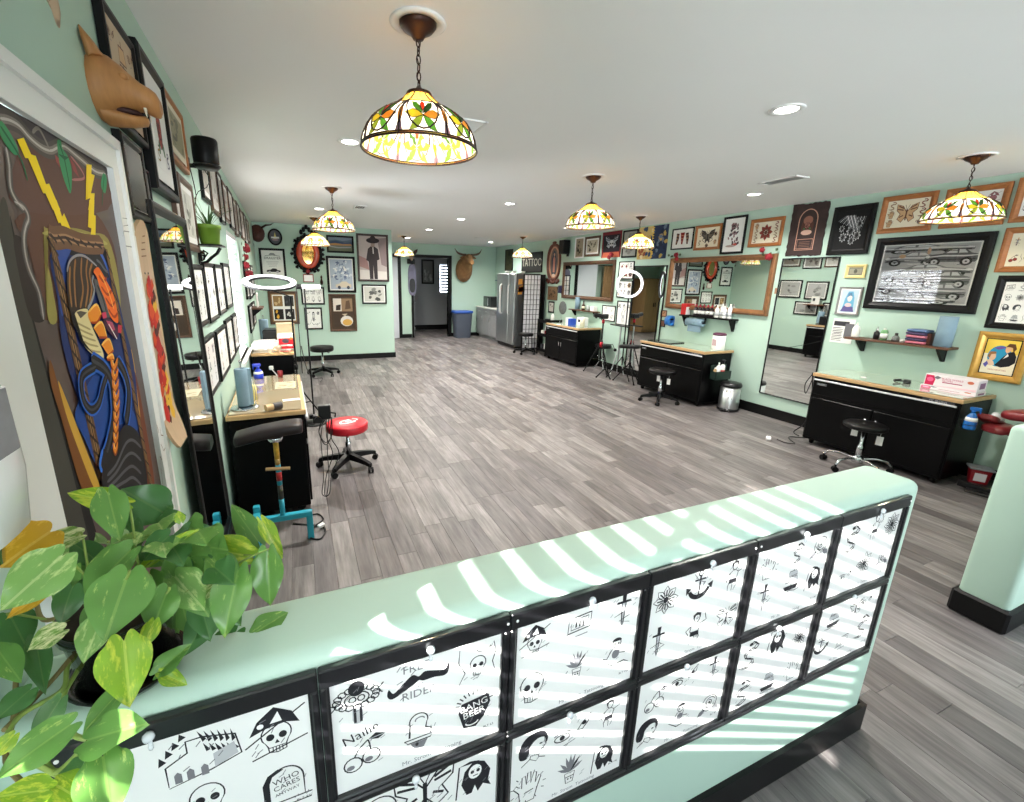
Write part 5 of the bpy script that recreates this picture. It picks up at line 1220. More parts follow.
for w, c_ in ((.05, (30, 92, 190)), (.034, (18, 16, 20)), (.01, (56, 56, 60))):
    stroke(zD((205, 0), (270, 40), (305, 90), (322, 160), (330, 300), (305, 440), (275, 540)), w, c_); stroke(zD((345, 0), (385, 70), (408, 160), (405, 260), (392, 340)), w, c_)
    stroke(zD((230, 35), (165, 75), (150, 130), (165, 220), (205, 268), (245, 235), (270, 140), (288, 85)), w * .62, c_)
A.fill(zD((300, 500), (330, 440), (385, 350), (440, 370), (470, 420), (490, 520), (498, 700), (290, 700), (262, 600), (265, 480)), (22, 20, 22))
for d in (0, 70, 140, 200): stroke(zD((290, 620 + d * .5), (340, 560 + d * .6), (390, 450 + d), (430, 430 + d), (475, 470 + d)), .009, (84, 84, 88))
stroke(zD((265, 480), (250, 560), (262, 600)), .012, (40, 110, 210))
for i in range(9):
    x, z = 328 + i * 3.0 - max(0, i - 4) * 5.2, i * 56
    w_ = 18 - i * .6
    A.fill(zD((x - w_, z - 8), (x, z + 22), (x + w_, z - 12), (x + w_ * .9, z + 30), (x, z + 62), (x - w_ * .9, z + 34)), (222, 128, 34)); stroke(zD((x - w_, z + 34), (x, z + 62), (x + w_, z + 30)), .006, (130, 56, 18)); stroke(zD((x - w_ * .5, z), (x - 2, z + 30)), .005, (250, 200, 110))
obj('drawing', A.mb, None, t, fix=False)

# frames on the left wall
def lq(u0, u1, z0, z1): return ((u0 + u1) / 2, (z0 + z1) / 2, u1 - u0, z1 - z0)
picture('framed_print', 'black frame with tan paper high up behind the carved animal head', LEFT, lq(1.86, 2.2, 2.185, 2.53), M_BLK, .032, .025, a_center(m_ship, [m_eyes], [TAN], BRN, 1), 0, mat('tan_paper', (196, 172, 140), rough=.6, coat=.4, noise=(6, .05)))
picture('framed_print', 'deep beaded black frame with a white tattoo print right of the carved head', LEFT, lq(2.205, 2.62, 2.05, 2.557), M_BLK, .05, .035, a_center(m_rose, [m_flower, m_snake], [(170, 70, 60), (200, 160, 70), (90, 70, 120)], K, 2), .05)
picture('framed_print', 'brown wooden frame with grey green print under the ceiling, before the black speaker', LEFT, lq(2.66, 3.1, 2.262, 2.56), M_OAK, .035, .025, a_photo((150, 146, 120), (90, 90, 80)), .03, mount_m=M_CREAM)
picture('framed_print', 'narrow black frame with a pale pink sketch directly under the carved head', LEFT, lq(1.84, 2.08, 1.906, 2.16), M_BLK, .028, .025, a_photo((216, 208, 208), (176, 150, 156), 8), .02, glass=True)
picture('framed_print', 'small black frame between the sketch and the beaded frame', LEFT, lq(2.1, 2.155, 1.94, 2.1), M_BLK, .012, .02, a_photo((120, 120, 120), (60, 60, 60), 4), 0)
picture('framed_print', 'slim grey frame with a pale card, right under the beaded frame', LEFT, lq(2.6, 2.72, 1.97, 2.22), M_BROWNF, .015, .02, a_photo((200, 196, 190), (120, 116, 110), 6), 0)
picture('framed_print', 'dark framed old photograph left of the green plant pot', LEFT, lq(2.75, 3.14, 1.85, 2.215), M_BROWNF, .04, .022, a_photo((196, 196, 186), (110, 110, 100)), .03)
names = [('wide', 2.8, 3.14, 1.44, 1.78), ('second', 3.19, 3.62, 1.43, 1.80), ('third', 3.68, 4.1, 1.44, 1.8), ('fourth', 4.18, 4.62, 1.45, 1.82)]
for n_, a, b, c_, d in names:
    picture('framed_flash', 'black framed flash on the left wall, %s from the leaning mirror, upper row' % ('first' if n_ == 'wide' else n_), LEFT, lq(a, b, c_, d), M_BLK, .03, .022, a_flash(2, 3, None, .85), .015, group='flash frames left of the blinds')
for n_, a, b, c_, d in [('first', 2.84, 3.26, 1.03, 1.37), ('second', 3.36, 3.88, 1.02, 1.36), ('third', 3.94, 4.36, 1.04, 1.38), ('fourth', 4.42, 4.8, 1.05, 1.38)]:
    picture('framed_flash', 'black framed flash on the left wall, %s from the leaning mirror, lower row' % n_, LEFT, lq(a, b, c_, d), M_BLK, .03, .022, a_flash(2, 3, [(200, 176, 160), LG], .85), .015, group='flash frames left of the blinds')
rng = random.Random(8)
ord_ = ['first', 'second', 'third', 'fourth', 'fifth', 'sixth', 'seventh', 'eighth', 'ninth', 'tenth']
uu = 3.62
for i in range(10):
    w_ = (.34, .42, .3, .38, .44, .36, .4, .5, .46, .5)[i]
    picture('framed_print', 'upright frame under the ceiling of the left wall, %s past the black speaker' % ord_[i], LEFT, lq(uu, uu + w_, 2.22 - .03 * (i % 3), 2.58 - .02 * (i % 2)), (M_BLK, M_BROWNF, M_BLK, M_WALNUT)[i % 4], .03, .022, a_photo(((176, 170, 160), (206, 202, 196), (150, 146, 140))[i % 3], (80, 74, 70), 8), .03, group='frames along the left ceiling line')
    uu += w_ + .07
for i, (a, b, c_, d) in enumerate(((6.5, 6.95, 1.42, 1.9), (7.05, 7.6, 1.4, 1.85), (7.7, 8.3, 1.42, 1.88), (6.55, 7.1, .98, 1.34), (7.2, 7.8, 1.0, 1.34))):
    picture('framed_print', 'dark frame past the blinds, %s behind the ring light arm' % ord_[i], LEFT, lq(a, b, c_, d), M_BLK, .035, .022, a_photo((150, 150, 148), (90, 90, 88), 8), .02, group='frames beyond the blinds')

# leaning black mirror
t = thing('wall_mirror', 'tall black framed mirror leaning on the left wall beside the skateboard', 'mirror', LEFT.p(2.395, .33, .045), LEFT.th, rot=(math.radians(-.9), 0, LEFT.th))
f = MB(); f.use(M_BLK); frame_bars(f, .66, 1.66, .042, .016)
for i in range(len(f.v)): f.v[i] = (f.v[i][0], f.v[i][1], f.v[i][2] + .83)
f.mm((-.326, -.004, .004), (.326, 0, 1.656)); obj('frame', f, None, t)
m = MB(); m.mm((-.29, -.0068, .04), (.29, -.0045, 1.62)); obj('mirror_glass', m, mirror_mat(), t)

# skateboard deck
t = thing('skateboard_deck', 'pale maple skateboard deck with red and yellow flame lettering on the left wall', 'skateboard', LEFT.p(1.895, 1.49, .004), LEFT.th)
def deck_sec(z):
    hw_ = .098 * math.sqrt(max(0.02, 1 - max(0, (abs(z) - .3) / .112) ** 2))
    y = -.018 - (.36 * max(0, -z - .24) ** 1.35 * 1.25) - max(0, z - .32) * .12
    return hw_, y
m = MB(); m.use(mat('maple_deck', (206, 174, 138), rough=.4, coat=.3, noise=(7, .1, (5, 5, .6))))
rings = []
for i in range(33):
    z = -.385 + .795 * i / 32; hw_, y = deck_sec(z)
    rings.append([(-hw_, y, z), (-hw_ * .8, y - .004 + .004, z), (hw_ * .8, y, z), (hw_, y, z), (hw_, y + .011, z), (-hw_, y + .011, z)])
m.loft(rings, True, True, False); obj('deck', m, None, t)
A = Art(-.0195, .0002)
rng = random.Random(3)
class DeckArt: pass
A.mb.use(paint((190, 44, 34)))
def dk(x, z, o=.0): return (x, deck_sec(z)[1] - .0006 - o, z)
for i in range(46):
    z = -.28 + .5 * i / 46; x = rng.uniform(-.045, .045); c_ = rng.choice([(190, 44, 34), (190, 44, 34), (214, 80, 40), (226, 178, 60), (80, 30, 30), (170, 36, 40)])
    A.mb.use(paint(c_)); s = rng.uniform(.016, .036); o_ = .00004 * i
    A.mb.add([dk(x - s, z - s * .4, o_), dk(x - s * .3, z - s, o_), dk(x + s, z - s * .2, o_), dk(x + s * .4, z + s * 1.3, o_), dk(x - s * .6, z + s * .9, o_)], [(0, 1, 2, 3, 4)])
for i in range(4): A.mb.use(paint((126, 92, 70))); z = .29 + .022 * i; A.mb.add([dk(-.03 + .01 * i, z), dk(.03, z + .004), dk(.032, z + .008), dk(-.03 + .01 * i, z + .004)], [(0, 1, 2, 3)])
obj('flame_print', A.mb, None, t, fix=False)
for zc in (-.19, .21):
    q = MB()
    for sx in (-.02, .02):
        for sz in (-.027, .027): q.cyl((sx, deck_sec(zc)[1] - .0012, zc + sz), (sx, deck_sec(zc)[1], zc + sz), .004, n=8)
    obj('bolt', q, M_BLK, t)

# carved animal head
t = thing('carved_animal_head', 'carved tan wooden animal head with open jaws, mounted above the painted door', 'carving', LEFT.p(1.79, 2.25, 0), LEFT.th); t.scale = (.8, .57, .76)
m = MB(); m.use(mat('carved_tan_wood', (170, 118, 68), rough=.55, noise=(9, .2, (1, 3, 1)), bump=(30, .35)))
def hring(d, cx, cz, rx, rz, n=18, top=1.0):
    return [(cx + rx * math.cos(2 * PI * k / n), -d, cz + rz * math.sin(2 * PI * k / n) * (top if math.sin(2 * PI * k / n) > 0 else 1)) for k in range(n)]
m.loft([hring(0, 0, 0, .115, .115), hring(.03, 0, .005, .12, .118), hring(.07, 0, .012, .108, .1), hring(.11, 0, .01, .088, .08), hring(.15, 0, 0, .07, .062), hring(.19, 0, -.012, .06, .05), hring(.225, 0, -.024, .06, .05), hring(.25, 0, -.032, .054, .044), hring(.264, 0, -.036, .03, .024)])
obj('head', m, None, t)
m = MB(); m.use(_mats['carved_tan_wood'])
m.loft([hring(.02, 0, -.09, .07, .035), hring(.08, 0, -.098, .058, .026), hring(.14, 0, -.1, .045, .02), hring(.19, 0, -.095, .032, .017), hring(.2, 0, -.092, .012, .008)]); obj('lower_jaw', m, None, t)
m = MB(); m.ell((0, -.1, -.072), (.046, .08, .016), 12, 6); obj('mouth', m, mat('dark_mouth', (52, 22, 18), rough=.7, noise=(9, .1)), t)
for s in (-1, 1):
    m = MB(); m.use(_mats['carved_tan_wood']); m.loft([[(s * (.05 + .055 * math.cos(a)) , -.035 - .035 * math.sin(a), .08 + .012 * math.sin(a)) for a in [2 * PI * k / 10 for k in range(10)]], [(s * (.085 + .05 * math.cos(a)), -.022 - .02 * math.sin(a), .13) for a in [2 * PI * k / 10 for k in range(10)]], [(s * (.1 + .004 * math.cos(a)), -.004 - .003 * math.sin(a), .165) for a in [2 * PI * k / 10 for k in range(10)]]]); obj('ear', m, None, t)
    m = MB(); m.use(_mats['carved_tan_wood']); m.ell((s * .062, -.135, .035), (.02, .022, .014), 10, 6); obj('eyelid', m, None, t)
    m = MB(); m.ell((s * .022, -.256, -.022), (.009, .007, .007), 8, 5); obj('nostril', m, _mats['dark_mouth'], t)
    m = MB(); m.use(mat('ivory_tooth', (232, 222, 200), rough=.4, noise=(9, .05))); m.cyl((s * .033, -.2, -.055), (s * .031, -.203, -.088), .009, .001, 8); obj('tooth', m, None, t)
# pale skull with branching antler at the very corner
t = thing('animal_skull', 'pale mounted animal skull cut off at the top left photo corner', 'skull', LEFT.p(1.21, 2.27, 0), LEFT.th)
m = MB(); m.use(mat('weathered_bone', (196, 168, 140), rough=.7, noise=(12, .15), bump=(40, .4))); m.loft([hring(.0, 0, .06, .05, .06), hring(.05, 0, .05, .06, .06), hring(.09, 0, 0, .042, .05), hring(.1, 0, -.05, .028, .03), hring(.1, 0, -.08, .014, .014)]); obj('skull', m, None, t)
for s in (-1, 1):
    m = MB(); m.use(_mats['weathered_bone']); m.tube([(s * .04, -.03, .1), (s * .1, -.05, .13), (s * .16, -.06, .11), (s * .2, -.05, .16)], [.014, .012, .009, .003], 8); obj('horn', m, None, t)

# speaker on its bracket
t = thing('wall_speaker', 'round black loudspeaker on a bracket under the ceiling of the left wall', 'speaker', LEFT.p(3.25, 2.42, 0), LEFT.th); t.scale = (.72, .66, .72)
m = MB(); m.use(M_BLK); m.lathe([(.001, -.125), (.085, -.125), (.1, -.112), (.104, -.02), (.104, .085), (.097, .1), (.001, .1)], (0, -.145, 0), 24); obj('cabinet', m, None, t)
m = MB(); m.use(M_BLKG); m.tube([(.106 * math.cos(a), -.145 + .106 * math.sin(a), -.1) for a in [2 * PI * k / 28 for k in range(28)]], .006, 6, closed=True); obj('trim_ring', m, None, t)
m = MB(); m.use(M_BLK); m.box((0, -.008, -.1), (.06, .016, .1), .004); m.box((0, -.035, -.11), (.035, .06, .03), .004); obj('bracket', m, None, t)
m = MB(); m.tube([(.03, -.01, -.14), (.05, -.02, -.24), (.02, -.03, -.33), (-.02, -.015, -.42)], .004, 6); obj('cable', m, M_CABLE, t)
m = MB(); m.tube([(-.02, -.12, -.13), (.0, -.16, -.2), (.03, -.12, -.26), (.02, -.05, -.3), (.03, -.012, -.36)], .003, 6); obj('cable', m, M_CABLE, t)

# spider plant on ornate bracket
t = thing('bracket_shelf', 'black ornate bracket shelf under the green plant pot', 'shelf', LEFT.p(3.2, 1.895, 0), LEFT.th); t.scale = (.85, .7, .55)
m = MB(); m.use(M_BLK); m.box((0, -.1, .0), (.24, .2, .016), .005); obj('board', m, None, t)
m = MB(); m.use(M_BLK); m.box((0, -.006, -.1), (.05, .012, .2), .003)
m.tube([(0, -.012, -.19), (0, -.06, -.17), (0, -.1, -.12), (0, -.14, -.08), (0, -.17, -.02)], .014, 8); m.tube([(0, -.012, -.09), (0, -.05, -.12), (0, -.07, -.08), (0, -.04, -.05), (0, -.03, -.08)], .009, 6)
for s in (-1, 1): m.tube([(s * .01, -.02, -.16), (s * .06, -.03, -.14), (s * .09, -.03, -.09), (s * .06, -.03, -.06), (s * .045, -.03, -.09)], .009, 6)
m.ell((0, -.02, -.215), (.02, .014, .025), 10, 6); obj('scroll_bracket', m, None, t)
t = thing('potted_spider_plant', 'green plastic pot with a thin leaved plant on the bracket shelf', 'potted plant', LEFT.p(3.2, 1.903, .07), LEFT.th); t.scale = (.72, .68, .85)
m = MB(); m.use(mat('olive_green_plastic', (112, 148, 48), rough=.45, noise=(6, .05))); m.lathe([(.001, 0), (.07, 0), (.074, .006), (.088, .1), (.096, .1), (.1, .125), (.095, .13), (.088, .12), (.085, .11), (.001, .11)], n=24); obj('pot', m, None, t)
m = MB(); m.lathe([(.001, .111), (.084, .111), (.084, .105), (.001, .105)], n=16); obj('soil', m, mat('potting_soil', (52, 40, 32), rough=.95, noise=(30, .3)), t)
rng = random.Random(21); M_SPID = mat('spider_leaf', (66, 96, 52), rough=.45, noise=(12, .2))
for i in range(16):
    a = rng.uniform(0, 2 * PI); L_ = rng.uniform(.18, .34); sp = rng.uniform(.25, .9)
    pts = [(.02 * math.cos(a), .02 * math.sin(a), .1)]
    for k in range(1, 7):
        f = k / 6; rr = L_ * f * sp; z = .1 + L_ * (f * (1.2 - sp * .4) - .55 * sp * f * f)
        pts.append((rr * math.cos(a), max(-.1, rr * math.sin(a)) if math.sin(a) > 0 else rr * math.sin(a), z))
    pts = [(p[0], min(p[1], .085), p[2]) for p in pts]
    mb = MB(); mb.use(M_SPID); side = Vector((-math.sin(a), math.cos(a), 0))
    rl = [Vector(p) + side * (.008 * (1 - (k / 6) ** 2) + .0006) for k, p in enumerate(pts)]; rr_ = [Vector(p) - side * (.008 * (1 - (k / 6) ** 2) + .0006) for k, p in enumerate(pts)]
    mid = [Vector(p) - Vector((0, 0, .003)) for p in pts]; n_ = 7
    mb.add(rl + mid + rr_, [(k, k + 1, n_ + k + 1, n_ + k) for k in range(6)] + [(n_ + k, n_ + k + 1, 2 * n_ + k + 1, 2 * n_ + k) for k in range(6)], True)
    obj('leaf', mb, None, t, fix=False)

# red rose bunches past the blinds
def rose_bunch(label, pos, th, n, r, seed, greens=True, hang=.3):
    t = thing('rose_garland', label, 'artificial flowers', pos, th)
    rg = random.Random(seed)
    rm = mat('red_silk_rose', (140, 18, 34), rough=.6, noise=(30, .2)); gm = mat('silk_leaf_green', (70, 92, 58), rough=.6, noise=(20, .2))
    for i in range(n):
        c_ = Vector((rg.uniform(-r, r), -rg.uniform(.02, .06), rg.uniform(-hang, .05) if hang > .1 else rg.uniform(-hang, hang)))
        m = MB(); m.use(rm); s = rg.uniform(.032, .046)
        for k, (q, h_) in enumerate(((1.0, 0), (.75, .35), (.45, .6))):
            for j in range(5):
                a = 2 * PI * j / 5 + k * .6
                p = c_ + Vector((math.cos(a) * s * q * .6, -s * h_ - .004 * k, math.sin(a) * s * q * .6)); m.ell(p, (s * .55, s * .28, s * .55), 7, 4)
        obj('rose', m, None, t)
    if greens:
        m = MB(); m.use(gm)
        for i in range(n * 3):
            c_ = Vector((rg.uniform(-r * 1.2, r * 1.2), -rg.uniform(.008, .03), rg.uniform(-hang, .06) if hang > .1 else rg.uniform(-hang, hang))); a = rg.uniform(0, 6)
            d = Vector((math.cos(a), 0, math.sin(a))) * .05; e = Vector((-math.sin(a), -.3, math.cos(a))) * .02
            m.add([c_, c_ + d * .5 + e, c_ + d, c_ + d * .5 - e], [(0, 1, 2, 3)])
        obj('foliage', m, None, t, kind='stuff')
    return t
rose_bunch('bunch of red silk roses hanging at the right edge of the blinds', LEFT.p(6.3, 2.06, .02), LEFT.th, 7, .09, 5, True, .32)

# soap dispenser by the painted door
t = thing('soap_dispenser', 'white rounded soap dispenser with a grey window at the left photo edge', 'dispenser', LEFT.p(.752, 1.455, 0), LEFT.th)
def rr_ring(z, w, d, cz=0):
    pts = []
    for k in range(20):
        a = 2 * PI * k / 20; ca, sa = math.cos(a), math.sin(a)
        pts.append((w * math.copysign(abs(ca) ** .5, ca), -d * .5 - d * .5 * math.copysign(abs(sa) ** .5, sa), z))
    return pts
m = MB(); m.use(mat('white_dispenser_plastic', (236, 237, 238), rough=.25, coat=.3, noise=(4, .01))); m.loft([rr_ring(-.1, .05, .075), rr_ring(-.085, .06, .098), rr_ring(0, .064, .108), rr_ring(.1, .064, .106), rr_ring(.165, .06, .09), rr_ring(.175, .05, .07)]); obj('body', m, None, t)
m = MB(); m.box((0, -.107, .075), (.07, .004, .09), .002); obj('window', m, mat('grey_translucent_window', (128, 130, 136), rough=.25, noise=(20, .15)), t)
m = MB(); m.cyl((0, -.06, -.125), (0, -.06, -.1), .012, .016, 10); obj('nozzle', m, M_CHROME, t)
t.scale = (.95, .85, 1)
# ================================================================ mirrors and carved frames
def framed_mirror(label, wall, quad, fm, fw_, fd, bead=True, off=.002):
    u, z, w, h = wall.quad(quad, fd) if not isinstance(quad[0], (int, float)) else quad
    t = thing('wall_mirror', label, 'mirror', wall.p(u, z, off), wall.th)
    f = MB(); f.use(fm); frame_bars(f, w, h, fw_, fd)
    f.mm((-w / 2 + .004, -.004, -h / 2 + .004), (w / 2 - .004, 0, h / 2 - .004)); obj('frame', f, None, t)
    if bead:
        b = MB(); b.use(M_WALNUT)
        for q_ in (.25, .62): 
            d = fw_ * q_
            b.tube([(-w / 2 + d, -fd * (1.02 if q_ < .5 else .75), -h / 2 + d), (w / 2 - d, -fd * (1.02 if q_ < .5 else .75), -h / 2 + d), (w / 2 - d, -fd * (1.02 if q_ < .5 else .75), h / 2 - d), (-w / 2 + d, -fd * (1.02 if q_ < .5 else .75), h / 2 - d)], .004, 6, closed=True)
        obj('bead', b, None, t)
    m = MB(); m.mm((-w / 2 + fw_ - .002, -fd * .4, -h / 2 + fw_ - .002), (w / 2 - fw_ + .002, -fd * .4 + .003, h / 2 - fw_ + .002)); obj('mirror_glass', m, mirror_mat(), t)
    return t, (u, z, w, h)
GILT = mat('bronze_gilt_frame', (134, 92, 58), rough=.38, metal=.2, noise=(16, .25))
gm_, gq = framed_mirror('wide bronze framed mirror above the middle workstation', RIGHT, z4((152, 402), (690, 375), (652, 697), (128, 656)), GILT, .075, .05)
framed_mirror('walnut framed mirror above the far workstation', RIGHT, z2((207, 266), (545, 260), (520, 522), (204, 500)), M_BROWNF, .075, .04)
u, z, w, h = RIGHT.quad(((783.6, 258.7), (841, 258), (818, 371), (761.2, 393.3)), .015)
framed_mirror('tall thin framed mirror standing behind the near workstation edge', RIGHT, (-3.62, 1.18, .665, 1.77), M_BLK, .014, .02, False)
framed_mirror('tall black framed mirror between the ring light and the middle workstation', RIGHT, (-6.29, 1.05, .8, 1.95), M_BLK, .022, .025, False)
rose_bunch('red roses and leaves on the left top corner of the wide gilt mirror', RIGHT.p(gq[0] - gq[2] / 2 + .08, gq[1] + gq[3] / 2 + .03, .03), RIGHT.th, 2, .11, 2, True, .05)
rose_bunch('red roses and leaves on the right top corner of the wide gilt mirror', RIGHT.p(gq[0] + gq[2] / 2 - .06, gq[1] + gq[3] / 2 + .0, .05), RIGHT.th, 2, .11, 9, True, .06)
u, z = RIGHT.uz(530 + 535 / 6.4, 220 + 235 / 6.4, .03); rose_bunch('single red bow of roses on the top right corner of the walnut mirror', RIGHT.p(u, z + .02, .045), RIGHT.th, 3, .06, 12, False, .07)

def oval_pts(rx, rz, n=40, e=1.0): return [(rx * math.copysign(abs(math.cos(2 * PI * i / n)) ** e, math.cos(2 * PI * i / n)), rz * math.copysign(abs(math.sin(2 * PI * i / n)) ** e, math.sin(2 * PI * i / n))) for i in range(n)]
# oval icon
u, z, w, h = RIGHT.quad(z2((107, 135), (195, 135), (190, 405), (107, 405)), .03)
t = thing('oval_icon', 'tall carved oval frame with a robed figure, left of the walnut mirror', 'icon', RIGHT.p(u, z, .002), RIGHT.th)
m = MB(); m.use(mat('carved_mahogany', (92, 46, 34), rough=.45, noise=(14, .25)))
rings = []
for d, y in ((0, 0), (0, -.03), (.02, -.04), (.05, -.03), (.065, -.012)):
    rings.append([(x, y, zz) for x, zz in oval_pts(w / 2 - d, h / 2 - .06 - d, 40, .8)])
m.loft([list(r_) for r_ in rings], True, False); m.prism(oval_pts(w / 2 - .02, h / 2 - .08, 40, .8), -.003, 0)
for i in range(9): x = -w * .42 + w * .84 * i / 8; m.ell((x, -.02, -h / 2 + .05 + .02 * math.cos(i * PI)), (.05, .02, .045), 8, 5)
m.ell((0, -.025, -h / 2 + .015), (.06, .02, .04), 10, 6); m.ell((0, -.02, h / 2 - .04), (.1, .02, .035), 10, 6); obj('frame', m, None, t)
A = Art(-.0035, .0001); a_virgin(A, (w - .1), h - .2, random.Random(1)); obj('drawing', A.mb, None, t, fix=False)
# brown hide with a printed emblem
u, z, w, h = RIGHT.quad(z4((782, 125), (972, 102), (925, 388), (742, 395)), .02)
t = thing('printed_hide', 'dark brown ragged hide with a pale printed arch emblem, above the tall thin mirror', 'wall hanging', RIGHT.p(u, z, .002), RIGHT.th)
rg = random.Random(5); poly = []
for i in range(60):
    s_ = i / 15; k = int(s_); f_ = s_ - k
    c_ = [(-1, -1), (1, -1), (1, 1), (-1, 1)]; a, b = c_[k], c_[(k + 1) % 4]
    x, y_ = a[0] + (b[0] - a[0]) * f_, a[1] + (b[1] - a[1]) * f_; j = 1 - rg.uniform(0, .05)
    poly.append((x * w / 2 * j, y_ * h / 2 * j))
m = MB(); m.use(mat('dark_brown_hide', (50, 34, 32), rough=.75, noise=(14, .3), bump=(40, .5))); m.prism(poly, -.012, 0); obj('hide', m, None, t)
A = Art(-.0125, .0001); a_hide(A, w, h, random.Random(2)); obj('drawing', A.mb, None, t, fix=False)

# heart mirror on the partition
u, z = PICW.uz(308, 253.5, .04)
t = thing('heart_mirror', 'black ornate scrollwork mirror with a red heart rim and gold glass', 'mirror', PICW.p(u, z, .002), 0)
m = MB(); m.use(M_BLK)
rg = random.Random(4)
for i in range(26):
    a = 2 * PI * i / 26; R_ = .30 + .025 * math.sin(i * 2.1); x, zz = R_ * .86 * math.cos(a), R_ * 1.1 * math.sin(a) - .01
    m.tube([(x * .8, -.012, zz * .8), (x * .98, -.03, zz * .98), (x * 1.1 - .03 * math.sin(a), -.025, zz * 1.1 + .03 * math.cos(a)), (x * 1.16, -.015, zz * 1.12), (x * 1.08 + .02 * math.sin(a), -.02, zz * 1.06 - .02 * math.cos(a))], .014, 6)
    m.ell((x * 1.02, -.02, zz * 1.02), (.028, .02, .028), 7, 4)
for k in range(5): m.ell(((k - 2) * .05, -.02, .4 + .05 * (2 - abs(k - 2))), (.034, .018, .05), 8, 5)
m.ell((0, -.02, .52), (.025, .015, .045), 8, 5)
m.loft([[(x, -.002, zz) for x, zz in oval_pts(.27, .36)], [(x, -.02, zz) for x, zz in oval_pts(.27, .36)], [(x, -.02, zz) for x, zz in oval_pts(.2, .28)], [(x, -.002, zz) for x, zz in oval_pts(.2, .28)]], True, False)
obj('scroll_frame', m, None, t)
def heartp(s, n=40): return [(s * .95 * math.sin(2 * PI * i / n) ** 3 * 1.0, s * (0.81 * math.cos(2 * PI * i / n) - .31 * math.cos(4 * PI * i / n) - .12 * math.cos(6 * PI * i / n) - .06 * math.cos(8 * PI * i / n)) * .0 + s * 1.22 * math.cos(2 * PI * i / n)) for i in range(n)]
hr = oval_pts(.215, .29); hi = oval_pts(.11, .20)
m = MB(); m.use(mat('red_orange_lacquer', (206, 72, 40), rough=.25, coat=.6, noise=(6, .25))); m.loft([[(x, -.02, zz) for x, zz in hr], [(x * .92, -.052, zz * .92) for x, zz in hr], [(x * 1.15, -.05, zz * 1.1) for x, zz in hi], [(x, -.03, zz) for x, zz in hi]], True, False); obj('red_rim', m, None, t)
m = MB(); m.use(mat('gold_mirror_glass', (206, 176, 110), rough=.06, metal=1.0)); m.prism(hi, -.034, -.03); obj('mirror_glass', m, None, t)
u2, z2_ = PICW.uz(308, 271.5, .03)
rose_bunch('single dark red rose under the heart mirror', PICW.p(u2, z2_, -.012), 0, 1, .001, 3, False, .001)
q = PICW.quad(z5((366, 472), (420, 472), (418, 512), (368, 512)), .01)
picture('name_card', 'small white card with a red border under the heart mirror', PICW, q, mat('red_card_border', (150, 50, 44), rough=.5, noise=(8, .1)), .015, .012, None, 0, cat='card')
u2, z2_ = PICW.uz(321.5, 280, .02)
t = thing('bronze_ornament', 'tiny bronze ornament right of the heart mirror card', 'ornament', PICW.p(u2, z2_, 0)); m = MB(); m.use(M_BRONZE); m.lathe([(.001, -.1), (.02, -.09), (.03, -.04), (.012, .02), (.02, .06), (.001, .1)], (0, -.032, 0), 10); obj('finial', m, None, t)  # an unlit bronze ornament, not a lamp
# oval wall picture
u, z = PICW.uz(275, 237, .02)
t = thing('oval_picture', 'black oval frame with a grey night picture near the ceiling', 'picture', PICW.p(u, z, .002), 0)
m = MB(); m.use(M_BLK); o_ = oval_pts(.128, .155); m.loft([[(x, 0, zz) for x, zz in o_], [(x, -.02, zz) for x, zz in o_], [(x * .9, -.028, zz * .9) for x, zz in o_], [(x * .76, -.01, zz * .8) for x, zz in o_], [(x * .76, 0, zz * .8) for x, zz in o_]], True, False); obj('frame', m, None, t)
m = MB(); m.use(paint((92, 92, 100))); m.prism(oval_pts(.1, .125), -.008, -.001); obj('print', m, None, t)
A = Art(-.0085, .0001); A.at(0, .03, .03, .06); A.fill([(-1, -1), (0, 1), (1, -1)], (216, 200, 120)); A.at(0, -.01, .07, .015); A.fill([(-1, -1), (1, -1), (1, 1), (-1, 1)], (226, 226, 226)); A.at(0, -.05, .06, .02); A.fill(arc(0, 0, 1, 1), (150, 130, 140)); obj('drawing', A.mb, None, t, fix=False)
# dark horned mask in the corner
u, z = PICW.uz(257, 233, .06)
t = thing('horned_mask', 'dark red horned mask in the ceiling corner beside the oval picture', 'mask', PICW.p(u, z, 0), 0)
m = MB(); m.use(mat('dark_red_mask', (64, 28, 22), rough=.5, noise=(14, .3), bump=(30, .4))); m.loft([hring(0, 0, 0, .13, .16), hring(.04, 0, 0, .125, .15), hring(.08, 0, -.02, .09, .11), hring(.11, 0, -.05, .05, .05), hring(.12, 0, -.06, .015, .015)]); obj('face', m, None, t)
for s in (-1, 1):
    m = MB(); m.use(M_BRONZE); m.tube([(s * .08, -.03, .1), (s * .16, -.05, .15), (s * .24, -.06, .16), (s * .3, -.05, .2)][: (3 if s < 0 else 4)], [.022, .018, .012, .003][: (3 if s < 0 else 4)], 8); obj('horn', m, None, t)
    m = MB(); m.ell((s * .045, -.085, .025), (.016, .012, .012), 8, 5); obj('eye', m, M_BLKG, t)
u, z = PICW.uz(252.5, 245, .03)
t = thing('wall_hook', 'small black gadget on the wall corner above the roses', 'gadget', PICW.p(u, z, 0)); m = MB(); m.use(M_BLK); m.box((0, -.02, 0), (.05, .04, .07), .01); m.cyl((0, -.02, -.035), (0, -.02, -.11), .008, n=8); obj('body', m, None, t)

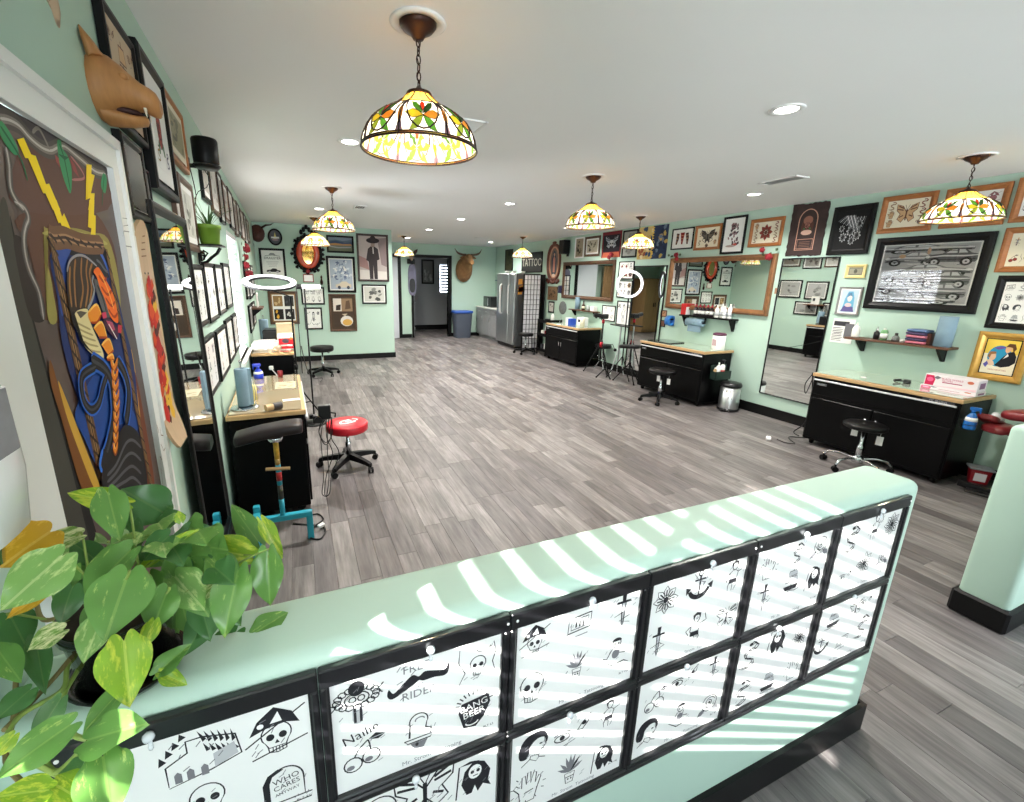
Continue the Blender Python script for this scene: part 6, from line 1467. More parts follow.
# ================================================================ workstations
def bench(label, loc, rz, L_=1.22, D=.58, h=.81, sticker=None, group='black mobile workbenches', sheet=('pale_green_glass_sheet', (176, 190, 172))):
    """front is local -y; x along the front"""
    t = thing('mobile_workbench', label, 'workbench', loc, rz, group)
    BK = mat('black_powder_coat', (4, 4, 5), rough=.36, noise=(6, .1), spec=.14)
    m = MB(); m.use(BK); m.box((0, 0, .06 + (h - .1) / 2), (L_ - .02, D - .03, h - .1), .006); obj('cabinet', m, None, t)
    m = MB(); m.use(M_WOODTOP); m.box((0, 0, h - .02), (L_, D, .034), .004); obj('worktop', m, None, t)
    m = MB(); m.use(mat(sheet[0], sheet[1], rough=.06, coat=1.0, noise=(2.5, .1))); m.box((0, .005, h + .0025), (L_ - .03, D - .04, .004), .001); obj('glass_sheet', m, None, t)
    y = -D / 2 + .013
    m = MB(); m.use(BK); m.box((0, y - .006, h - .155), (L_ - .05, .012, .15), .004); dr = obj('drawer', m, None, t)
    m = MB(); m.box((0, y - .018, h - .07), (L_ - .06, .016, .016), .004); obj('drawer_pull', m, mat('satin_aluminium', (206, 208, 210), rough=.35, noise=(30, .04)), dr)
    for s in (-1, 1):
        w_ = (L_ - .06) / 2
        m = MB(); m.use(BK); m.box((s * (w_ / 2 + .004), y - .006, .06 + (h - .34) / 2 + .02), (w_ - .004, .012, h - .36), .004); d = obj('door', m, None, t)
        m = MB(); m.box((s * .045, y - .018, h * .5), (.022, .014, .085), .004); obj('latch_handle', m, M_CHROME, d)
    m = MB(); m.box((-L_ / 2 + .11, y - .0135, h - .115), (.1, .003, .026), .001); bd = obj('badge', m, mat('grey_badge', (90, 92, 96), rough=.4, metal=.5, noise=(20, .05)), t)
    A = Art(y - .0155, .0002); A.at(-L_ / 2 + .11, h - .116, .02); A.text('HUSKY', (220, 222, 224), 1.2); obj('badge_lettering', A.mb, None, bd, fix=False)
    if sticker:
        m = MB(); m.box((L_ / 2 - .16, y - .0065 + .0, h - .053), (.22, .004, .03), .001); sd = obj('sticker', m, mat('dark_grey_sticker', (52, 52, 58), rough=.5, noise=(9, .08)), t)
        A = Art(y - .009, .0002); A.at(L_ / 2 - .16, h - .054, .022); A.text(sticker, (170, 170, 178), 1.3); obj('sticker_lettering', A.mb, None, sd, fix=False)
    for sx in (-1, 1):
        for sy in (-1, 1):
            m = MB(); m.use(M_BLK); m.box((sx * (L_ / 2 - .08), sy * (D / 2 - .08), .052), (.05, .04, .03), .004); m.lathe([(.001, -.014), (.026, -.014), (.03, -.01), (.03, .01), (.026, .014), (.001, .014)], (sx * (L_ / 2 - .08), sy * (D / 2 - .08), .03), 14, 'x'); obj('caster', m, None, t)
    return t
XB = 5.786 - .02 - .29
bench('black workbench with wood top nearest the camera on the right, gloves box on it', (XB, 2.375, 0), -PI / 2, 1.22, sticker='FK IRONS')
bench('black workbench with wood top under the wide gilt mirror, steel bin beside it', (XB, 5.06, 0), -PI / 2, 1.28, sticker='FK IRONS')
bench('black workbench with wood top under the walnut mirror, farthest on the right', (XB, 8.12, 0), -PI / 2, 1.28)
bench('black workbench on the left with a paper towel stand, behind the padded armrest', (-.27, 3.87, 0), LEFT.th, 1.26, .5, sheet=('tan_glass_sheet', (178, 160, 130)))
bench('black workbench on the left below the ring light, glove box on top', (-.345, 6.5, 0), LEFT.th, 1.2, .48, sheet=('tan_glass_sheet', (178, 160, 130)))

# stools
def stool(label, loc, rz, sh=.46, r=.18, seat=None, base=None, back=False, logo=False, chrome=False, thick=.07):
    t = thing('rolling_stool', label, 'stool', loc, rz, None)
    seat = seat or M_LEATHER; base = base or M_BLK
    m = MB(); m.use(seat); m.lathe([(.001, sh - thick), (r * .9, sh - thick), (r * .99, sh - thick + .012), (r, sh - thick * .45), (r * .985, sh - .012), (r * .93, sh - .002), (r * .5, sh + .002), (.001, sh + .002)], n=32); so_ = obj('seat', m, None, t)
    m = MB(); m.use(seat); m.tube([(r * .988 * math.cos(a), r * .988 * math.sin(a), sh - .014) for a in [2 * PI * k / 36 for k in range(36)]], .003, 5, closed=True); obj('seat_piping', m, None, so_)
    m = MB(); m.use(M_CHROME); m.lathe([(.001, .1), (.026, .1), (.026, .24), (.02, .25), (.016, .26), (.016, sh - thick - .012), (.001, sh - thick - .012)], n=16); obj('gas_lift', m, None, t)
    m = MB(); m.use(M_BLK); m.box((0, 0, sh - thick - .008), (.16, .1, .014), .004); obj('mounting_plate', m, None, t)
    m = MB(); m.use(M_BLK); m.tube([(.03, .02, sh - thick - .018), (.09, .06, sh - thick - .03), (.13, .085, sh - thick - .05)], .006, 6); m.box((.138, .09, sh - thick - .055), (.045, .016, .012), .004, .6); obj('lift_lever', m, None, t)
    m = MB(); m.use(base if not chrome else M_CHROME); m.lathe([(.001, .075), (.045, .075), (.05, .085), (.045, .125), (.03, .14), (.001, .14)], n=16); obj('hub', m, None, t)
    for k in range(5):
        a = 2 * PI * k / 5; c_, s_ = math.cos(a), math.sin(a); R_ = .27
        m = MB(); m.use(base if not chrome else M_CHROME)
        if chrome: m.tube([(c_ * .03, s_ * .03, .11), (c_ * .14, s_ * .14, .125), (c_ * .23, s_ * .23, .115), (c_ * R_, s_ * R_, .07)], .012, 8)
        else:
            rings = []
            for f_, w_, z0, z1 in ((.03, .03, .08, .135), (.12, .026, .078, .125), (.22, .022, .07, .105), (R_, .02, .06, .09)):
                n_ = Vector((-s_, c_, 0)) * w_; p = Vector((c_ * f_, s_ * f_, 0)); rings.append([p - n_ + Vector((0, 0, z0)), p + n_ + Vector((0, 0, z0)), p + n_ * .8 + Vector((0, 0, z1)), p - n_ * .8 + Vector((0, 0, z1))])
            m.loft(rings, True, True, False)
        obj('base_arm', m, None, t)
        m = MB(); m.use(M_BLK); m.cyl((c_ * R_, s_ * R_, .075), (c_ * R_, s_ * R_, .045), .009, n=8)
        ca = a + .9; u_ = Vector((math.cos(ca), math.sin(ca), 0)); p = Vector((c_ * R_, s_ * R_, .0275))
        for sg in (-1, 1):
            m.cyl(p + u_ * (sg * .006), p + u_ * (sg * .022), .027, n=14)
        m.box((p.x, p.y, .045), (.04, .035, .02), .008, ca); obj('caster', m, None, t)
    if logo:
        A = Art(0, 0); A.mb = MB()
        wm = paint((236, 232, 228)); A.mb.use(wm)
        def top(pts): A.mb.add([(x, y_, sh + .0026) for x, y_ in pts], [tuple(range(len(pts)))])
        top([(-.085, -.03), (-.03, -.062), (.055, -.055), (.085, -.01), (.05, -.018), (-.02, -.035), (-.06, -.01)]); top([(-.085, -.025), (-.055, -.01), (-.03, .035), (-.06, .03)]); top([(-.04, .045), (.04, .05), (.045, .025), (-.03, .018)]); top([(-.02, .008), (.04, .015), (.05, -.005), (-.015, -.012)]); top([(.07, .05), (.095, .015), (.085, -.02), (.098, -.02), (.112, .015), (.085, .06)])
        obj('seat_emblem', A.mb, None, so_, label='white painted emblem')
    if back:
        m = MB(); m.use(M_BLK); m.tube([(0, .06, sh - thick - .01), (0, .17, sh - thick - .01), (0, .2, sh + .03), (0, .19, sh + .2)], .012, 8); obj('back_post', m, None, t)
        m = MB(); m.use(seat); m.box((0, .175, sh + .23), (.3, .05, .12), .02); obj('backrest', m, None, t)
    return t
M_REDV = mat('red_vinyl', (196, 30, 44), rough=.38, noise=(20, .06), bump=(120, .1))
stool('red round rolling stool with a white emblem on its seat', (.335, 4.02, 0), .35, .44, .185, M_REDV, logo=True, thick=.085)
stool('round black rolling stool against the partition wall baseboard', (.34, 8.32, 0), .2, .52, .2, thick=.09)
stool('black rolling stool with chrome column in front of the middle workbench', (4.9, 4.86, 0), .1, .5, .19, thick=.06)
stool('black rolling stool with bare plate and chrome legs at the near workbench', (4.92, 2.28, 0), .5, .47, .17, chrome=True, thick=.05)
stool('black rolling stool in front of the white screen and trolley', (5.04, 9.42, 0), .1, .5, .18, thick=.07)
# white tags hanging under the near stools
for (x, y, z), lab, gname in (((4.93, 2.36, .36), 'white paper tag dangling left under the chrome legged stool', 'tags'), ((4.95, 2.16, .33), 'long white paper tag dangling right under the chrome legged stool', 'tags'), ((4.88, 4.9, .35), 'white paper tag dangling left under the middle stool', 'tags'), ((4.9, 4.72, .34), 'white paper tag dangling right under the middle stool', 'tags')):
    t = thing('paper_tag', lab, 'tag', (x, y, z), -PI / 2 + .3, None); m = MB(); m.box((0, 0, 0), (.05, .002, .085)); obj('card', m, M_PAPER, t); m = MB(); m.cyl((0, 0, .0425), (.0, 0, .42 - z + .0), .0015, n=5); obj('string', m, M_WHITE, t)

# paper towel stand
def towel_stand(label, loc, seed=0, h=.27, r=.062):
    t = thing('paper_towel_stand', label, 'paper towel', loc, seed)
    m = MB(); m.use(M_CHROME); m.lathe([(.001, 0), (.088, 0), (.09, .006), (.084, .012), (.03, .016), (.001, .016)], n=28); obj('base', m, None, t)
    m = MB(); m.use(M_CHROME); m.cyl((0, 0, .012), (0, 0, h + .05), .005, n=8); m.ell((0, 0, h + .055), (.011, .011, .011), 10, 6); obj('post', m, None, t)
    m = MB(); m.use(M_TOWEL); m.lathe([(.018, .018), (r, .018), (r + .001, .03), (r, h * .6), (r + .001, h), (r - .002, h + .004), (.018, h + .004), (.018, .018)], n=24, caps=False); m.prism([(r * .6, -.03), (r + .012, -.026), (r + .02, .012), (r + .008, .03), (r * .9, .034)], .022, h, 'xy'); obj('roll', m, None, t)
    m = MB(); m.use(M_CHROME); m.tube([(.08, .02, .012), (.085, .02, .1), (.075, .02, .19), (.078, .02, .21)], .003, 6); obj('tension_arm', m, None, t)
    return t
def plain(name, label, cat, loc, rz, mb, m, part='body', group=None):
    t = thing(name, label, cat, loc, rz, group); obj(part, mb, m, t); return t
HB = .8145
towel_stand('blue paper towel roll on a chrome stand on the near left workbench', (-.40, 3.40, HB), .4, .28, .042)
towel_stand('blue paper towel roll standing on the far left workbench below the bracket', (-.47, 7.0, HB + .003), 1.2, .3, .06)
t = thing('blue_paper_roll', 'large blue paper roll standing at the right end of the walnut wall shelf', 'paper roll', (5.67, 2.185, 1.1915), 0); m = MB(); m.use(M_TOWEL); m.lathe([(.02, 0), (.066, 0), (.066, .285), (.02, .285), (.02, 0)], n=24, caps=False); obj('roll', m, None, t)
m = MB(); m.use(mat('card_core', (170, 140, 104), rough=.8, noise=(20, .1))); m.lathe([(.017, .001), (.0198, .001), (.0198, .284), (.017, .284), (.017, .001)], n=14, caps=False); obj('core', m, None, t)

# wall shelf by the near workbench
def wall_shelf(label, u0, u1, z, d, m_, wall=RIGHT, brk=((.1), (.9)), bm=M_BLK, bh=.13):
    t = thing('wall_shelf', label, 'shelf', wall.p((u0 + u1) / 2, z, 0), wall.th); L_ = u1 - u0
    m = MB(); m.use(m_); m.box((0, -d / 2, -.011), (L_, d, .022), .003); obj('board', m, None, t)
    for f in brk:
        x = -L_ / 2 + L_ * f; m = MB(); m.use(bm); m.box((x, -.007, -.022 - bh / 2), (.03, .014, bh), .002); m.prism([(-.014, -.022), (-d * .85, -.022), (-d * .85, -.034), (-.03, -.022 - bh), (-.014, -.022 - bh)], x - .011, x + .011, 'yz'); obj('bracket', m, None, t)
    return t
wall_shelf('walnut wall shelf with black brackets above the near workbench', -2.985, -2.105, 1.19, .19, M_WALNUT, brk=(.13, .9))
sx = 5.786 - .1
ZS = 1.1915
def bottle(label, loc, prof, bm, cap=None, capm=None, labelm=None, band=None, n=16, name='bottle', cat='bottle', group=None):
    t = thing(name, label, cat, loc, 0, group); m = MB(); m.use(bm); m.lathe(prof, n=n); bo = obj('body', m, None, t)
    if cap: m = MB(); m.use(capm); m.lathe(cap, n=12); obj('cap', m, None, t)
    if band:
        m = MB(); m.use(labelm); m.lathe([(band[0], band[1]), (band[0] + .0006, band[1]), (band[0] + .0006, band[2]), (band[0], band[2])], n=n, caps=False); obj('label', m, None, t)
    return t
M_MILK = mat('milky_plastic', (236, 236, 230), rough=.35, noise=(5, .02)); M_BLKP = mat('black_plastic', (20, 20, 22), rough=.3, noise=(5, .1)); M_GRNP = mat('green_gel', (120, 176, 120), rough=.2, coat=.5, noise=(8, .1))
bottle('milky white squeeze bottle at the left end of the walnut shelf', (sx, 2.925, ZS), [(.001, 0), (.034, 0), (.036, .01), (.036, .09), (.026, .115), (.012, .125), (.012, .135), (.001, .135)], M_MILK, [(.001, .135), (.012, .135), (.004, .16), (.001, .161)], M_MILK)
bottle('black spray bottle on the walnut shelf', (sx, 2.73, ZS), [(.001, 0), (.026, 0), (.027, .07), (.012, .085), (.001, .086)], M_BLKP, [(.001, .086), (.012, .086), (.013, .105), (.006, .112), (.005, .13), (.001, .131)], M_CHROME)
bottle('pale green soap bottle on the walnut shelf', (sx, 2.665, ZS), [(.001, 0), (.03, 0), (.032, .08), (.026, .1), (.012, .108), (.001, .108)], M_GRNP, [(.001, .108), (.014, .108), (.014, .12), (.001, .12)], M_MILK, M_PAPER, (.032, .02, .07))
bottle('small grey flask with black stopper on the walnut shelf', (sx, 2.56, ZS), [(.001, 0), (.03, 0), (.034, .02), (.03, .045), (.014, .06), (.001, .06)], mat('smoky_glass', (120, 124, 120), rough=.1, coat=1, noise=(5, .1)), [(.001, .06), (.015, .06), (.013, .085), (.001, .086)], M_BLKP)
t = thing('white_cup', 'tiny white ink cup on the walnut shelf', 'cup', (sx - .03, 2.49, ZS), 0); m = MB(); m.use(M_MILK); m.lathe([(.001, 0), (.014, 0), (.02, .028), (.018, .028), (.013, .003), (.001, .003)], n=14); obj('cup', m, None, t)
rg = random.Random(6)
for i, c_ in enumerate(((196, 110, 128), (60, 50, 84), (198, 120, 138), (72, 60, 92), (92, 116, 156))):
    t = thing('folded_cloth', '%s folded cloth, %s in the stack on the walnut shelf' % (('pink', 'violet', 'rose', 'dark violet', 'blue')[i], ('lowest', 'second', 'third', 'fourth', 'topmost')[i]), 'cloth', (sx - .005, 2.375 + .004 * (i % 2), ZS + .029 * i), -PI / 2 + rg.uniform(-.08, .08), 'folded cloths on the walnut shelf')
    m = MB(); m.use(mat('cloth_%s' % ('pink', 'violet', 'rose', 'plum', 'blue')[i], c_, rough=.85, noise=(22, .15), bump=(60, .4))); m.loft([[(-.075, y_, z_) for y_, z_ in oval_pts(.072, .014, 12, .6)], [(-.04, y_, z_ + .001) for y_, z_ in oval_pts(.075, .0144, 12, .6)], [(.04, y_, z_) for y_, z_ in oval_pts(.075, .0144, 12, .6)], [(.075, y_, z_ - .0) for y_, z_ in oval_pts(.07, .014, 12, .6)]])
    m.v = [(a, b, c + .0144) for a, b, c in m.v]; obj('cloth', m, None, t)
t = thing('brown_box', 'small brown box between the cloth stack and the blue paper roll', 'box', (sx + .02, 2.295, ZS), 0); m = MB(); m.use(mat('brown_leather_box', (92, 50, 38), rough=.5, noise=(9, .2))); m.box((0, 0, .055), (.1, .045, .11), .004); obj('box', m, None, t); m = MB(); m.use(M_BLKP); m.box((0, 0, .115), (.102, .047, .012), .003); obj('lid', m, None, t)
# shelf under the gilt mirror
u0, _ = RIGHT.uz(640 + 200 / 5.12, 180 + 702 / 5.12, .12); u1, zz = RIGHT.uz(640 + 475 / 5.12, 180 + 718 / 5.12, .12)
wall_shelf('black wall shelf holding bottles under the wide gilt mirror', u0, u1, zz + .01, .13, M_BLK, brk=(.06, .94), bh=.16)
SZ = zz + .0115; SX = 5.786 - .065
def along(f): return -(u0 + (u1 - u0) * f)
t = thing('red_box', 'red carton with a white side at the left end of the black shelf', 'box', (SX, along(.0) - .06, SZ), 0); m = MB(); m.use(mat('red_carton', (190, 34, 36), rough=.5, noise=(6, .05))); m.box((0, 0, .085), (.09, .1, .17), .002); obj('carton', m, None, t); m = MB(); m.use(M_PAPER); m.box((-.0, -.0515, .06), (.088, .001, .12)); obj('panel', m, None, t)
for i in range(5):
    bottle('%s red capped dark ink bottle from the red carton on the black shelf' % ord_[i], (SX, along(.27 + .075 * i), SZ), [(.001, 0), (.028, 0), (.03, .01), (.03, .11), (.018, .13), (.001, .131)], mat('dark_ink_bottle', (38, 28, 34), rough=.25, coat=.5, noise=(8, .2)), [(.001, .131), (.016, .131), (.014, .16), (.006, .175), (.001, .176)], mat('crimson_cap', (150, 24, 44), rough=.4, noise=(6, .05)), M_PAPER, (.03, .03, .08), group='red capped ink bottles')
for i in range(4):
    bottle('%s white bottle on the black shelf, right of the red capped ones' % ord_[i], (SX + (.015 if i % 2 else -.015), along(.68 + .065 * i), SZ), [(.001, 0), (.03, 0), (.031, .01), (.031, .12 + .03 * (i % 2)), (.014, .145 + .03 * (i % 2)), (.001, .146 + .03 * (i % 2))], M_MILK, [(.001, .145 + .03 * (i % 2)), (.013, .145 + .03 * (i % 2)), (.011, .175 + .03 * (i % 2)), (.001, .176 + .03 * (i % 2))], M_MILK, paint((200, 204, 206)), (.0312, .03, .09), group='white bottles on the black shelf')
t = thing('paper_towel_holder', 'blue paper towel roll hanging under the black shelf', 'paper towel', RIGHT.p(u0 + (u1 - u0) * .32, zz - .09, .1), RIGHT.th)
m = MB(); m.use(M_TOWEL); m.lathe([(.02, -.15), (.06, -.15), (.06, .15), (.02, .15), (.02, -.15)], n=22, axis='x', caps=False); m.box((.02, -.03, -.085), (.25, .004, .12), .001); obj('roll', m, None, t); m = MB(); m.use(M_BLK); m.cyl((-.17, 0, 0), (.17, 0, 0), .01, n=10); m.box((-.165, .02, .04), (.01, .03, .1)); m.box((.165, .02, .04), (.01, .03, .1)); obj('holder', m, None, t)
u, z = RIGHT.uz(640 + 152 / 5.12, 180 + 720 / 5.12, .06)
t = thing('tape_roll', 'bright blue tape roll hung on the wall beside the black shelf', 'tape', RIGHT.p(u, z, .05), RIGHT.th); m = MB(); m.use(mat('blue_tape', (36, 110, 190), rough=.4, noise=(12, .1))); m.lathe([(.05, -.045), (.085, -.045), (.085, .045), (.05, .045), (.05, -.045)], n=24, axis='x', caps=False); obj('tape', m, None, t); m = MB(); m.use(M_BLK); m.cyl((-.05, .0, .02), (.06, 0, .02), .012, n=8); m.box((0, .03, .02), (.02, .04, .02)); obj('peg', m, None, t)
# on the middle workbench
t = thing('sharps_canister', 'white canister with a plum lid standing on the middle workbench', 'canister', (5.6, 4.56, HB), 0); m = MB(); m.use(M_MILK); m.lathe([(.001, 0), (.085, 0), (.088, .01), (.088, .2), (.001, .2)], n=24); obj('body', m, None, t); m = MB(); m.use(mat('plum_lid', (84, 34, 64), rough=.4, noise=(6, .05))); m.lathe([(.001, .2), (.09, .2), (.09, .222), (.07, .235), (.001, .236)], n=24); obj('lid', m, None, t); m = MB(); m.use(paint((188, 160, 164))); m.box((-.0885, 0, .1), (.002, .07, .09)); obj('label', m, None, t)
t = thing('black_mat', 'flat black drawing tablet on the middle workbench', 'tablet', (5.42, 5.38, HB), .05); m = MB(); m.use(M_BLKG); m.box((0, 0, .008), (.34, .44, .015), .004); obj('slab', m, None, t)
t = thing('bottle_caddy', 'dark green caddy hung on the end of the middle workbench', 'caddy', (5.47, 4.40, .42), 0)
m = MB(); m.use(mat('dark_green_plastic', (22, 42, 36), rough=.4, noise=(5, .1)))
m.box((0, -.05, .006), (.3, .1, .012)); m.box((0, -.097, .06), (.3, .008, .12)); m.box((0, -.004, .1), (.3, .008, .2)); m.box((-.146, -.05, .06), (.008, .1, .12)); m.box((.146, -.05, .06), (.008, .1, .12)); obj('tray', m, None, t)
bottle('white pump bottle in the green caddy', (5.41, 4.345, .434), [(.001, 0), (.03, 0), (.03, .17), (.012, .19), (.001, .19)], M_MILK, [(.001, .19), (.012, .19), (.01, .23), (.001, .231)], M_MILK)
bottle('amber bottle in the green caddy', (5.36, 4.355, .434), [(.001, 0), (.022, 0), (.022, .12), (.01, .14), (.001, .14)], mat('amber_bottle', (170, 140, 96), rough=.3, noise=(6, .1)), [(.001, .14), (.011, .14), (.011, .16), (.001, .16)], M_MILK)
bottle('tall black topped spray bottle in the green caddy', (5.49, 4.345, .434), [(.001, 0), (.03, 0), (.03, .18), (.013, .2), (.001, .2)], M_MILK, [(.001, .2), (.014, .2), (.02, .24), (.03, .26), (.001, .27)], M_BLKP, paint((180, 60, 60)), (.0303, .08, .12))
# steel bin
t = thing('step_bin', 'small round stainless step bin with a black lid beside the middle workbench', 'bin', (5.53, 4.2, 0), 0); t.scale = (1.08, 1.08, 1.16)
m = MB(); m.use(M_STEEL); m.lathe([(.001, .03), (.118, .03), (.12, .04), (.12, .3), (.001, .3)], n=28); bo = obj('drum', m, None, t)
m = MB(); m.use(M_BLKP); m.lathe([(.001, 0), (.124, 0), (.124, .03), (.001, .03)], n=28); obj('base_ring', m, None, t)
m = MB(); m.use(M_BLKP); m.lathe([(.001, .3), (.126, .3), (.126, .32), (.112, .345), (.06, .358), (.001, .36)], n=28); obj('lid', m, None, t)
m = MB(); m.use(M_BLKP); m.box((-.13, -.02, .02), (.06, .07, .012), .004); obj('pedal', m, None, t)
rg = random.Random(2); m = MB()
for i in range(7): m.use(paint(((30, 30, 32), (226, 226, 226), (200, 196, 190))[i % 3])); a = PI + rg.uniform(-.1, .75); zc = .17 + .014 * i; m.add([(.1206 * math.cos(a + d), .1206 * math.sin(a + d), zc + e) for d, e in ((-.2, -.015), (.2, -.012), (.22, .014), (-.18, .016))], [(0, 1, 2, 3)])
obj('stickers', m, None, bo, fix=False)
# near workbench things
def glove_box(label, loc, rz, c1, w=.36, d=.17, h=.105, words=True):
    t = thing('glove_box', label, 'box', loc, rz, None); m = MB(); m.use(mat('white_pink_carton', (240, 230, 234), rough=.45, coat=.2, noise=(5, .02))); m.box((0, 0, h / 2), (w, d, h), .003); bo = obj('carton', m, None, t)
    A = Art(-d / 2 - .0006, .0001); A.at(0, h / 2, w / 2, h / 2); A.fill([(-.96, -.9), (-.62, -.9), (-.58, .2), (-.66, .85), (-.96, .85)], c1); A.fill(arc(-.78, .1, .13, .4, n=12), tuple(min(255, v + 60) for v in c1)); A.fill([(-.66, .5), (-.52, .85), (-.36, .6), (-.5, .25)], (120, 120, 128))
    A.fill([(-.3, -.22), (.45, -.22), (.45, -.08), (-.3, -.08)], (176, 40, 100)); A.fill(arc(.72, .45, .12, .26, n=14), (206, 112, 84)); A.fill([(-.6, -.95), (.96, -.95), (.96, -.6), (0, -.75)], (244, 206, 216))
    if words: A.at(.01, h * .74, .02); A.text('BLACK NITRILE', (196, 70, 120), 1.05); A.at(-.02, h * .57, .02); A.text('GLOVES', (196, 70, 120), 1.0)
    obj('front_print', A.mb, None, bo, fix=False)
    m = MB(); m.use(paint((150, 110, 140))); m.box((w / 2 + .0006, 0, h * .5), (.001, d * .6, h * .5)); obj('end_print', m, None, bo)
    return t
glove_box('white and pink glove carton on top of another on the near workbench', (5.5, 1.965, HB + .036), -PI / 2 + .03, (206, 40, 86))
glove_box('flat pink carton under the glove carton on the near workbench', (5.5, 1.97, HB), -PI / 2 + .02, (226, 120, 150), .38, .19, .035, False)
t = thing('tattoo_machine', 'small dark corded gadget on the near workbench beside the cartons', 'gadget', (5.52, 2.31, HB), .4); m = MB(); m.use(M_BLKP); m.box((0, 0, .016), (.09, .06, .032), .008); m.cyl((.02, .05, .02), (-.05, .09, .02), .012, n=10); obj('body', m, None, t); m = MB(); m.tube([(0, .03, .02), (.03, .09, .006), (.08, .1, .005), (.1, .03, .005)], .004, 6); obj('cord', m, M_CABLE, t)
t = thing('white_slip', 'small white slip of paper lying on the near workbench', 'paper', (5.4, 2.62, HB), .6); m = MB(); m.box((0, 0, .0012), (.09, .05, .001)); obj('sheet', m, M_PAPER, t)
def spray(label, loc, rz, bm, h=.13):
    t = thing('spray_bottle', label, 'spray bottle', loc, rz)
    m = MB(); m.use(bm); m.lathe([(.001, 0), (.038, 0), (.041, .01), (.041, h * .5), (.03, h * .8), (.014, h), (.001, h)], n=20); obj('body', m, None, t)
    m = MB(); m.use(M_PAPER); m.lathe([(.0395, h * .5), (.0415, h * .5), (.0345, h * .72), (.033, h * .72)], n=20, caps=False); obj('label', m, None, t)
    m = MB(); m.use(bm); m.lathe([(.001, h), (.014, h), (.015, h + .02), (.001, h + .02)], n=12); m.box((-.01, 0, h + .034), (.07, .022, .03), .006); m.box((-.04, 0, h + .012), (.008, .012, .035), .003); obj('trigger_head', m, None, t); return t
# dark red arm rest and its spray bottle at the end of the near workbench
t = thing('red_tattoo_chair', 'dark red padded tattoo chair arms behind the right half wall', 'chair', (5.3, 1.25, 0), 0)
M_MAR = mat('maroon_vinyl', (122, 36, 40), rough=.35, noise=(16, .08), bump=(90, .12))
def pad(m, a, b, w, hh):
    a, b = Vector(a), Vector(b); d = (b - a).normalized(); s = d.cross(Vector((0, 0, 1))).normalized(); u_ = s.cross(d)
    rings = []
    for f, k in ((0, .55), (.05, .85), (.15, 1), (.85, 1), (.95, .85), (1, .55)):
        p = a + (b - a) * f; rings.append([p + s * (w * k * x) + u_ * (hh * k * z_) for x, z_ in oval_pts(1, 1, 14, .6)])
    m.loft(rings); return m
m = MB(); m.use(M_MAR); pad(m, (5.28, 1.6, .59), (5.5, 1.52, .60), .085, .035); obj('arm_pad', m, None, t)
m = MB(); m.use(M_MAR); pad(m, (5.34, 1.66, .68), (5.52, 1.64, .60), .07, .03); obj('arm_pad', m, None, t)
m = MB(); m.use(M_MAR); pad(m, (5.42, 1.56, .73), (5.3, 1.02, .80), .16, .045); obj('seat_pad', m, None, t)
m = MB(); m.use(M_BLK); m.cyl((5.35, 1.18, .03), (5.35, 1.18, .72), .035, n=14); m.tube([(5.35, 1.18, .6), (5.38, 1.4, .55), (5.4, 1.52, .56)], .015, 8); obj('post', m, None, t)
m = MB(); m.use(M_BLK); m.lathe([(.001, 0), (.2, 0), (.2, .015), (.06, .04), (.001, .04)], (5.35, 1.18, 0), 24); obj('foot_plate', m, None, t)
m = MB(); m.use(mat('clear_wrap', (214, 214, 216), rough=.2, coat=.6, noise=(20, .2), bump=(40, .6))); m.loft([[(5.43 + .07 * c_ * s_, 1.585 + k * .02, .655 + .035 * z_ * s_ + .012 * k) for c_, z_ in oval_pts(1, 1, 10)] for k, s_ in enumerate((.6, 1, 1, .7))]); obj('plastic_wrap', m, None, t)
t.location = (0, 0, 0)
M_BLUEL = mat('blue_liquid_bottle', (26, 104, 186), rough=.2, coat=.6, noise=(8, .12))
spray('blue spray bottle with a white label hung at the end of the near workbench', (5.22, 1.70, .57), PI * .6, M_BLUEL, .145)
t = thing('bottle_ring', 'black wire bottle ring on the end of the near workbench', 'holder', (5.22, 1.70, .56), 0); m = MB(); m.use(M_BLK); m.tube([(.045 * math.cos(a), .045 * math.sin(a), .05) for a in [2 * PI * k / 16 for k in range(16)]], .003, 5, closed=True); m.tube([(0, .045, .05), (0, .052, .0), (0, 0, -.003)], .003, 5); m.box((0, .056, .05), (.03, .012, .06)); obj('ring', m, None, t)
# red sharps container on the floor
t = thing('sharps_container', 'red sharps container with grey lid on the floor by the near workbench', 'container', (5.49, 1.64, .06), -PI / 2 + .5); t.scale = (.74, .74, .74); m = MB(); m.use(mat('red_plastic', (130, 20, 30), rough=.35, noise=(6, .08))); m.loft([[(x * .08, y_ * .065, 0) for x, y_ in oval_pts(1, 1, 16, .4)], [(x * .1, y_ * .08, .17) for x, y_ in oval_pts(1, 1, 16, .4)]]); bo = obj('bin', m, None, t)
m = MB(); m.use(mat('grey_lid', (120, 122, 126), rough=.4, noise=(6, .05))); m.box((0, 0, .18), (.22, .18, .022), .006); obj('lid', m, None, t); m = MB(); m.use(paint((206, 204, 206))); m.add([(-.05, -.0725, .03), (.05, -.0725, .03), (.05, -.0805, .13), (-.05, -.0805, .13)], [(0, 1, 2, 3)]); obj('label', m, None, bo, fix=False)
t = thing('base_platform', 'low black platform under the red sharps container', 'platform', (5.55, 1.62, 0), 0); m = MB(); m.use(M_BLKP); m.box((0, 0, .029), (.3, .22, .058), .006); obj('slab', m, None, t)
t = thing('foot_pedal', 'flat black foot pedal on the floor in front of the sharps container', 'pedal', (5.36, 1.52, 0), .2); m = MB(); m.use(M_BLKP); m.box((0, 0, .012), (.1, .26, .022), .006); m.cyl((0, .05, .023), (0, .05, .03), .03, n=14); obj('pedal', m, None, t)
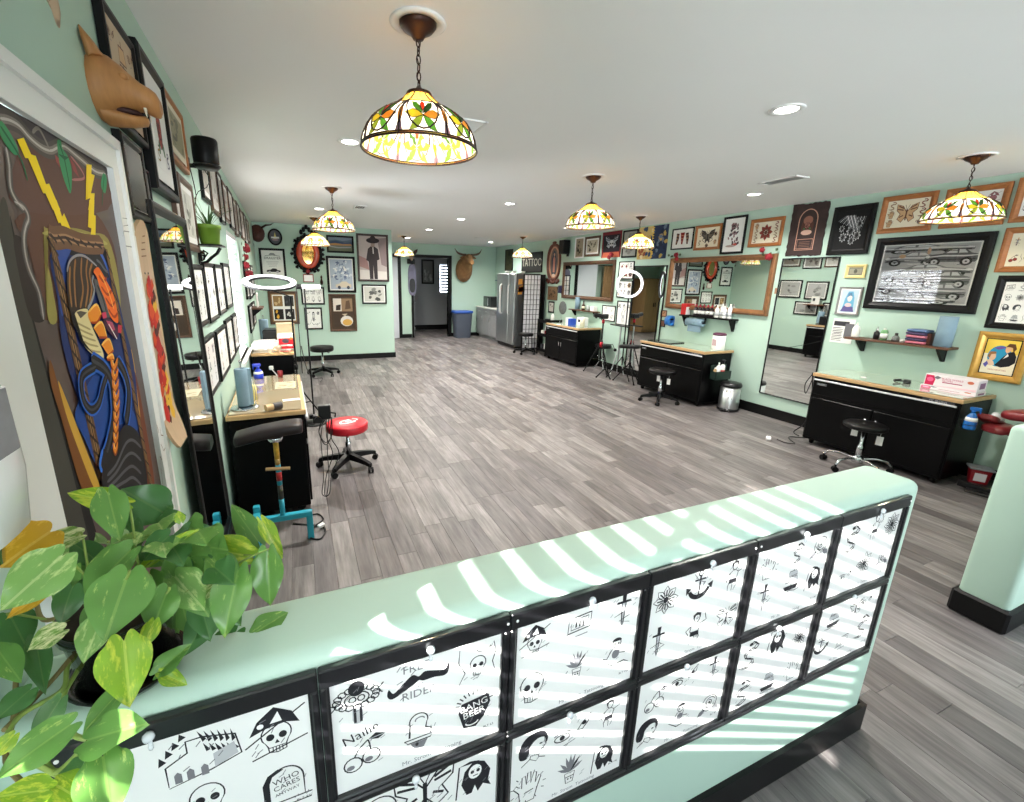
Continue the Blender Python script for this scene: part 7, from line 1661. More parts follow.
# power strip block and cable before the tall thin mirror
t = thing('power_plug', 'white plug block lying on the floor in front of the tall thin mirror', 'plug', (4.90, 3.15, 0), .6); m = MB(); m.use(M_WHITE); m.box((0, 0, .018), (.09, .05, .034), .008); obj('body', m, None, t); m = MB(); m.use(M_BLKP); m.box((.06, 0, .016), (.05, .03, .028), .006); obj('plug', m, None, t)
def cable(label, pts, r=.005, m_=None):
    t = obj('power_cable', MB().use(m_ or M_CABLE).tube(smooth_pts(pts), r, 6), None); tag(t, label, 'cable'); return t
def smooth_pts(P, n=6):
    P = [Vector(p) for p in P]; out = []
    for i in range(len(P) - 1):
        p0, p1, p2, p3 = P[max(i - 1, 0)], P[i], P[i + 1], P[min(i + 2, len(P) - 1)]
        for k in range(n):
            f = k / n; out.append(.5 * ((2 * p1) + (p2 - p0) * f + (2 * p0 - 5 * p1 + 4 * p2 - p3) * f * f + (3 * p1 - p0 - 3 * p2 + p3) * f ** 3))
    out.append(P[-1]); return out
cable('black cable running over the floor from the white plug to the near workbench', [(4.99, 3.11, .008), (4.98, 3.0, .006), (5.06, 2.95, .006), (5.12, 3.04, .006), (5.22, 3.12, .006), (5.33, 3.06, .006), (5.4, 3.0, .008)])
cable('black cable hanging down the left end of the near workbench', [(5.2, 3.0, .8), (5.3, 3.035, .66), (5.42, 3.07, .4), (5.45, 3.12, .15), (5.42, 3.2, .02), (5.36, 3.1, .008)], .006)
cable('second looped cable hanging at the left end of the near workbench', [(5.2, 3.0, .78), (5.19, 3.045, .66), (5.24, 3.05, .55), (5.28, 3.04, .68), (5.24, 3.0, .79)], .005)

# ring light and stands between the workbenches on the right
def ringlight(label, c, yaw, R_, tilt, stand_xy, tube=.028, face_on=2.2, pole=True):
    t = thing('ring_light', label, 'ring light', (stand_xy[0], stand_xy[1], 0), 0)
    cl = Vector((c[0] - stand_xy[0], c[1] - stand_xy[1], c[2])); R3 = Matrix.Rotation(yaw, 3, 'Z') @ Matrix.Rotation(tilt, 3, 'X')
    def ring(m, r0, r1, y0, y1):
        n = 40; rings = []
        for r_, y_ in ((r0, y0), (r1, y0), (r1, y1), (r0, y1), (r0, y0)): rings.append([cl + R3 @ Vector((r_ * math.cos(2 * PI * k / n), y_, r_ * math.sin(2 * PI * k / n))) for k in range(n)])
        m.loft(rings, True, False); return m
    m = MB(); m.use(M_BLKP); ring(m, R_ - tube * 1.15, R_ + tube * 1.15, .0, .022); obj('housing', m, None, t)
    m = MB(); m.use(mat('ring_light_diffuser', (252, 252, 255), rough=.4, emis=face_on)); ring(m, R_ - tube, R_ + tube, -.012, -.0005); obj('diffuser', m, None, t)
    if pole:
        bt = cl + R3 @ Vector((0, .012, -R_ - tube)); m = MB(); m.use(M_BLK); m.cyl(bt, (0, 0, max(.6, bt.z - .1)), .012, n=10) if False else m.tube([bt, (0, 0, bt.z - .08), (0, 0, .25)], .011, 8); m.lathe([(.011, .62), (.02, .62), (.02, .68), (.011, .68)], n=12); obj('pole', m, None, t)
        for k in range(3):
            a = 2 * PI * k / 3 + .4; m = MB(); m.use(M_BLK); m.tube([(0, 0, .42), (.26 * math.cos(a), .26 * math.sin(a), .012)], .009, 6); m.tube([(.0, 0, .18), (.15 * math.cos(a), .15 * math.sin(a), .19)], .006, 6); m.ell((.26 * math.cos(a), .26 * math.sin(a), .012), (.014, .014, .012), 8, 5); obj('leg', m, None, t)
    return t
ringlight('white ring light on a black tripod before the tall black framed mirror', (5.4, 6.34, 1.70), -1.0, .215, 0, (5.42, 6.36), .02, .85)
ringlight('big tilted ring light on a stand over the far left workbench', (-.275, 5.68, 1.655), .1, .25, math.radians(-75), (-.075, 5.74), .027, .9)
t = thing('light_tube', 'short white tube light in front of the small flash frames on the partition', 'tube light', (.02, 6.1, 1.6), 0); t.scale = (.72, .72, 1); m = MB(); m.use(mat('lit_tube_diffuser', (252, 252, 250), emis=2.2, rough=.4)); m.cyl((.06, 0, 0), (.36, .06, .0), .026, n=12); obj('diffuser', m, None, t); m = MB(); m.use(M_BLKP); m.cyl((-.03, -.01, -.002), (.06, 0, 0), .03, n=12); m.tube([(-.03, -.01, 0), (-.04, -.03, -.1), (-.045, -.045, -.3), (-.045, -.05, -1.1)], .008, 6); obj('grip', m, None, t)
def tripod(label, xy, h, head, col_, rad=.27, a0=.3, name='tripod', cat='tripod', hm=None):
    t = thing(name, label, cat, (xy[0], xy[1], 0), 0); cm = col_
    m = MB(); m.use(cm); m.tube([(0, 0, .22), (0, 0, h)], .014, 8); m.lathe([(.014, h * .55), (.026, h * .55), (.026, h * .6), (.014, h * .6)], n=12); obj('column', m, None, t)
    for k in range(3):
        a = a0 + 2 * PI * k / 3; m = MB(); m.use(cm); m.tube([(.012 * math.cos(a), .012 * math.sin(a), h * .56), (rad * math.cos(a), rad * math.sin(a), .014)], .011, 6); m.ell((rad * math.cos(a), rad * math.sin(a), .014), (.017, .017, .014), 8, 5); obj('leg', m, None, t)
        m = MB(); m.use(cm); m.tube([(0, 0, .28), (rad * .55 * math.cos(a), rad * .55 * math.sin(a), .26)], .006, 5); obj('brace', m, None, t)
    head(t); return t
M_REDM = mat('red_anodised', (176, 32, 48), rough=.3, metal=.4, noise=(9, .05))
def head_cam(t):
    m = MB(); m.use(M_BLKP); m.box((0, 0, 1.09), (.16, .12, .09), .015); m.cyl((-.06, 0, 1.1), (-.2, .03, 1.12), .04, n=12); m.cyl((.05, .03, 1.08), (.14, .1, 1.06), .02, n=10); obj('camera_head', m, None, t)
    m = MB(); m.use(M_REDM); m.lathe([(.016, .5), (.034, .5), (.036, .56), (.03, .6), (.016, .6)], n=14); m.lathe([(.016, .96), (.028, .96), (.028, 1.03), (.016, 1.03)], n=12); obj('red_collar', m, None, t)
tripod('black and red tripod holding a dark camera head, right of the far workbench', (5.4, 6.98), 1.05, head_cam, M_BLK, .3, .5)
def head_stool(t):
    m = MB(); m.use(M_LEATHER); m.lathe([(.001, .44), (.15, .44), (.165, .46), (.165, .49), (.15, .51), (.001, .515)], n=24); obj('seat', m, None, t)
tripod('small black round stool on tripod legs behind the red tripod', (5.62, 7.2), .44, head_stool, M_CHROME, .15, .1, 'tripod_stool', 'stool')
def head_mic(t):
    m = MB(); m.use(M_BLKP); m.box((0, .04, .93), (.07, .5, .022), .006); obj('tray', m, None, t)
tripod('thin silver stand with a narrow black tray against the wall', (5.62, 6.72), .92, head_mic, M_STEEL, .14, .9, 'music_stand', 'stand')
def head_arm(t):
    m = MB(); m.use(M_LEATHER); pad(m, (-.06, .22, .62), (.02, -.2, .66), .075, .035); obj('arm_pad', m, None, t)
tripod('black padded armrest on a tripod beside the middle workbench', (5.35, 6.08), .6, head_arm, M_BLK, .26, .2, 'padded_arm_stand', 'arm stand')
def head_hook(t):
    m = MB(); m.use(M_BLK); m.tube([(0, 0, .3), (-.02, .06, .52), (.0, .02, .62), (.04, -.1, .64), (.04, -.17, .56)], .006, 6); m.ell((.04, -.18, .55), (.03, .03, .03), 10, 6); obj('gooseneck', m, None, t)
tripod('low black gooseneck lamp stand on the floor between the tripods', (5.16, 6.5), .3, head_hook, M_BLK, .15, .6, 'gooseneck_lamp', 'lamp stand')
# far workbench clutter
def far(fx, fz, y=None): pass
u0, z0_ = RIGHT.uz(530 + 245 / 6.4, 220 + 568 / 6.4, .12)
wall_shelf('small walnut wall shelf with bottles under the walnut mirror', -8.6, -7.6, 1.13, .13, M_WALNUT, brk=(.12, .9), bh=.12)
FX = 5.786 - .065; FZ_ = 1.1315
t = thing('blue_roll', 'slim blue paper roll at the left end of the small walnut shelf', 'paper roll', (FX, 8.35, FZ_), 0); m = MB(); m.use(M_TOWEL); m.lathe([(.001, 0), (.055, 0), (.055, .26), (.001, .26)], n=18); obj('roll', m, None, t)
bottle('dark brown bottle on the small walnut shelf', (FX, 8.12, FZ_), [(.001, 0), (.035, 0), (.036, .1), (.014, .14), (.014, .17), (.001, .17)], mat('brown_bottle', (70, 48, 30), rough=.2, coat=.6, noise=(6, .2)), [(.001, .17), (.016, .17), (.014, .2), (.001, .2)], M_BLKP, M_CREAM, (.0362, .03, .08))
bottle('clear squat jar on the small walnut shelf', (FX, 7.95, FZ_), [(.001, 0), (.035, 0), (.036, .08), (.001, .08)], mat('clear_jar', (190, 200, 196), rough=.1, coat=1, noise=(6, .1)), [(.001, .08), (.037, .08), (.037, .1), (.001, .1)], M_STEEL)
t = thing('white_box', 'small white box at the right end of the small walnut shelf', 'box', (FX, 7.75, FZ_), 0); m = MB(); m.use(M_PAPER); m.box((0, 0, .05), (.09, .13, .1), .004); obj('box', m, None, t)
def onbench(px, py): return on(px, py, 0, 5.45)
t = thing('blue_white_box', 'blue and white box on the far workbench', 'box', (5.42, 8.13, HB), 0); m = MB(); m.use(M_PAPER); m.box((0, .05, .075), (.12, .11, .15), .004); obj('carton', m, None, t); m = MB(); m.use(mat('royal_blue_card', (30, 70, 170), rough=.5, noise=(5, .05))); m.box((0, -.065, .07), (.13, .12, .14), .004); obj('blue_box', m, None, t)
t = thing('label_printer', 'white box with a black slot on the far workbench', 'box', (5.55, 7.87, HB), 0); m = MB(); m.use(M_WHITE); m.box((0, 0, .09), (.16, .2, .18), .01); obj('body', m, None, t); m = MB(); m.use(M_BLKP); m.box((-.081, .0, .11), (.004, .09, .05)); obj('slot', m, None, t)
bottle('cream bottle on the far workbench beside the white box', (5.4, 7.66, HB), [(.001, 0), (.05, 0), (.05, .15), (.02, .18), (.001, .18)], mat('cream_plastic', (222, 214, 188), rough=.4, noise=(5, .03)), [(.001, .18), (.02, .18), (.02, .21), (.001, .21)], M_MILK)
t = thing('easel_stand', 'small dark triangular stand on the far workbench', 'stand', (5.5, 8.62, HB), 0); m = MB(); m.use(M_STEEL); m.tube([(0, -.07, .003), (0, 0, .14), (0, .07, .003)], .006, 6); m.tube([(0, 0, .14), (.06, 0, .003)], .006, 6); obj('legs', m, None, t)
t = thing('wall_disc', 'grey round plaque on the wall right of the mini frames', 'plaque', RIGHT.p(-9.03, 1.12, .003), RIGHT.th); m = MB(); m.use(mat('grey_disc', (110, 116, 116), rough=.5, noise=(16, .2))); m.lathe([(.001, -.012), (.13, -.012), (.145, -.006), (.145, 0), (.001, 0)], n=32, axis='y'); obj('disc', m, None, t); t.scale = (1.1, 1, 1.05)
t = thing('wall_speaker', 'small black box speaker on the right wall beside the oval icon', 'speaker', RIGHT.p(-8.95, 2.43, 0), RIGHT.th); m = MB(); m.use(M_BLK); m.box((0, -.11, .05), (.2, .18, .3), .012); obj('cabinet', m, None, t); m = MB(); m.use(M_BLK); m.box((0, -.012, -.02), (.08, .024, .26), .004); m.cyl((0, -.02, -.1), (0, -.06, -.05), .02, n=8); obj('bracket', m, None, t)
# shoji screen
t = thing('folding_screen', 'white paper folding screen with a black lattice, by the refrigerator', 'screen', (5.33, 9.78, 0), 0)
P0, P1 = -.2, .24
m = MB(); m.use(M_BLK); m.box((P0 - .012, 0, .94), (.024, .03, 1.88)); m.box((P1 + .012, 0, .94), (.024, .03, 1.88)); m.box((.02, 0, 1.87), (.44, .028, .024)); m.box((.02, 0, .06), (.44, .028, .024)); obj('frame', m, None, t)
m = MB(); m.box((.02, 0.004, .965), (.44, .004, 1.79)); obj('paper', m, mat('rice_paper', (226, 224, 228), rough=.8, noise=(6, .02)), t)
for i in range(1, 5): m = MB(); m.use(M_BLK); m.box((P0 + (P1 - P0) * i / 5, -.008, .965), (.009, .012, 1.78)); obj('slat', m, None, t)
for i in range(1, 15): m = MB(); m.use(M_BLK); m.box((.02, -.008, .07 + 1.8 * i / 15), (.44, .012, .009)); obj('slat', m, None, t)
m = MB(); m.use(M_BLK); m.box((.37, .12, .94), (.024, .25, 1.88)); obj('folded_panel', m, None, t)
# trolley
t = thing('utility_trolley', 'black wire trolley stuffed with white packets, between the screen and the far workbench', 'trolley', (5.5, 9.12, 0), 0)
for sx_ in (-.2, .2):
    for sy_ in (-.2, .2): m = MB(); m.use(M_BLK); m.cyl((sx_, sy_, .06), (sx_, sy_, .8), .014, n=8); obj('post', m, None, t); m = MB(); m.use(M_BLK); m.lathe([(.001, -.012), (.028, -.012), (.028, .012), (.001, .012)], (sx_, sy_, .029), 12, 'x'); m.box((sx_, sy_, .058), (.03, .02, .02)); obj('caster', m, None, t)
for zc in (.1, .46, .78): m = MB(); m.use(M_BLK); m.box((0, 0, zc), (.42, .42, .012)); m.box((-.205, 0, zc + .035), (.008, .42, .06)); m.box((0, -.205, zc + .035), (.42, .008, .06)); obj('tray', m, None, t)
rg = random.Random(14)
for i in range(16):
    zc = .118 if i < 8 else .478; c_ = rg.choice([(220, 220, 218), (196, 198, 200), (120, 40, 44), (60, 62, 66), (230, 228, 220)]); h_ = rg.uniform(.1, .22)
    p = (5.5 - .16 + .105 * (i % 4), 9.12 - .14 + .16 * ((i // 4) % 2), zc - .0)
    q = thing('supply_packet', '%s packet, %s tray of the black trolley, %s from left, %s row' % ({220: 'white', 196: 'grey', 120: 'dark red', 60: 'charcoal', 230: 'cream'}[c_[0]], 'lower' if i < 8 else 'middle', ord_[i % 4], 'rear' if (i // 4) % 2 else 'front'), 'packet', p, rg.uniform(-.3, .3), 'packets on the black trolley'); m = MB(); m.use(paint(c_)); m.box((0, 0, h_ / 2 - .0), (.07, .06, h_), .006); obj('packet', m, None, q)
bottle('white conical bottle on top of the black trolley', (5.5, 9.0, .787), [(.001, 0), (.05, 0), (.04, .15), (.02, .2), (.001, .2)], M_MILK)
t = thing('black_gadget', 'small black gadget on top of the black trolley', 'gadget', (5.54, 9.24, .787), .2); m = MB(); m.use(M_BLKP); m.box((0, 0, .03), (.12, .16, .06), .012); obj('body', m, None, t)
# refrigerator, counter, microwave
t = thing('refrigerator', 'stainless steel refrigerator with a long white handle', 'refrigerator', (5.4, 10.67, 0), -PI / 2)
m = MB(); m.use(mat('grey_fridge_side', (84, 86, 88), rough=.4, metal=.3, noise=(5, .05))); m.box((0, .03, .98), (1.08, .66, 1.84), .01); obj('cabinet', m, None, t)
for x, w_ in ((-.16, .74), (.38, .32)):
    m = MB(); m.use(M_STEEL); m.box((x, -.335, 1.0), (w_ - .01, .06, 1.79), .012); d = obj('door', m, None, t)
    m = MB(); m.use(mat('pale_handle', (222, 226, 224), rough=.35, noise=(9, .03))); hx = x - w_ / 2 + .08 if w_ > .5 else x - w_ / 2 + .05; hx = .16 if w_ > .5 else .27
    hx = -.20 if w_ > .5 else .27
    m.tube([(hx, -.37, .86), (hx, -.41, .9), (hx, -.41, 1.58), (hx, -.37, 1.62)], .03 if w_ > .5 else .012, 8); obj('handle', m, None, d)
m = MB(); m.use(M_BLKP); m.box((0, -.0, .045), (1.05, .6, .07)); obj('kick_plate', m, None, t)
rg = random.Random(7); m = MB()
for i in range(12): m.use(paint(rg.choice([(196, 84, 40), (206, 150, 70), (150, 50, 40), (222, 200, 160), (90, 60, 50)]))); y_ = rg.uniform(-.22, .2); zc = rg.uniform(1.2, 1.78); m.add([(.5412, y_ - .06, zc - .07), (.5412, y_ + .06, zc - .06), (.5412, y_ + .05, zc + .07), (.5412, y_ - .05, zc + .06)], [(0, 1, 2, 3)])
obj('stickers', m, None, t, fix=False)
for i, (x, y_) in enumerate(((5.2, 10.9), (5.3, 10.7), (5.45, 10.5))):
    q = thing('white_bowl', '%s small white ornament on top of the refrigerator' % ord_[i], 'bowl', (x, y_, 1.9005), 0, 'ornaments on the refrigerator'); m = MB(); m.use(M_MILK); m.lathe([(.001, 0), (.04, 0), (.07, .06), (.06, .062), (.03, .012), (.001, .012)], n=16); obj('bowl', m, None, q)
t = thing('base_cabinet', 'grey kitchen cabinet with a white counter left of the refrigerator', 'cabinet', (5.44, 12.1, 0), -PI / 2)
M_GCAB = mat('grey_cabinet', (150, 152, 154), rough=.45, noise=(5, .03)); m = MB(); m.use(M_GCAB); m.box((0, .01, .5), (1.62, .6, .8), .004); m.box((0, .04, .05), (1.6, .52, .1)); obj('carcass', m, None, t)
m = MB(); m.use(mat('white_laminate', (228, 228, 224), rough=.3, coat=.3, noise=(4, .02))); m.box((0, -.0, .92), (1.66, .66, .036), .006); obj('countertop', m, None, t)
for i in range(3):
    x = -.54 + .54 * i; m = MB(); m.use(M_GCAB); m.box((x, -.3, .42), (.52, .02, .6), .004); m.box((x, -.312, .42), (.4, .006, .48)); d = obj('door', m, None, t); m = MB(); m.use(M_STEEL); m.box((x + .2, -.325, .6), (.012, .02, .12)); obj('handle', m, None, d)
    m = MB(); m.use(M_GCAB); m.box((x, -.3, .81), (.52, .02, .14), .004); d = obj('drawer', m, None, t); m = MB(); m.use(M_STEEL); m.box((x, -.325, .81), (.12, .02, .012)); obj('handle', m, None, d)
t = thing('microwave_oven', 'black microwave oven on the grey counter', 'microwave', (5.42, 12.3, .9385), -PI / 2); m = MB(); m.use(M_BLKP); m.box((0, 0, .16), (.56, .4, .3), .01); m.box((.2, .1, .005), (.03, .03, .01)); m.box((-.2, -.1, .005), (.03, .03, .01)); obj('case', m, None, t); m = MB(); m.use(M_BLKG); m.box((-.07, -.204, .16), (.38, .01, .25), .003); obj('door', m, None, t); m = MB(); m.use(M_STEEL); m.box((.13, -.225, .16), (.016, .02, .22), .004); obj('handle', m, None, t)
wall_shelf('small blue wall shelf above the kitchen counter', -12.35, -11.75, 1.73, .3, mat('blue_shelf_paint', (44, 80, 120), rough=.5, noise=(5, .05)), bm=M_BLK)
t = thing('blue_storage_box', 'blue box with white bottles on the blue wall shelf', 'box', (5.62, 12.0, 1.7315), 0); m = MB(); m.use(mat('royal_blue_card', (30, 70, 170))); m.box((0, .1, .09), (.18, .18, .18), .004); obj('box', m, None, t); m = MB(); m.use(M_MILK); m.lathe([(.001, 0), (.05, 0), (.05, .16), (.02, .2), (.001, .2)], (0, -.08, 0), 12); obj('bottle', m, None, t)
# back wall
t = thing('waste_bin', 'grey plastic bin with a blue rim against the back wall', 'bin', (4.58, 12.7, 0), 0); m = MB(); m.use(mat('slate_plastic', (74, 82, 96), rough=.5, noise=(5, .06))); m.loft([[(x * .24, y_ * .17, 0) for x, y_ in oval_pts(1, 1, 20, .4)], [(x * .29, y_ * .21, .74) for x, y_ in oval_pts(1, 1, 20, .4)]]); obj('bin', m, None, t); m = MB(); m.use(mat('blue_rim', (40, 84, 170), rough=.45, noise=(5, .05))); m.loft([[(x * r_, y_ * r_ * .72, zc) for x, y_ in oval_pts(1, 1, 20, .4)] for r_, zc in ((.28, .735), (.31, .74), (.31, .8), (.28, .81))]); obj('rim', m, None, t)
t = thing('mounted_steer', 'mounted shoulder of a tan horned steer on the back wall', 'taxidermy', (4.72, YB, 0), 0)
m = MB(); m.use(mat('tan_hide', (150, 110, 70), rough=.85, noise=(10, .25), bump=(60, .5)))
m.loft([[(c_ * .25, -.0, 2.0 + s_ * .36) for c_, s_ in oval_pts(1, 1, 16)], [(c_ * .26 - .01, -.1, 2.0 + s_ * .34) for c_, s_ in oval_pts(1, 1, 16)], [(c_ * .2, -.24, 2.1 + s_ * .26) for c_, s_ in oval_pts(1, 1, 16)], [(c_ * .14, -.36, 2.27 + s_ * .17) for c_, s_ in oval_pts(1, 1, 16)], [(c_ * .12, -.46, 2.33 + s_ * .12) for c_, s_ in oval_pts(1, 1, 16)], [(c_ * .09, -.58, 2.27 + s_ * .09) for c_, s_ in oval_pts(1, 1, 16)], [(c_ * .075, -.7, 2.2 + s_ * .07) for c_, s_ in oval_pts(1, 1, 16)], [(c_ * .04, -.74, 2.18 + s_ * .04) for c_, s_ in oval_pts(1, 1, 16)]]); obj('head', m, None, t)
for s in (-1, 1):
    m = MB(); m.use(M_BROWNF); m.tube(smooth_pts([(s * .08, -.42, 2.42), (s * .2, -.42, 2.43), (s * .34, -.42, 2.48), (s * .42, -.4, 2.6)], 4), [.035, .035, .034, .033, .032, .031, .03, .028, .024, .018, .012, .008, .004], 8); obj('horn', m, None, t)
    m = MB(); m.use(_mats['tan_hide']); m.loft([[(s * .1, -.4, 2.38 + .02 * c_) for c_ in (1, 0, -1, 0)], [(s * .19, -.39 + .015 * k, 2.35 + .035 * c_) for k, c_ in enumerate((1, 0, -1, 0))], [(s * .26, -.39, 2.33 + .004 * c_) for c_ in (1, 0, -1, 0)]]); obj('ear', m, None, t)
t = thing('winged_skull', 'small horned skull with dark wings between the two far doorways', 'skull', (3.1, YB, 0), 0); m = MB(); m.use(_mats['weathered_bone']); m.loft([[(c_ * r_, y_, zc + s_ * r2) for c_, s_ in oval_pts(1, 1, 10)] for r_, r2, y_, zc in ((.07, .09, 0, 2.38), (.08, .1, -.06, 2.37), (.05, .07, -.12, 2.3), (.02, .03, -.14, 2.24))]); obj('skull', m, None, t)
for s in (-1, 1):
    m = MB(); m.use(M_BRONZE); m.prism([(s * .05, 2.42), (s * .1, 2.5), (s * .2, 2.55), (s * .19, 2.47), (s * .16, 2.42), (s * .1, 2.38)], -.05, -.02); obj('wing', m, None, t)
m = MB(); m.use(M_BLK); m.box((0, -.03, 2.2), (.22, .04, .14), .01); obj('base', m, None, t)
t = thing('wall_skateboard', 'grey purple skateboard deck hung between the two far doorways', 'skateboard', (3.13, YB - .02, 1.68), 0); m = MB(); m.use(mat('purple_grey_deck', (110, 108, 130), rough=.45, noise=(5, .3))); m.prism([(x * .12, zc * .44) for x, zc in oval_pts(1, 1, 28, .6)], -.012, .012); obj('deck', m, None, t); m = MB(); m.use(M_BLKP); m.prism([(x * .09, -.16 + zc * .2) for x, zc in oval_pts(1, 1, 20, .8)], -.014, -.0125); obj('print', m, None, t)
picture('framed_print', 'black framed pale face print inside the far corridor', Wall((0, YB + 2.05, 0), 0), (4.17, 1.95, .44, .8), M_BLK, .05, .025, a_photo((120, 120, 118), (190, 190, 186), 10), 0)
t = thing('hanging_curtain', 'tan cloth hanging in the alcove behind the partition wall', 'curtain', (1.78, 12.55, 0), 0)
m = MB(); m.use(mat('tan_curtain', (140, 112, 76), rough=.9, noise=(12, .12), bump=(40, .3)))
n_ = 40; top = [(-.45 + .65 * i / n_, .03 * math.sin(i * 1.1), 2.25) for i in range(n_ + 1)]; bot = [(-.45 + .65 * i / n_, .045 * math.sin(i * 1.1), .06) for i in range(n_ + 1)]
m.loft([top, bot, [(x, y_ + .006, z_) for x, y_, z_ in bot], [(x, y_ + .006, z_) for x, y_, z_ in top]], False, False); obj('cloth', m, None, t)
m = MB(); m.use(M_BLK); m.cyl((-.5, 0, 2.26), (.25, 0, 2.26), .014, n=8); m.cyl((-.5, 0, 2.26), (-.5, .44, 2.26), .01, n=8); m.cyl((.25, 0, 2.26), (.25, .44, 2.26), .01, n=8); obj('rod', m, None, t)
t = thing('wardrobe', 'tan wardrobe in the alcove, seen only in the right wall mirrors', 'wardrobe', (-.1, 12.6, 0), 0)
m = MB(); m.use(mat('tan_wardrobe', (150, 120, 80), rough=.6, noise=(6, .1, (4, 4, .5)))); m.box((0, .03, .95), (.9, .6, 1.86), .006); obj('carcass', m, None, t)
for s in (-1, 1): m = MB(); m.use(_mats['tan_wardrobe']); m.box((s * .223, -.285, .98), (.44, .03, 1.76), .006); d = obj('door', m, None, t); m = MB(); m.use(M_BLK); m.box((s * .04, -.31, .98), (.014, .02, .14)); obj('handle', m, None, d)
for i, x in enumerate((.56, .92, 1.28)):
    t = thing('hanging_garment', '%s dark garment on the alcove wall, seen only in the right wall mirrors' % ('first', 'second', 'third')[i], 'garment', (x, 12.99, 0), 0)
    m = MB(); m.use(mat('dark_garment_%s' % ('black', 'navy', 'plum')[i], ((18, 18, 20), (24, 26, 40), (52, 26, 44))[i], rough=.9, noise=(14, .2))); m.loft([[(c_ * a_, -.12 + s_ * b_, zc) for c_, s_ in oval_pts(1, 1, 16, .8)] for a_, b_, zc in ((.05, .03, 1.9), (.13, .06, 1.82), (.14, .08, 1.4), (.15, .08, .9), (.16, .085, .5))]); obj('garment', m, None, t)
    m = MB(); m.use(M_BRONZE); m.tube([(0, -.002, 1.93), (0, -.08, 1.92), (0, -.12, 1.95)], .008, 6); obj('hook', m, None, t)
t = thing('hanging_coat', 'black coat on a hook in the alcove behind the partition wall', 'coat', (1.6, 9.93, 0), 0)
m = MB(); m.use(mat('black_wool', (22, 22, 25), rough=.9, noise=(16, .2), bump=(50, .4))); m.loft([[(c_ * a_, .09 + s_ * b_, zc) for c_, s_ in oval_pts(1, 1, 16, .8)] for a_, b_, zc in ((.06, .04, 1.8), (.2, .07, 1.72), (.24, .085, 1.4), (.22, .08, 1.0), (.27, .085, .7))]); obj('coat', m, None, t)
m = MB(); m.use(M_BRONZE); m.tube([(0, .002, 1.84), (0, .06, 1.83), (0, .09, 1.86)], .008, 6); obj('hook', m, None, t)

# ================================================================ left side things
t = thing('padded_arm_stand', 'brown padded armrest on a sticker covered post and turquoise steel foot', 'arm stand', (-.215, 2.9, 0), 0)
M_TEAL = mat('turquoise_paint', (44, 160, 184), rough=.4, noise=(9, .1))
m = MB(); m.use(mat('brown_black_vinyl', (36, 28, 30), rough=.38, spec=.35, noise=(14, .1), bump=(120, .15)))
m.loft([[(x_, -.0 + y_ * .085 * k, z_ + zc * .036 * k) for y_, zc in oval_pts(1, 1, 18, .5)] for x_, z_, k in ((-.2, .757, .75), (-.195, .758, .95), (-.17, .762, 1), (-.05, .785, 1), (.08, .8, 1), (.15, .803, 1), (.178, .803, .92), (.185, .803, .7))]); obj('arm_pad', m, None, t)
m = MB(); m.use(M_CHROME); m.lathe([(.001, .72), (.04, .72), (.045, .735), (.045, .75), (.001, .75)], (.02, 0, 0), 16); obj('pad_plate', m, None, t)
segs = [(.2, .32, M_TEAL), (.32, .42, mat('dark_sticker', (60, 56, 50), rough=.5, noise=(40, .5))), (.42, .56, M_TEAL), (.56, .60, mat('brass_band', (180, 150, 90), rough=.4, metal=.5, noise=(30, .1))), (.60, .72, mat('yellow_sticker', (206, 160, 50), rough=.5, noise=(30, .4)))]
for a, b, mm_ in segs: m = MB(); m.use(mm_); m.lathe([(.001, a), (.016, a), (.016, b), (.001, b)], (.02, 0, 0), 14); obj('post_section', m, None, t)
m = MB(); m.use(mat('red_sticker', (176, 40, 40), rough=.5, noise=(40, .5))); m.lathe([(.0162, .45), (.0168, .45), (.0168, .51), (.0162, .51)], (.02, 0, 0), 14, caps=False); obj('sticker', m, None, t)
m = MB(); m.use(M_WOODTOP); m.cyl((-.05, -.02, .545), (.09, -.028, .535), .011, n=10); obj('wooden_handle', m, None, t)
m = MB(); m.use(M_TEAL); m.box((.02, 0, .185), (.36, .04, .04), .004); m.box((.18, 0, .0875), (.04, .04, .175), .004); m.box((-.14, .0, .0875), (.04, .04, .175), .004); m.box((-.14, -.12, .0875), (.04, .04, .175), .004) ; m.box((-.14, -.06, .185), (.04, .16, .04), .004); m.box((-.14, .1, .215), (.04, .04, .06), .004); m.box((-.14, .06, .185), (.04, .12, .04)); obj('foot_frame', m, None, t)
t = thing('two_tone_grip', 'tan and dark grip lying at the front edge of the left workbench', 'grip', (-.215, 3.27, HB + .028), .5); m = MB(); m.use(M_WOODTOP); m.cyl((-.05, 0, 0), (.0, 0, 0), .024, n=12); obj('tan_half', m, None, t); m = MB(); m.use(mat('dark_grip', (50, 44, 44), rough=.5, noise=(9, .1))); m.cyl((0, 0, 0), (.06, 0, 0), .027, n=12); obj('dark_half', m, None, t)  # a two-part tool grip lying flat
t = thing('power_supply', 'small black power supply with hanging leads on the left workbench corner', 'power supply', (.105, 3.42, .68), 0); m = MB(); m.use(M_BLKP); m.box((.02, 0, .05), (.09, .06, .11), .006); m.box((-.03, 0, .0), (.07, .06, .06), .006); m.cyl((-.03, -.03, 0), (-.03, -.045, 0), .025, n=14); m.tube([(.06, 0, .04), (.1, .0, .03), (.095, .01, .0)], .006, 6); obj('body', m, None, t)
m = MB(); m.use(M_BLK); m.box((-.075, .0, .02), (.03, .03, .03)); obj('clamp', m, None, t)
rg = random.Random(31)
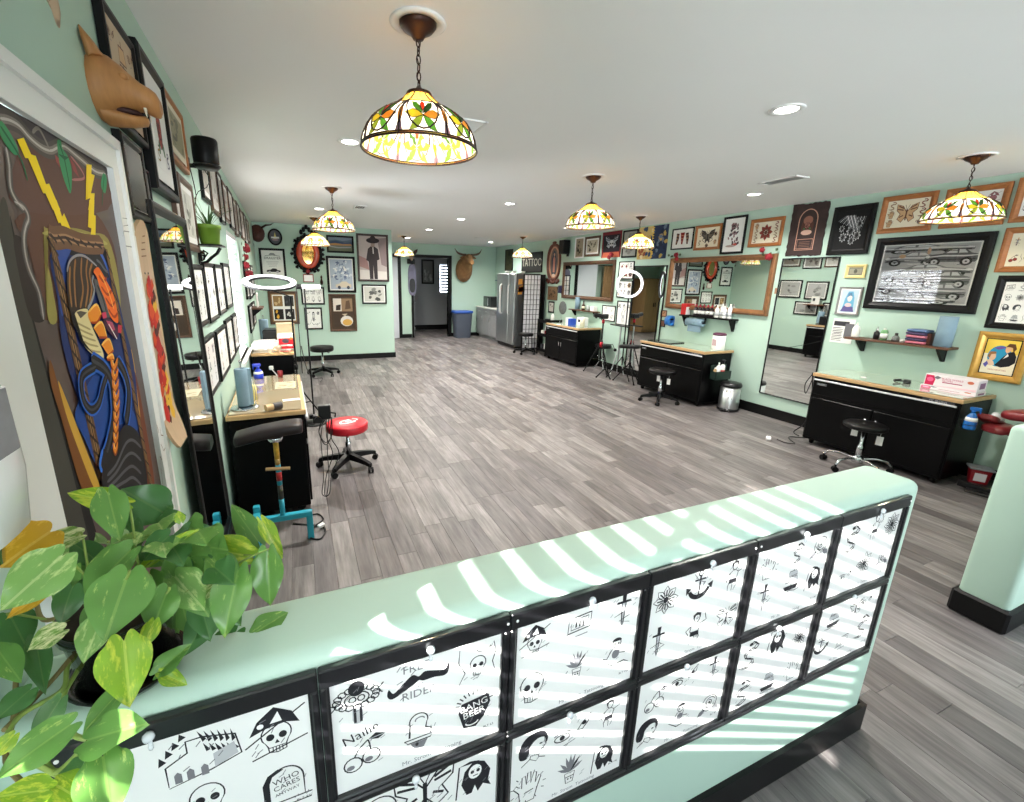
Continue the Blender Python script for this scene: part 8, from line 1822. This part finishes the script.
for i in range(4):
    x = .01 + .02 * i; m = MB(); m.use(M_CABLE); m.tube(smooth_pts([(x, 0, .0), (x + rg.uniform(-.03, .03), -.02, -.15), (x + rg.uniform(-.04, .06), 0, -.3), (x - .03, 0, -.48), (x - .05, .02, -.63), (x - .02 - .02 * i, .03, -.67)]), .0035, 6); obj('lead', m, None, t)
for i in range(2): m = MB(); m.use(M_CABLE); m.tube(smooth_pts([(-.0 + .02 * i, -.01, -.01), (-.03, -.02, -.1), (.01, -.02, -.19 - .02 * i), (.06, 0, -.15), (.07, 0, -.02)]), .0035, 6); obj('loop', m, None, t)
cable('black cable looping on the floor beside the turquoise foot', [(-.15, 3.12, .006), (.02, 3.02, .006), (.06, 2.95, .006), (.02, 2.85, .006), (-.05, 2.9, .008), (-.02, 3.0, .014), (.05, 3.1, .006), (.02, 3.2, .006), (-.06, 3.18, .008)], .006)
t = thing('white_plug', 'white plug in the cable loop beside the turquoise foot', 'plug', (.035, 2.99, .007), .6); m = MB(); m.use(M_WHITE); m.box((0, 0, .018), (.05, .03, .026), .006); obj('body', m, None, t)
t = thing('stencil_sheet', 'pale stencil sheet lying under the glass of the left workbench', 'paper', (-.15, 4.05, HB), 0); m = MB(); m.box((0, 0, .0011), (.16, .26, .001)); obj('sheet', m, mat('yellowed_paper', (206, 196, 164), rough=.5, coat=.5, noise=(12, .1)), t)
A = Art(0, 0); A.mb = MB(); A.mb.use(paint((170, 156, 126)))
for i in range(8): a = rng.uniform(-.05, .05); b_ = rng.uniform(-.1, .1); A.mb.add([(a + .018 * math.cos(2 * PI * k / 8), b_ + .02 * math.sin(2 * PI * k / 8), .0018) for k in range(8)], [tuple(range(8))])
obj('sketch', A.mb, None, t, fix=False)
t = thing('price_strip', 'small white strip with grey lettering on the left workbench edge', 'label', (-.1, 3.53, HB), .1); m = MB(); m.box((0, 0, .0011), (.12, .06, .001)); obj('strip', m, M_PAPER, t)
bottle('pale yellow squeeze bottle behind the left paper towel stand', (-.36, 3.62, HB), [(.001, 0), (.024, 0), (.024, .1), (.012, .12), (.001, .12)], mat('pale_yellow_bottle', (226, 214, 140), rough=.35, noise=(6, .05)), [(.001, .12), (.01, .12), (.003, .16), (.001, .16)], M_MILK)
spray('small blue spray bottle at the far edge of the left workbench', (-.38, 4.4, HB), .4, mat('deep_blue_bottle', (30, 60, 190), rough=.3, noise=(6, .1)), .09)
t = thing('red_cap_bottle', 'tiny red capped bottle at the far edge of the left workbench', 'bottle', (-.2, 4.4, HB), 0); m = MB(); m.use(mat('red_plastic', (130, 20, 30))); m.lathe([(.001, 0), (.022, 0), (.022, .06), (.001, .065)], n=12); obj('body', m, None, t)
t = thing('outlet_cable', 'white plug and lead on the black end of the far left workbench', 'plug', (-.36, 5.888, .63), 0); m = MB(); m.use(M_WHITE); m.box((0, -.012, 0), (.05, .024, .05), .008); obj('plug', m, None, t); m = MB(); m.use(M_WHITE); m.tube(smooth_pts([(.0, -.024, -.01), (.06, -.03, -.1), (.13, -.02, -.25), (.2, -.02, -.42)]), .006, 6); obj('lead', m, None, t)
# far left bench top
t = thing('white_printer', 'white flat printer on the far left workbench', 'printer', (-.42, 6.2, HB), LEFT.th); m = MB(); m.use(M_WHITE); m.box((0, 0, .05), (.3, .3, .1), .02); m.box((0, -.02, .105), (.24, .2, .012), .004); obj('case', m, None, t)
t = thing('red_glove_box', 'red and white glove carton upright on the far left workbench', 'box', (-.17, 6.15, HB), 0); m = MB(); m.use(M_PAPER); m.box((0, 0, .1), (.2, .11, .2), .003); bo = obj('carton', m, None, t); A = Art(-.0556, .0001); A.at(0, .1, .1, .1); A.fill([(-.9, -.9), (.9, -.9), (.9, .45), (-.9, .45)], (190, 36, 44)); A.fill(arc(-.1, .1, .4, .3), (70, 60, 66)); A.fill([(-.7, -.55), (.7, -.55), (.7, -.35), (-.7, -.35)], (240, 220, 220)); A.fill(arc(.55, .4, .2, .18), (226, 120, 60)); obj('front_print', A.mb, None, bo, fix=False)
t = thing('cardboard_box', 'open cream carton behind the red glove carton', 'box', (-.18, 6.5, HB), .1); m = MB(); m.use(mat('cream_card', (222, 200, 160), rough=.7, noise=(8, .06))); m.box((0, 0, .15), (.22, .16, .3), .003); obj('carton', m, None, t)
t = thing('tissue_wad', 'small tan crumpled thing between the printer and the glove carton', 'tissue', (-.285, 5.98, HB), 0); m = MB(); m.use(mat('crumpled_tissue', (206, 180, 150), rough=.8, noise=(20, .3))); m.ell((0, 0, .035), (.045, .04, .035), 9, 6); m.ell((.03, .02, .05), (.03, .03, .03), 8, 5); obj('tissue', m, None, t)  # a crumpled tissue
t = thing('black_case', 'black gear case at the back of the far left workbench', 'case', (-.35, 6.75, HB), 0); m = MB(); m.use(M_BLKP); m.box((0, 0, .1), (.24, .3, .2), .015); obj('case', m, None, t)
wall_shelf('tiny dark wall shelf with framed card above the far left workbench', 7.0, 7.5, 1.28, .16, M_WALNUT, LEFT, brk=(.2, .8), bh=.1)
t = thing('pocket_picture', 'small white picture card on the tiny dark shelf', 'card', LEFT.p(7.25, 1.2815, .09), LEFT.th); m = MB(); m.use(M_PAPER); m.box((0, 0, .1), (.2, .02, .2), .004); obj('card', m, None, t); m = MB(); m.use(M_BLKP); m.box((.03, -.011, .12), (.05, .002, .07)); obj('print', m, None, t)
t = thing('dark_frame_stand', 'narrow black tube stand beside the ring light pole', 'stand', (.08, 5.45, 0), 0); m = MB(); m.use(M_BLK); m.cyl((0, 0, .012), (0, 0, 1.6), .009, n=8); m.lathe([(.001, 0), (.14, 0), (.14, .01), (.02, .02), (.001, .02)], n=20); obj('stand', m, None, t)
cable('black cable drooping from the ring light stand to the floor by the partition', [(.0, 5.75, .9), (.03, 6.3, .6), (.08, 7.0, .3), (.16, 7.9, .03), (.3, 8.0, .006), (.25, 7.7, .006)], .006)
# ================================================================ the golden pothos on the half wall
POT = Vector((-.305, .782, HWALL_T))
t = thing('potted_pothos', 'big golden pothos in a black pot, trailing over the half wall', 'potted plant', POT, 0)
m = MB(); m.use(M_BLKG); m.lathe([(.001, .012), (.06, .012), (.064, .02), (.074, .105), (.079, .107), (.08, .122), (.075, .124), (.071, .114), (.001, .112)], n=32); obj('pot', m, None, t)
m = MB(); m.use(M_BLKG); m.lathe([(.001, 0), (.072, 0), (.084, .016), (.082, .019), (.07, .009), (.001, .009)], n=32); obj('saucer', m, None, t)
m = MB(); m.lathe([(.001, .116), (.07, .116), (.07, .11), (.001, .11)], n=20); obj('soil', m, _mats['potting_soil'], t)
def leaf_material(name, c0, c1, vein, amt):
    if name in _mats: return _mats[name]
    m = bpy.data.materials.new(name); m.use_nodes = True; _mats[name] = m
    nt = m.node_tree; N = nt.nodes.new; L = nt.links.new; b = nt.nodes['Principled BSDF']; out = nt.nodes['Material Output']
    tc = N('ShaderNodeTexCoord'); oi = N('ShaderNodeObjectInfo'); va = N('ShaderNodeVectorMath'); va.operation = 'ADD'
    cb = N('ShaderNodeCombineXYZ'); mu = N('ShaderNodeMath'); mu.operation = 'MULTIPLY'; mu.inputs[1].default_value = 40; L(oi.outputs['Random'], mu.inputs[0]); L(mu.outputs[0], cb.inputs[0]); L(mu.outputs[0], cb.inputs[2])
    L(tc.outputs['Object'], va.inputs[0]); L(cb.outputs[0], va.inputs[1])
    mp = N('ShaderNodeMapping'); mp.inputs['Scale'].default_value = (1.6, .55, 1); L(va.outputs[0], mp.inputs[0])
    nz = N('ShaderNodeTexNoise'); nz.inputs['Scale'].default_value = 4.2; nz.inputs['Detail'].default_value = 6; nz.inputs['Roughness'].default_value = .7; L(mp.outputs[0], nz.inputs['Vector'])
    rp = N('ShaderNodeValToRGB'); rp.color_ramp.elements[0].position = .62 - amt; rp.color_ramp.elements[0].color = rgba(c0); rp.color_ramp.elements[1].position = .68 - amt * .55; rp.color_ramp.elements[1].color = rgba(c1); L(nz.outputs[0], rp.inputs[0])
    n2 = N('ShaderNodeTexNoise'); n2.inputs['Scale'].default_value = 1.3; L(va.outputs[0], n2.inputs['Vector'])
    mr = N('ShaderNodeMapRange'); mr.inputs[3].default_value = .82; mr.inputs[4].default_value = 1.18; L(n2.outputs[0], mr.inputs[0])
    mx = N('ShaderNodeMix'); mx.data_type = 'RGBA'; mx.blend_type = 'MULTIPLY'; mx.inputs[0].default_value = 1; L(rp.outputs[0], mx.inputs[6]); L(mr.outputs[0], mx.inputs[7])
    # midrib
    sx = N('ShaderNodeSeparateXYZ'); L(tc.outputs['Object'], sx.inputs[0]); ab = N('ShaderNodeMath'); ab.operation = 'ABSOLUTE'; L(sx.outputs[0], ab.inputs[0])
    lt = N('ShaderNodeMath'); lt.operation = 'LESS_THAN'; lt.inputs[1].default_value = .022; L(ab.outputs[0], lt.inputs[0])
    ml = N('ShaderNodeMath'); ml.operation = 'MULTIPLY'; ml.inputs[1].default_value = .4; L(lt.outputs[0], ml.inputs[0])
    m2 = N('ShaderNodeMix'); m2.data_type = 'RGBA'; L(ml.outputs[0], m2.inputs[0]); L(mx.outputs[2], m2.inputs[6]); m2.inputs[7].default_value = rgba(vein)
    L(m2.outputs[2], b.inputs['Base Color']); b.inputs['Roughness'].default_value = .3; b.inputs['Specular IOR Level'].default_value = .5
    tr = N('ShaderNodeBsdfTranslucent'); L(m2.outputs[2], tr.inputs[0]); ms = N('ShaderNodeMixShader'); ms.inputs[0].default_value = .3
    L(b.outputs[0], ms.inputs[1]); L(tr.outputs[0], ms.inputs[2]); L(ms.outputs[0], out.inputs[0])
    return m
LM = {'g': leaf_material('pothos_green', (100, 148, 70), (164, 190, 104), (150, 180, 96), .02), 'd': leaf_material('pothos_dark', (70, 118, 62), (96, 140, 76), (110, 146, 84), .0),
      'l': leaf_material('pothos_lime', (132, 172, 46), (196, 208, 70), (210, 220, 110), .12), 'v': leaf_material('pothos_variegated', (112, 152, 66), (226, 228, 176), (222, 224, 170), .2),
      'y': leaf_material('pothos_yellow', (214, 164, 44), (236, 190, 70), (240, 210, 110), .1), 'p': leaf_material('pothos_pale', (120, 164, 84), (180, 204, 130), (200, 214, 150), .1)}
def leaf_mesh(fold, curl, wav, asym):
    """unit leaf: base at the origin, tip at y=1, half width ~0.5, heart shaped"""
    nx, ny = 6, 12; V_ = []; F_ = []
    for j in range(ny + 1):
        s = j / ny
        w_ = .5 * (math.sin(PI * min(1, (s * .92 + .08)) ** .72) ** .85) * (1 - .12 * s) if s < 1 else 0
        back = -.13 * max(0, 1 - s / .18) ** 1.5
        for i in range(-nx, nx + 1):
            f = i / nx; x = f * w_ * (1 + asym * (1 if f > 0 else -1))
            y = s + back * (math.sin(PI * min(1, abs(f))) ** .8 if abs(f) < 1 else 0) * 1.2
            z = fold * abs(x) * (1 - .25 * abs(f)) - curl * s * s * .9 - curl * .35 * abs(f) ** 2 * w_ + wav * math.sin(s * 9 + (2 if f > 0 else 0)) * abs(f) ** 2 * .06
            V_.append((x, y, z))
    k = 2 * nx + 1
    for j in range(ny):
        for i in range(2 * nx): F_.append((j * k + i, j * k + i + 1, (j + 1) * k + i + 1, (j + 1) * k + i))
    mb = MB(); mb.add(V_, F_, True); return mb
LEAFV = [(.18, .12, .6, .0), (.34, .22, 1.0, .06), (.1, .3, .4, -.05), (.5, .16, .8, .03)]
_lm = {}
def get_leaf(v, c_):
    if (v, c_) not in _lm:
        mb = leaf_mesh(*LEAFV[v]); mb.use(LM[c_]); mb.mi = [0] * len(mb.f); _lm[(v, c_)] = mb.mesh('leaf')
    return _lm[(v, c_)]
LEAVES = [  # base px, tip px, full width px, depth at base, depth at tip, colour, variant, roll
    ((126, 503), (65, 493), 24, .98, .95, 'l', 3, .5), ((108, 493), (119, 538), 30, .96, .92, 'g', 1, 0), ((162, 512), (122, 489), 42, 1.06, 1.02, 'd', 0, .2), ((160, 523), (184, 514), 22, 1.04, 1.04, 'd', 0, 0),
    ((181, 522), (178, 511), 10, 1.0, 1.0, 'l', 2, 0), ((180, 538), (217, 530), 28, 1.0, 1.03, 'd', 1, .3), ((249, 556), (193, 546), 33, .98, .96, 'l', 1, .2), ((258, 541), (229, 502), 22, 1.04, 1.06, 'g', 2, -.2),
    ((262, 521), (284, 556), 16, 1.02, 1.0, 'l', 1, .3), ((268, 552), (269, 609), 30, .98, .97, 'g', 1, 0), ((238, 571), (222, 639), 38, .92, .88, 'g', 1, 0), ((256, 632), (288, 611), 24, .96, 1.0, 'g', 0, 0),
    ((147, 566), (194, 528), 18, .9, .92, 'l', 3, .3), ((169, 536), (141, 560), 32, .96, .94, 'd', 0, .2), ((176, 556), (183, 606), 26, .93, .9, 'g', 1, 0), ((219, 573), (184, 600), 34, .97, .95, 'v', 0, .2),
    ((222, 590), (196, 620), 24, .97, .94, 'p', 2, .2), ((214, 608), (182, 642), 32, .98, .96, 'd', 0, .2), ((128, 574), (104, 640), 56, .82, .77, 'g', 0, .1), ((130, 551), (77, 602), 44, .87, .83, 'g', 1, .2),
    ((62, 556), (0, 610), 50, .78, .73, 'p', 0, .3), ((80, 535), (38, 547), 27, .9, .87, 'v', 1, .2), ((50, 532), (-2, 566), 58, .84, .8, 'y', 0, 0), ((46, 592), (5, 618), 18, .8, .77, 'y', 0, .2),
    ((74, 567), (52, 602), 22, .86, .84, 'g', 0, 0), ((72, 588), (58, 624), 26, .84, .82, 'd', 2, 0), ((116, 576), (97, 593), 15, .84, .82, 'l', 0, 0), ((150, 577), (172, 612), 30, .9, .88, 'g', 1, 0),
    ((124, 641), (130, 704), 46, .76, .73, 'l', 1, .1), ((63, 630), (26, 648), 27, .78, .76, 'v', 1, .2), ((102, 618), (82, 662), 30, .8, .77, 'p', 1, 0), ((121, 690), (80, 734), 27, .74, .71, 'g', 0, .3),
    ((88, 740), (144, 722), 42, .69, .69, 'g', 0, .1), ((70, 725), (-8, 778), 44, .68, .64, 'g', 0, .2), ((103, 757), (112, 822), 48, .68, .65, 'g', 1, .1), ((62, 776), (97, 762), 24, .7, .69, 'd', 0, 0),
    ((56, 785), (92, 806), 34, .68, .66, 'l', 0, 0), ((48, 790), (-5, 796), 30, .67, .65, 'l', 0, 0), ((-2, 650), (20, 680), 26, .76, .74, 'g', 0, 0), ((10, 615), (27, 648), 32, .84, .82, 'd', 0, 0),
    ((154, 621), (142, 648), 17, .82, .8, 'l', 2, 0), ((157, 673), (190, 643), 21, .84, .88, 'g', 3, 0), ((161, 673), (188, 684), 16, .84, .86, 'l', 1, 0), ((236, 632), (197, 681), 34, .96, .9, 'd', 0, .1),
    ((212, 608), (184, 656), 30, .94, .9, 'd', 0, .2), ((186, 562), (204, 588), 28, .98, .96, 'd', 0, 0), ((140, 546), (110, 560), 26, .98, .97, 'd', 0, 0), ((96, 560), (70, 540), 24, .97, .98, 'd', 0, 0),
    ((168, 590), (150, 632), 34, .86, .83, 'g', 1, 0), ((112, 600), (84, 640), 36, .84, .8, 'g', 0, 0), ((200, 600), (210, 640), 26, .96, .93, 'd', 1, 0), ((36, 640), (44, 690), 22, .8, .76, 'd', 1, 0),
    ((30, 690), (-6, 720), 26, .74, .71, 'd', 0, 0), ((60, 700), (30, 745), 24, .72, .7, 'd', 0, 0), ((14, 735), (-10, 760), 18, .68, .67, 'l', 0, 0), ((120, 520), (140, 548), 26, 1.02, 1.0, 'd', 0, 0)]
rl_ = random.Random(77)
for i in range(40):
    a = rl_.uniform(0, 2 * PI); q = rl_.uniform(.1, 1) ** .6; px, py = 148 + 84 * q * math.cos(a), 566 + 44 * q * math.sin(a)
    dx, dy = math.cos(a) * 24 + rl_.uniform(-10, 10), 14 + math.sin(a) * 16 + rl_.uniform(-6, 14); d = rl_.uniform(.92, .99) + .05 * q
    LEAVES.append(((px, py), (px + dx, py + dy), rl_.uniform(26, 40), d - .0, d - .03, rl_.choice('dgggp'), rl_.randrange(4), rl_.uniform(0, .3)))
crown = POT + Vector((0, 0, .11))
camr = RGT
SM = mat('pothos_stem', (128, 152, 70), rough=.45, noise=(30, .15)); SMB = mat('pothos_old_stem', (120, 108, 62), rough=.6, noise=(30, .25))
for i, (b, tp, w_, d0, d1, c_, v, roll) in enumerate(LEAVES):
    d0, d1 = (d0 - .15, d1 - .16) if d0 < .95 else ((d0 - .14, d1 - .14) if b[0] > 225 else (d0 - .2, d1 - .2)); B = at(b[0], b[1], d0); T = at(tp[0], tp[1], d1)
    y = (T - B); L_ = y.length; y.normalize()
    view = (CAM - (B + T) / 2).normalized()
    n_ = (view * .75 + Vector((0, 0, .55)) + Vector((-.25, -.1, 0)) * .3).normalized()
    x = y.cross(n_).normalized()
    if roll: x = Matrix.Rotation(roll if i % 2 else -roll, 3, y) @ x
    n_ = x.cross(y).normalized()
    wm_ = w_ / FPX * (d0 + d1) / 2 * 1.06
    M = Matrix((x * wm_, y * L_, n_ * (wm_ * .6 + L_ * .4))).transposed().to_4x4(); M.translation = B - POT
    o = obj('leaf', get_leaf(v, c_), None, t); o.matrix_local = M
    # petiole
    P1_ = B - y * L_ * .05; hub = crown + Vector((random.Random(i).uniform(-.05, .05), random.Random(i + 99).uniform(-.04, .05), .0))
    if b[1] < 660 and i % 3 == 0 and i < 58:
        mid = (P1_ + hub) / 2 + Vector((0, 0, .0)); m = MB(); m.use(SM); m.tube([p - POT for p in smooth_pts([hub, mid, P1_, B + y * L_ * .1], 5)], .0019, 6); obj('petiole', m, None, t)
VN = [[(112, 640, .82), (80, 650, .8), (56, 676, .77), (30, 704, .74), (4, 730, .7)], [(104, 640, .83), (70, 662, .79), (62, 690, .76), (20, 716, .72), (8, 745, .69), (48, 770, .69), (62, 776, .69)], [(100, 640, .83), (64, 640, .8), (30, 654, .78), (-4, 672, .76)],
      [(84, 640, .82), (80, 665, .8), (66, 690, .77), (60, 712, .75), (44, 745, .71), (56, 772, .69), (88, 742, .69)], [(18, 640, .8), (16, 680, .77), (14, 715, .74), (6, 760, .7), (30, 790, .67)], [(120, 690, .75), (104, 735, .71), (78, 737, .7), (70, 727, .69)], [(36, 600, .84), (44, 620, .82), (72, 612, .82)], [(96, 760, .69), (70, 772, .69), (52, 790, .68)]]
for k, pts in enumerate(VN):
    m = MB(); m.use(SM if k % 2 else SMB); m.tube([p - POT for p in smooth_pts([at(p[0], p[1], p[2] - .13) for p in pts], 6)], .0034, 7); obj('vine', m, None, t)
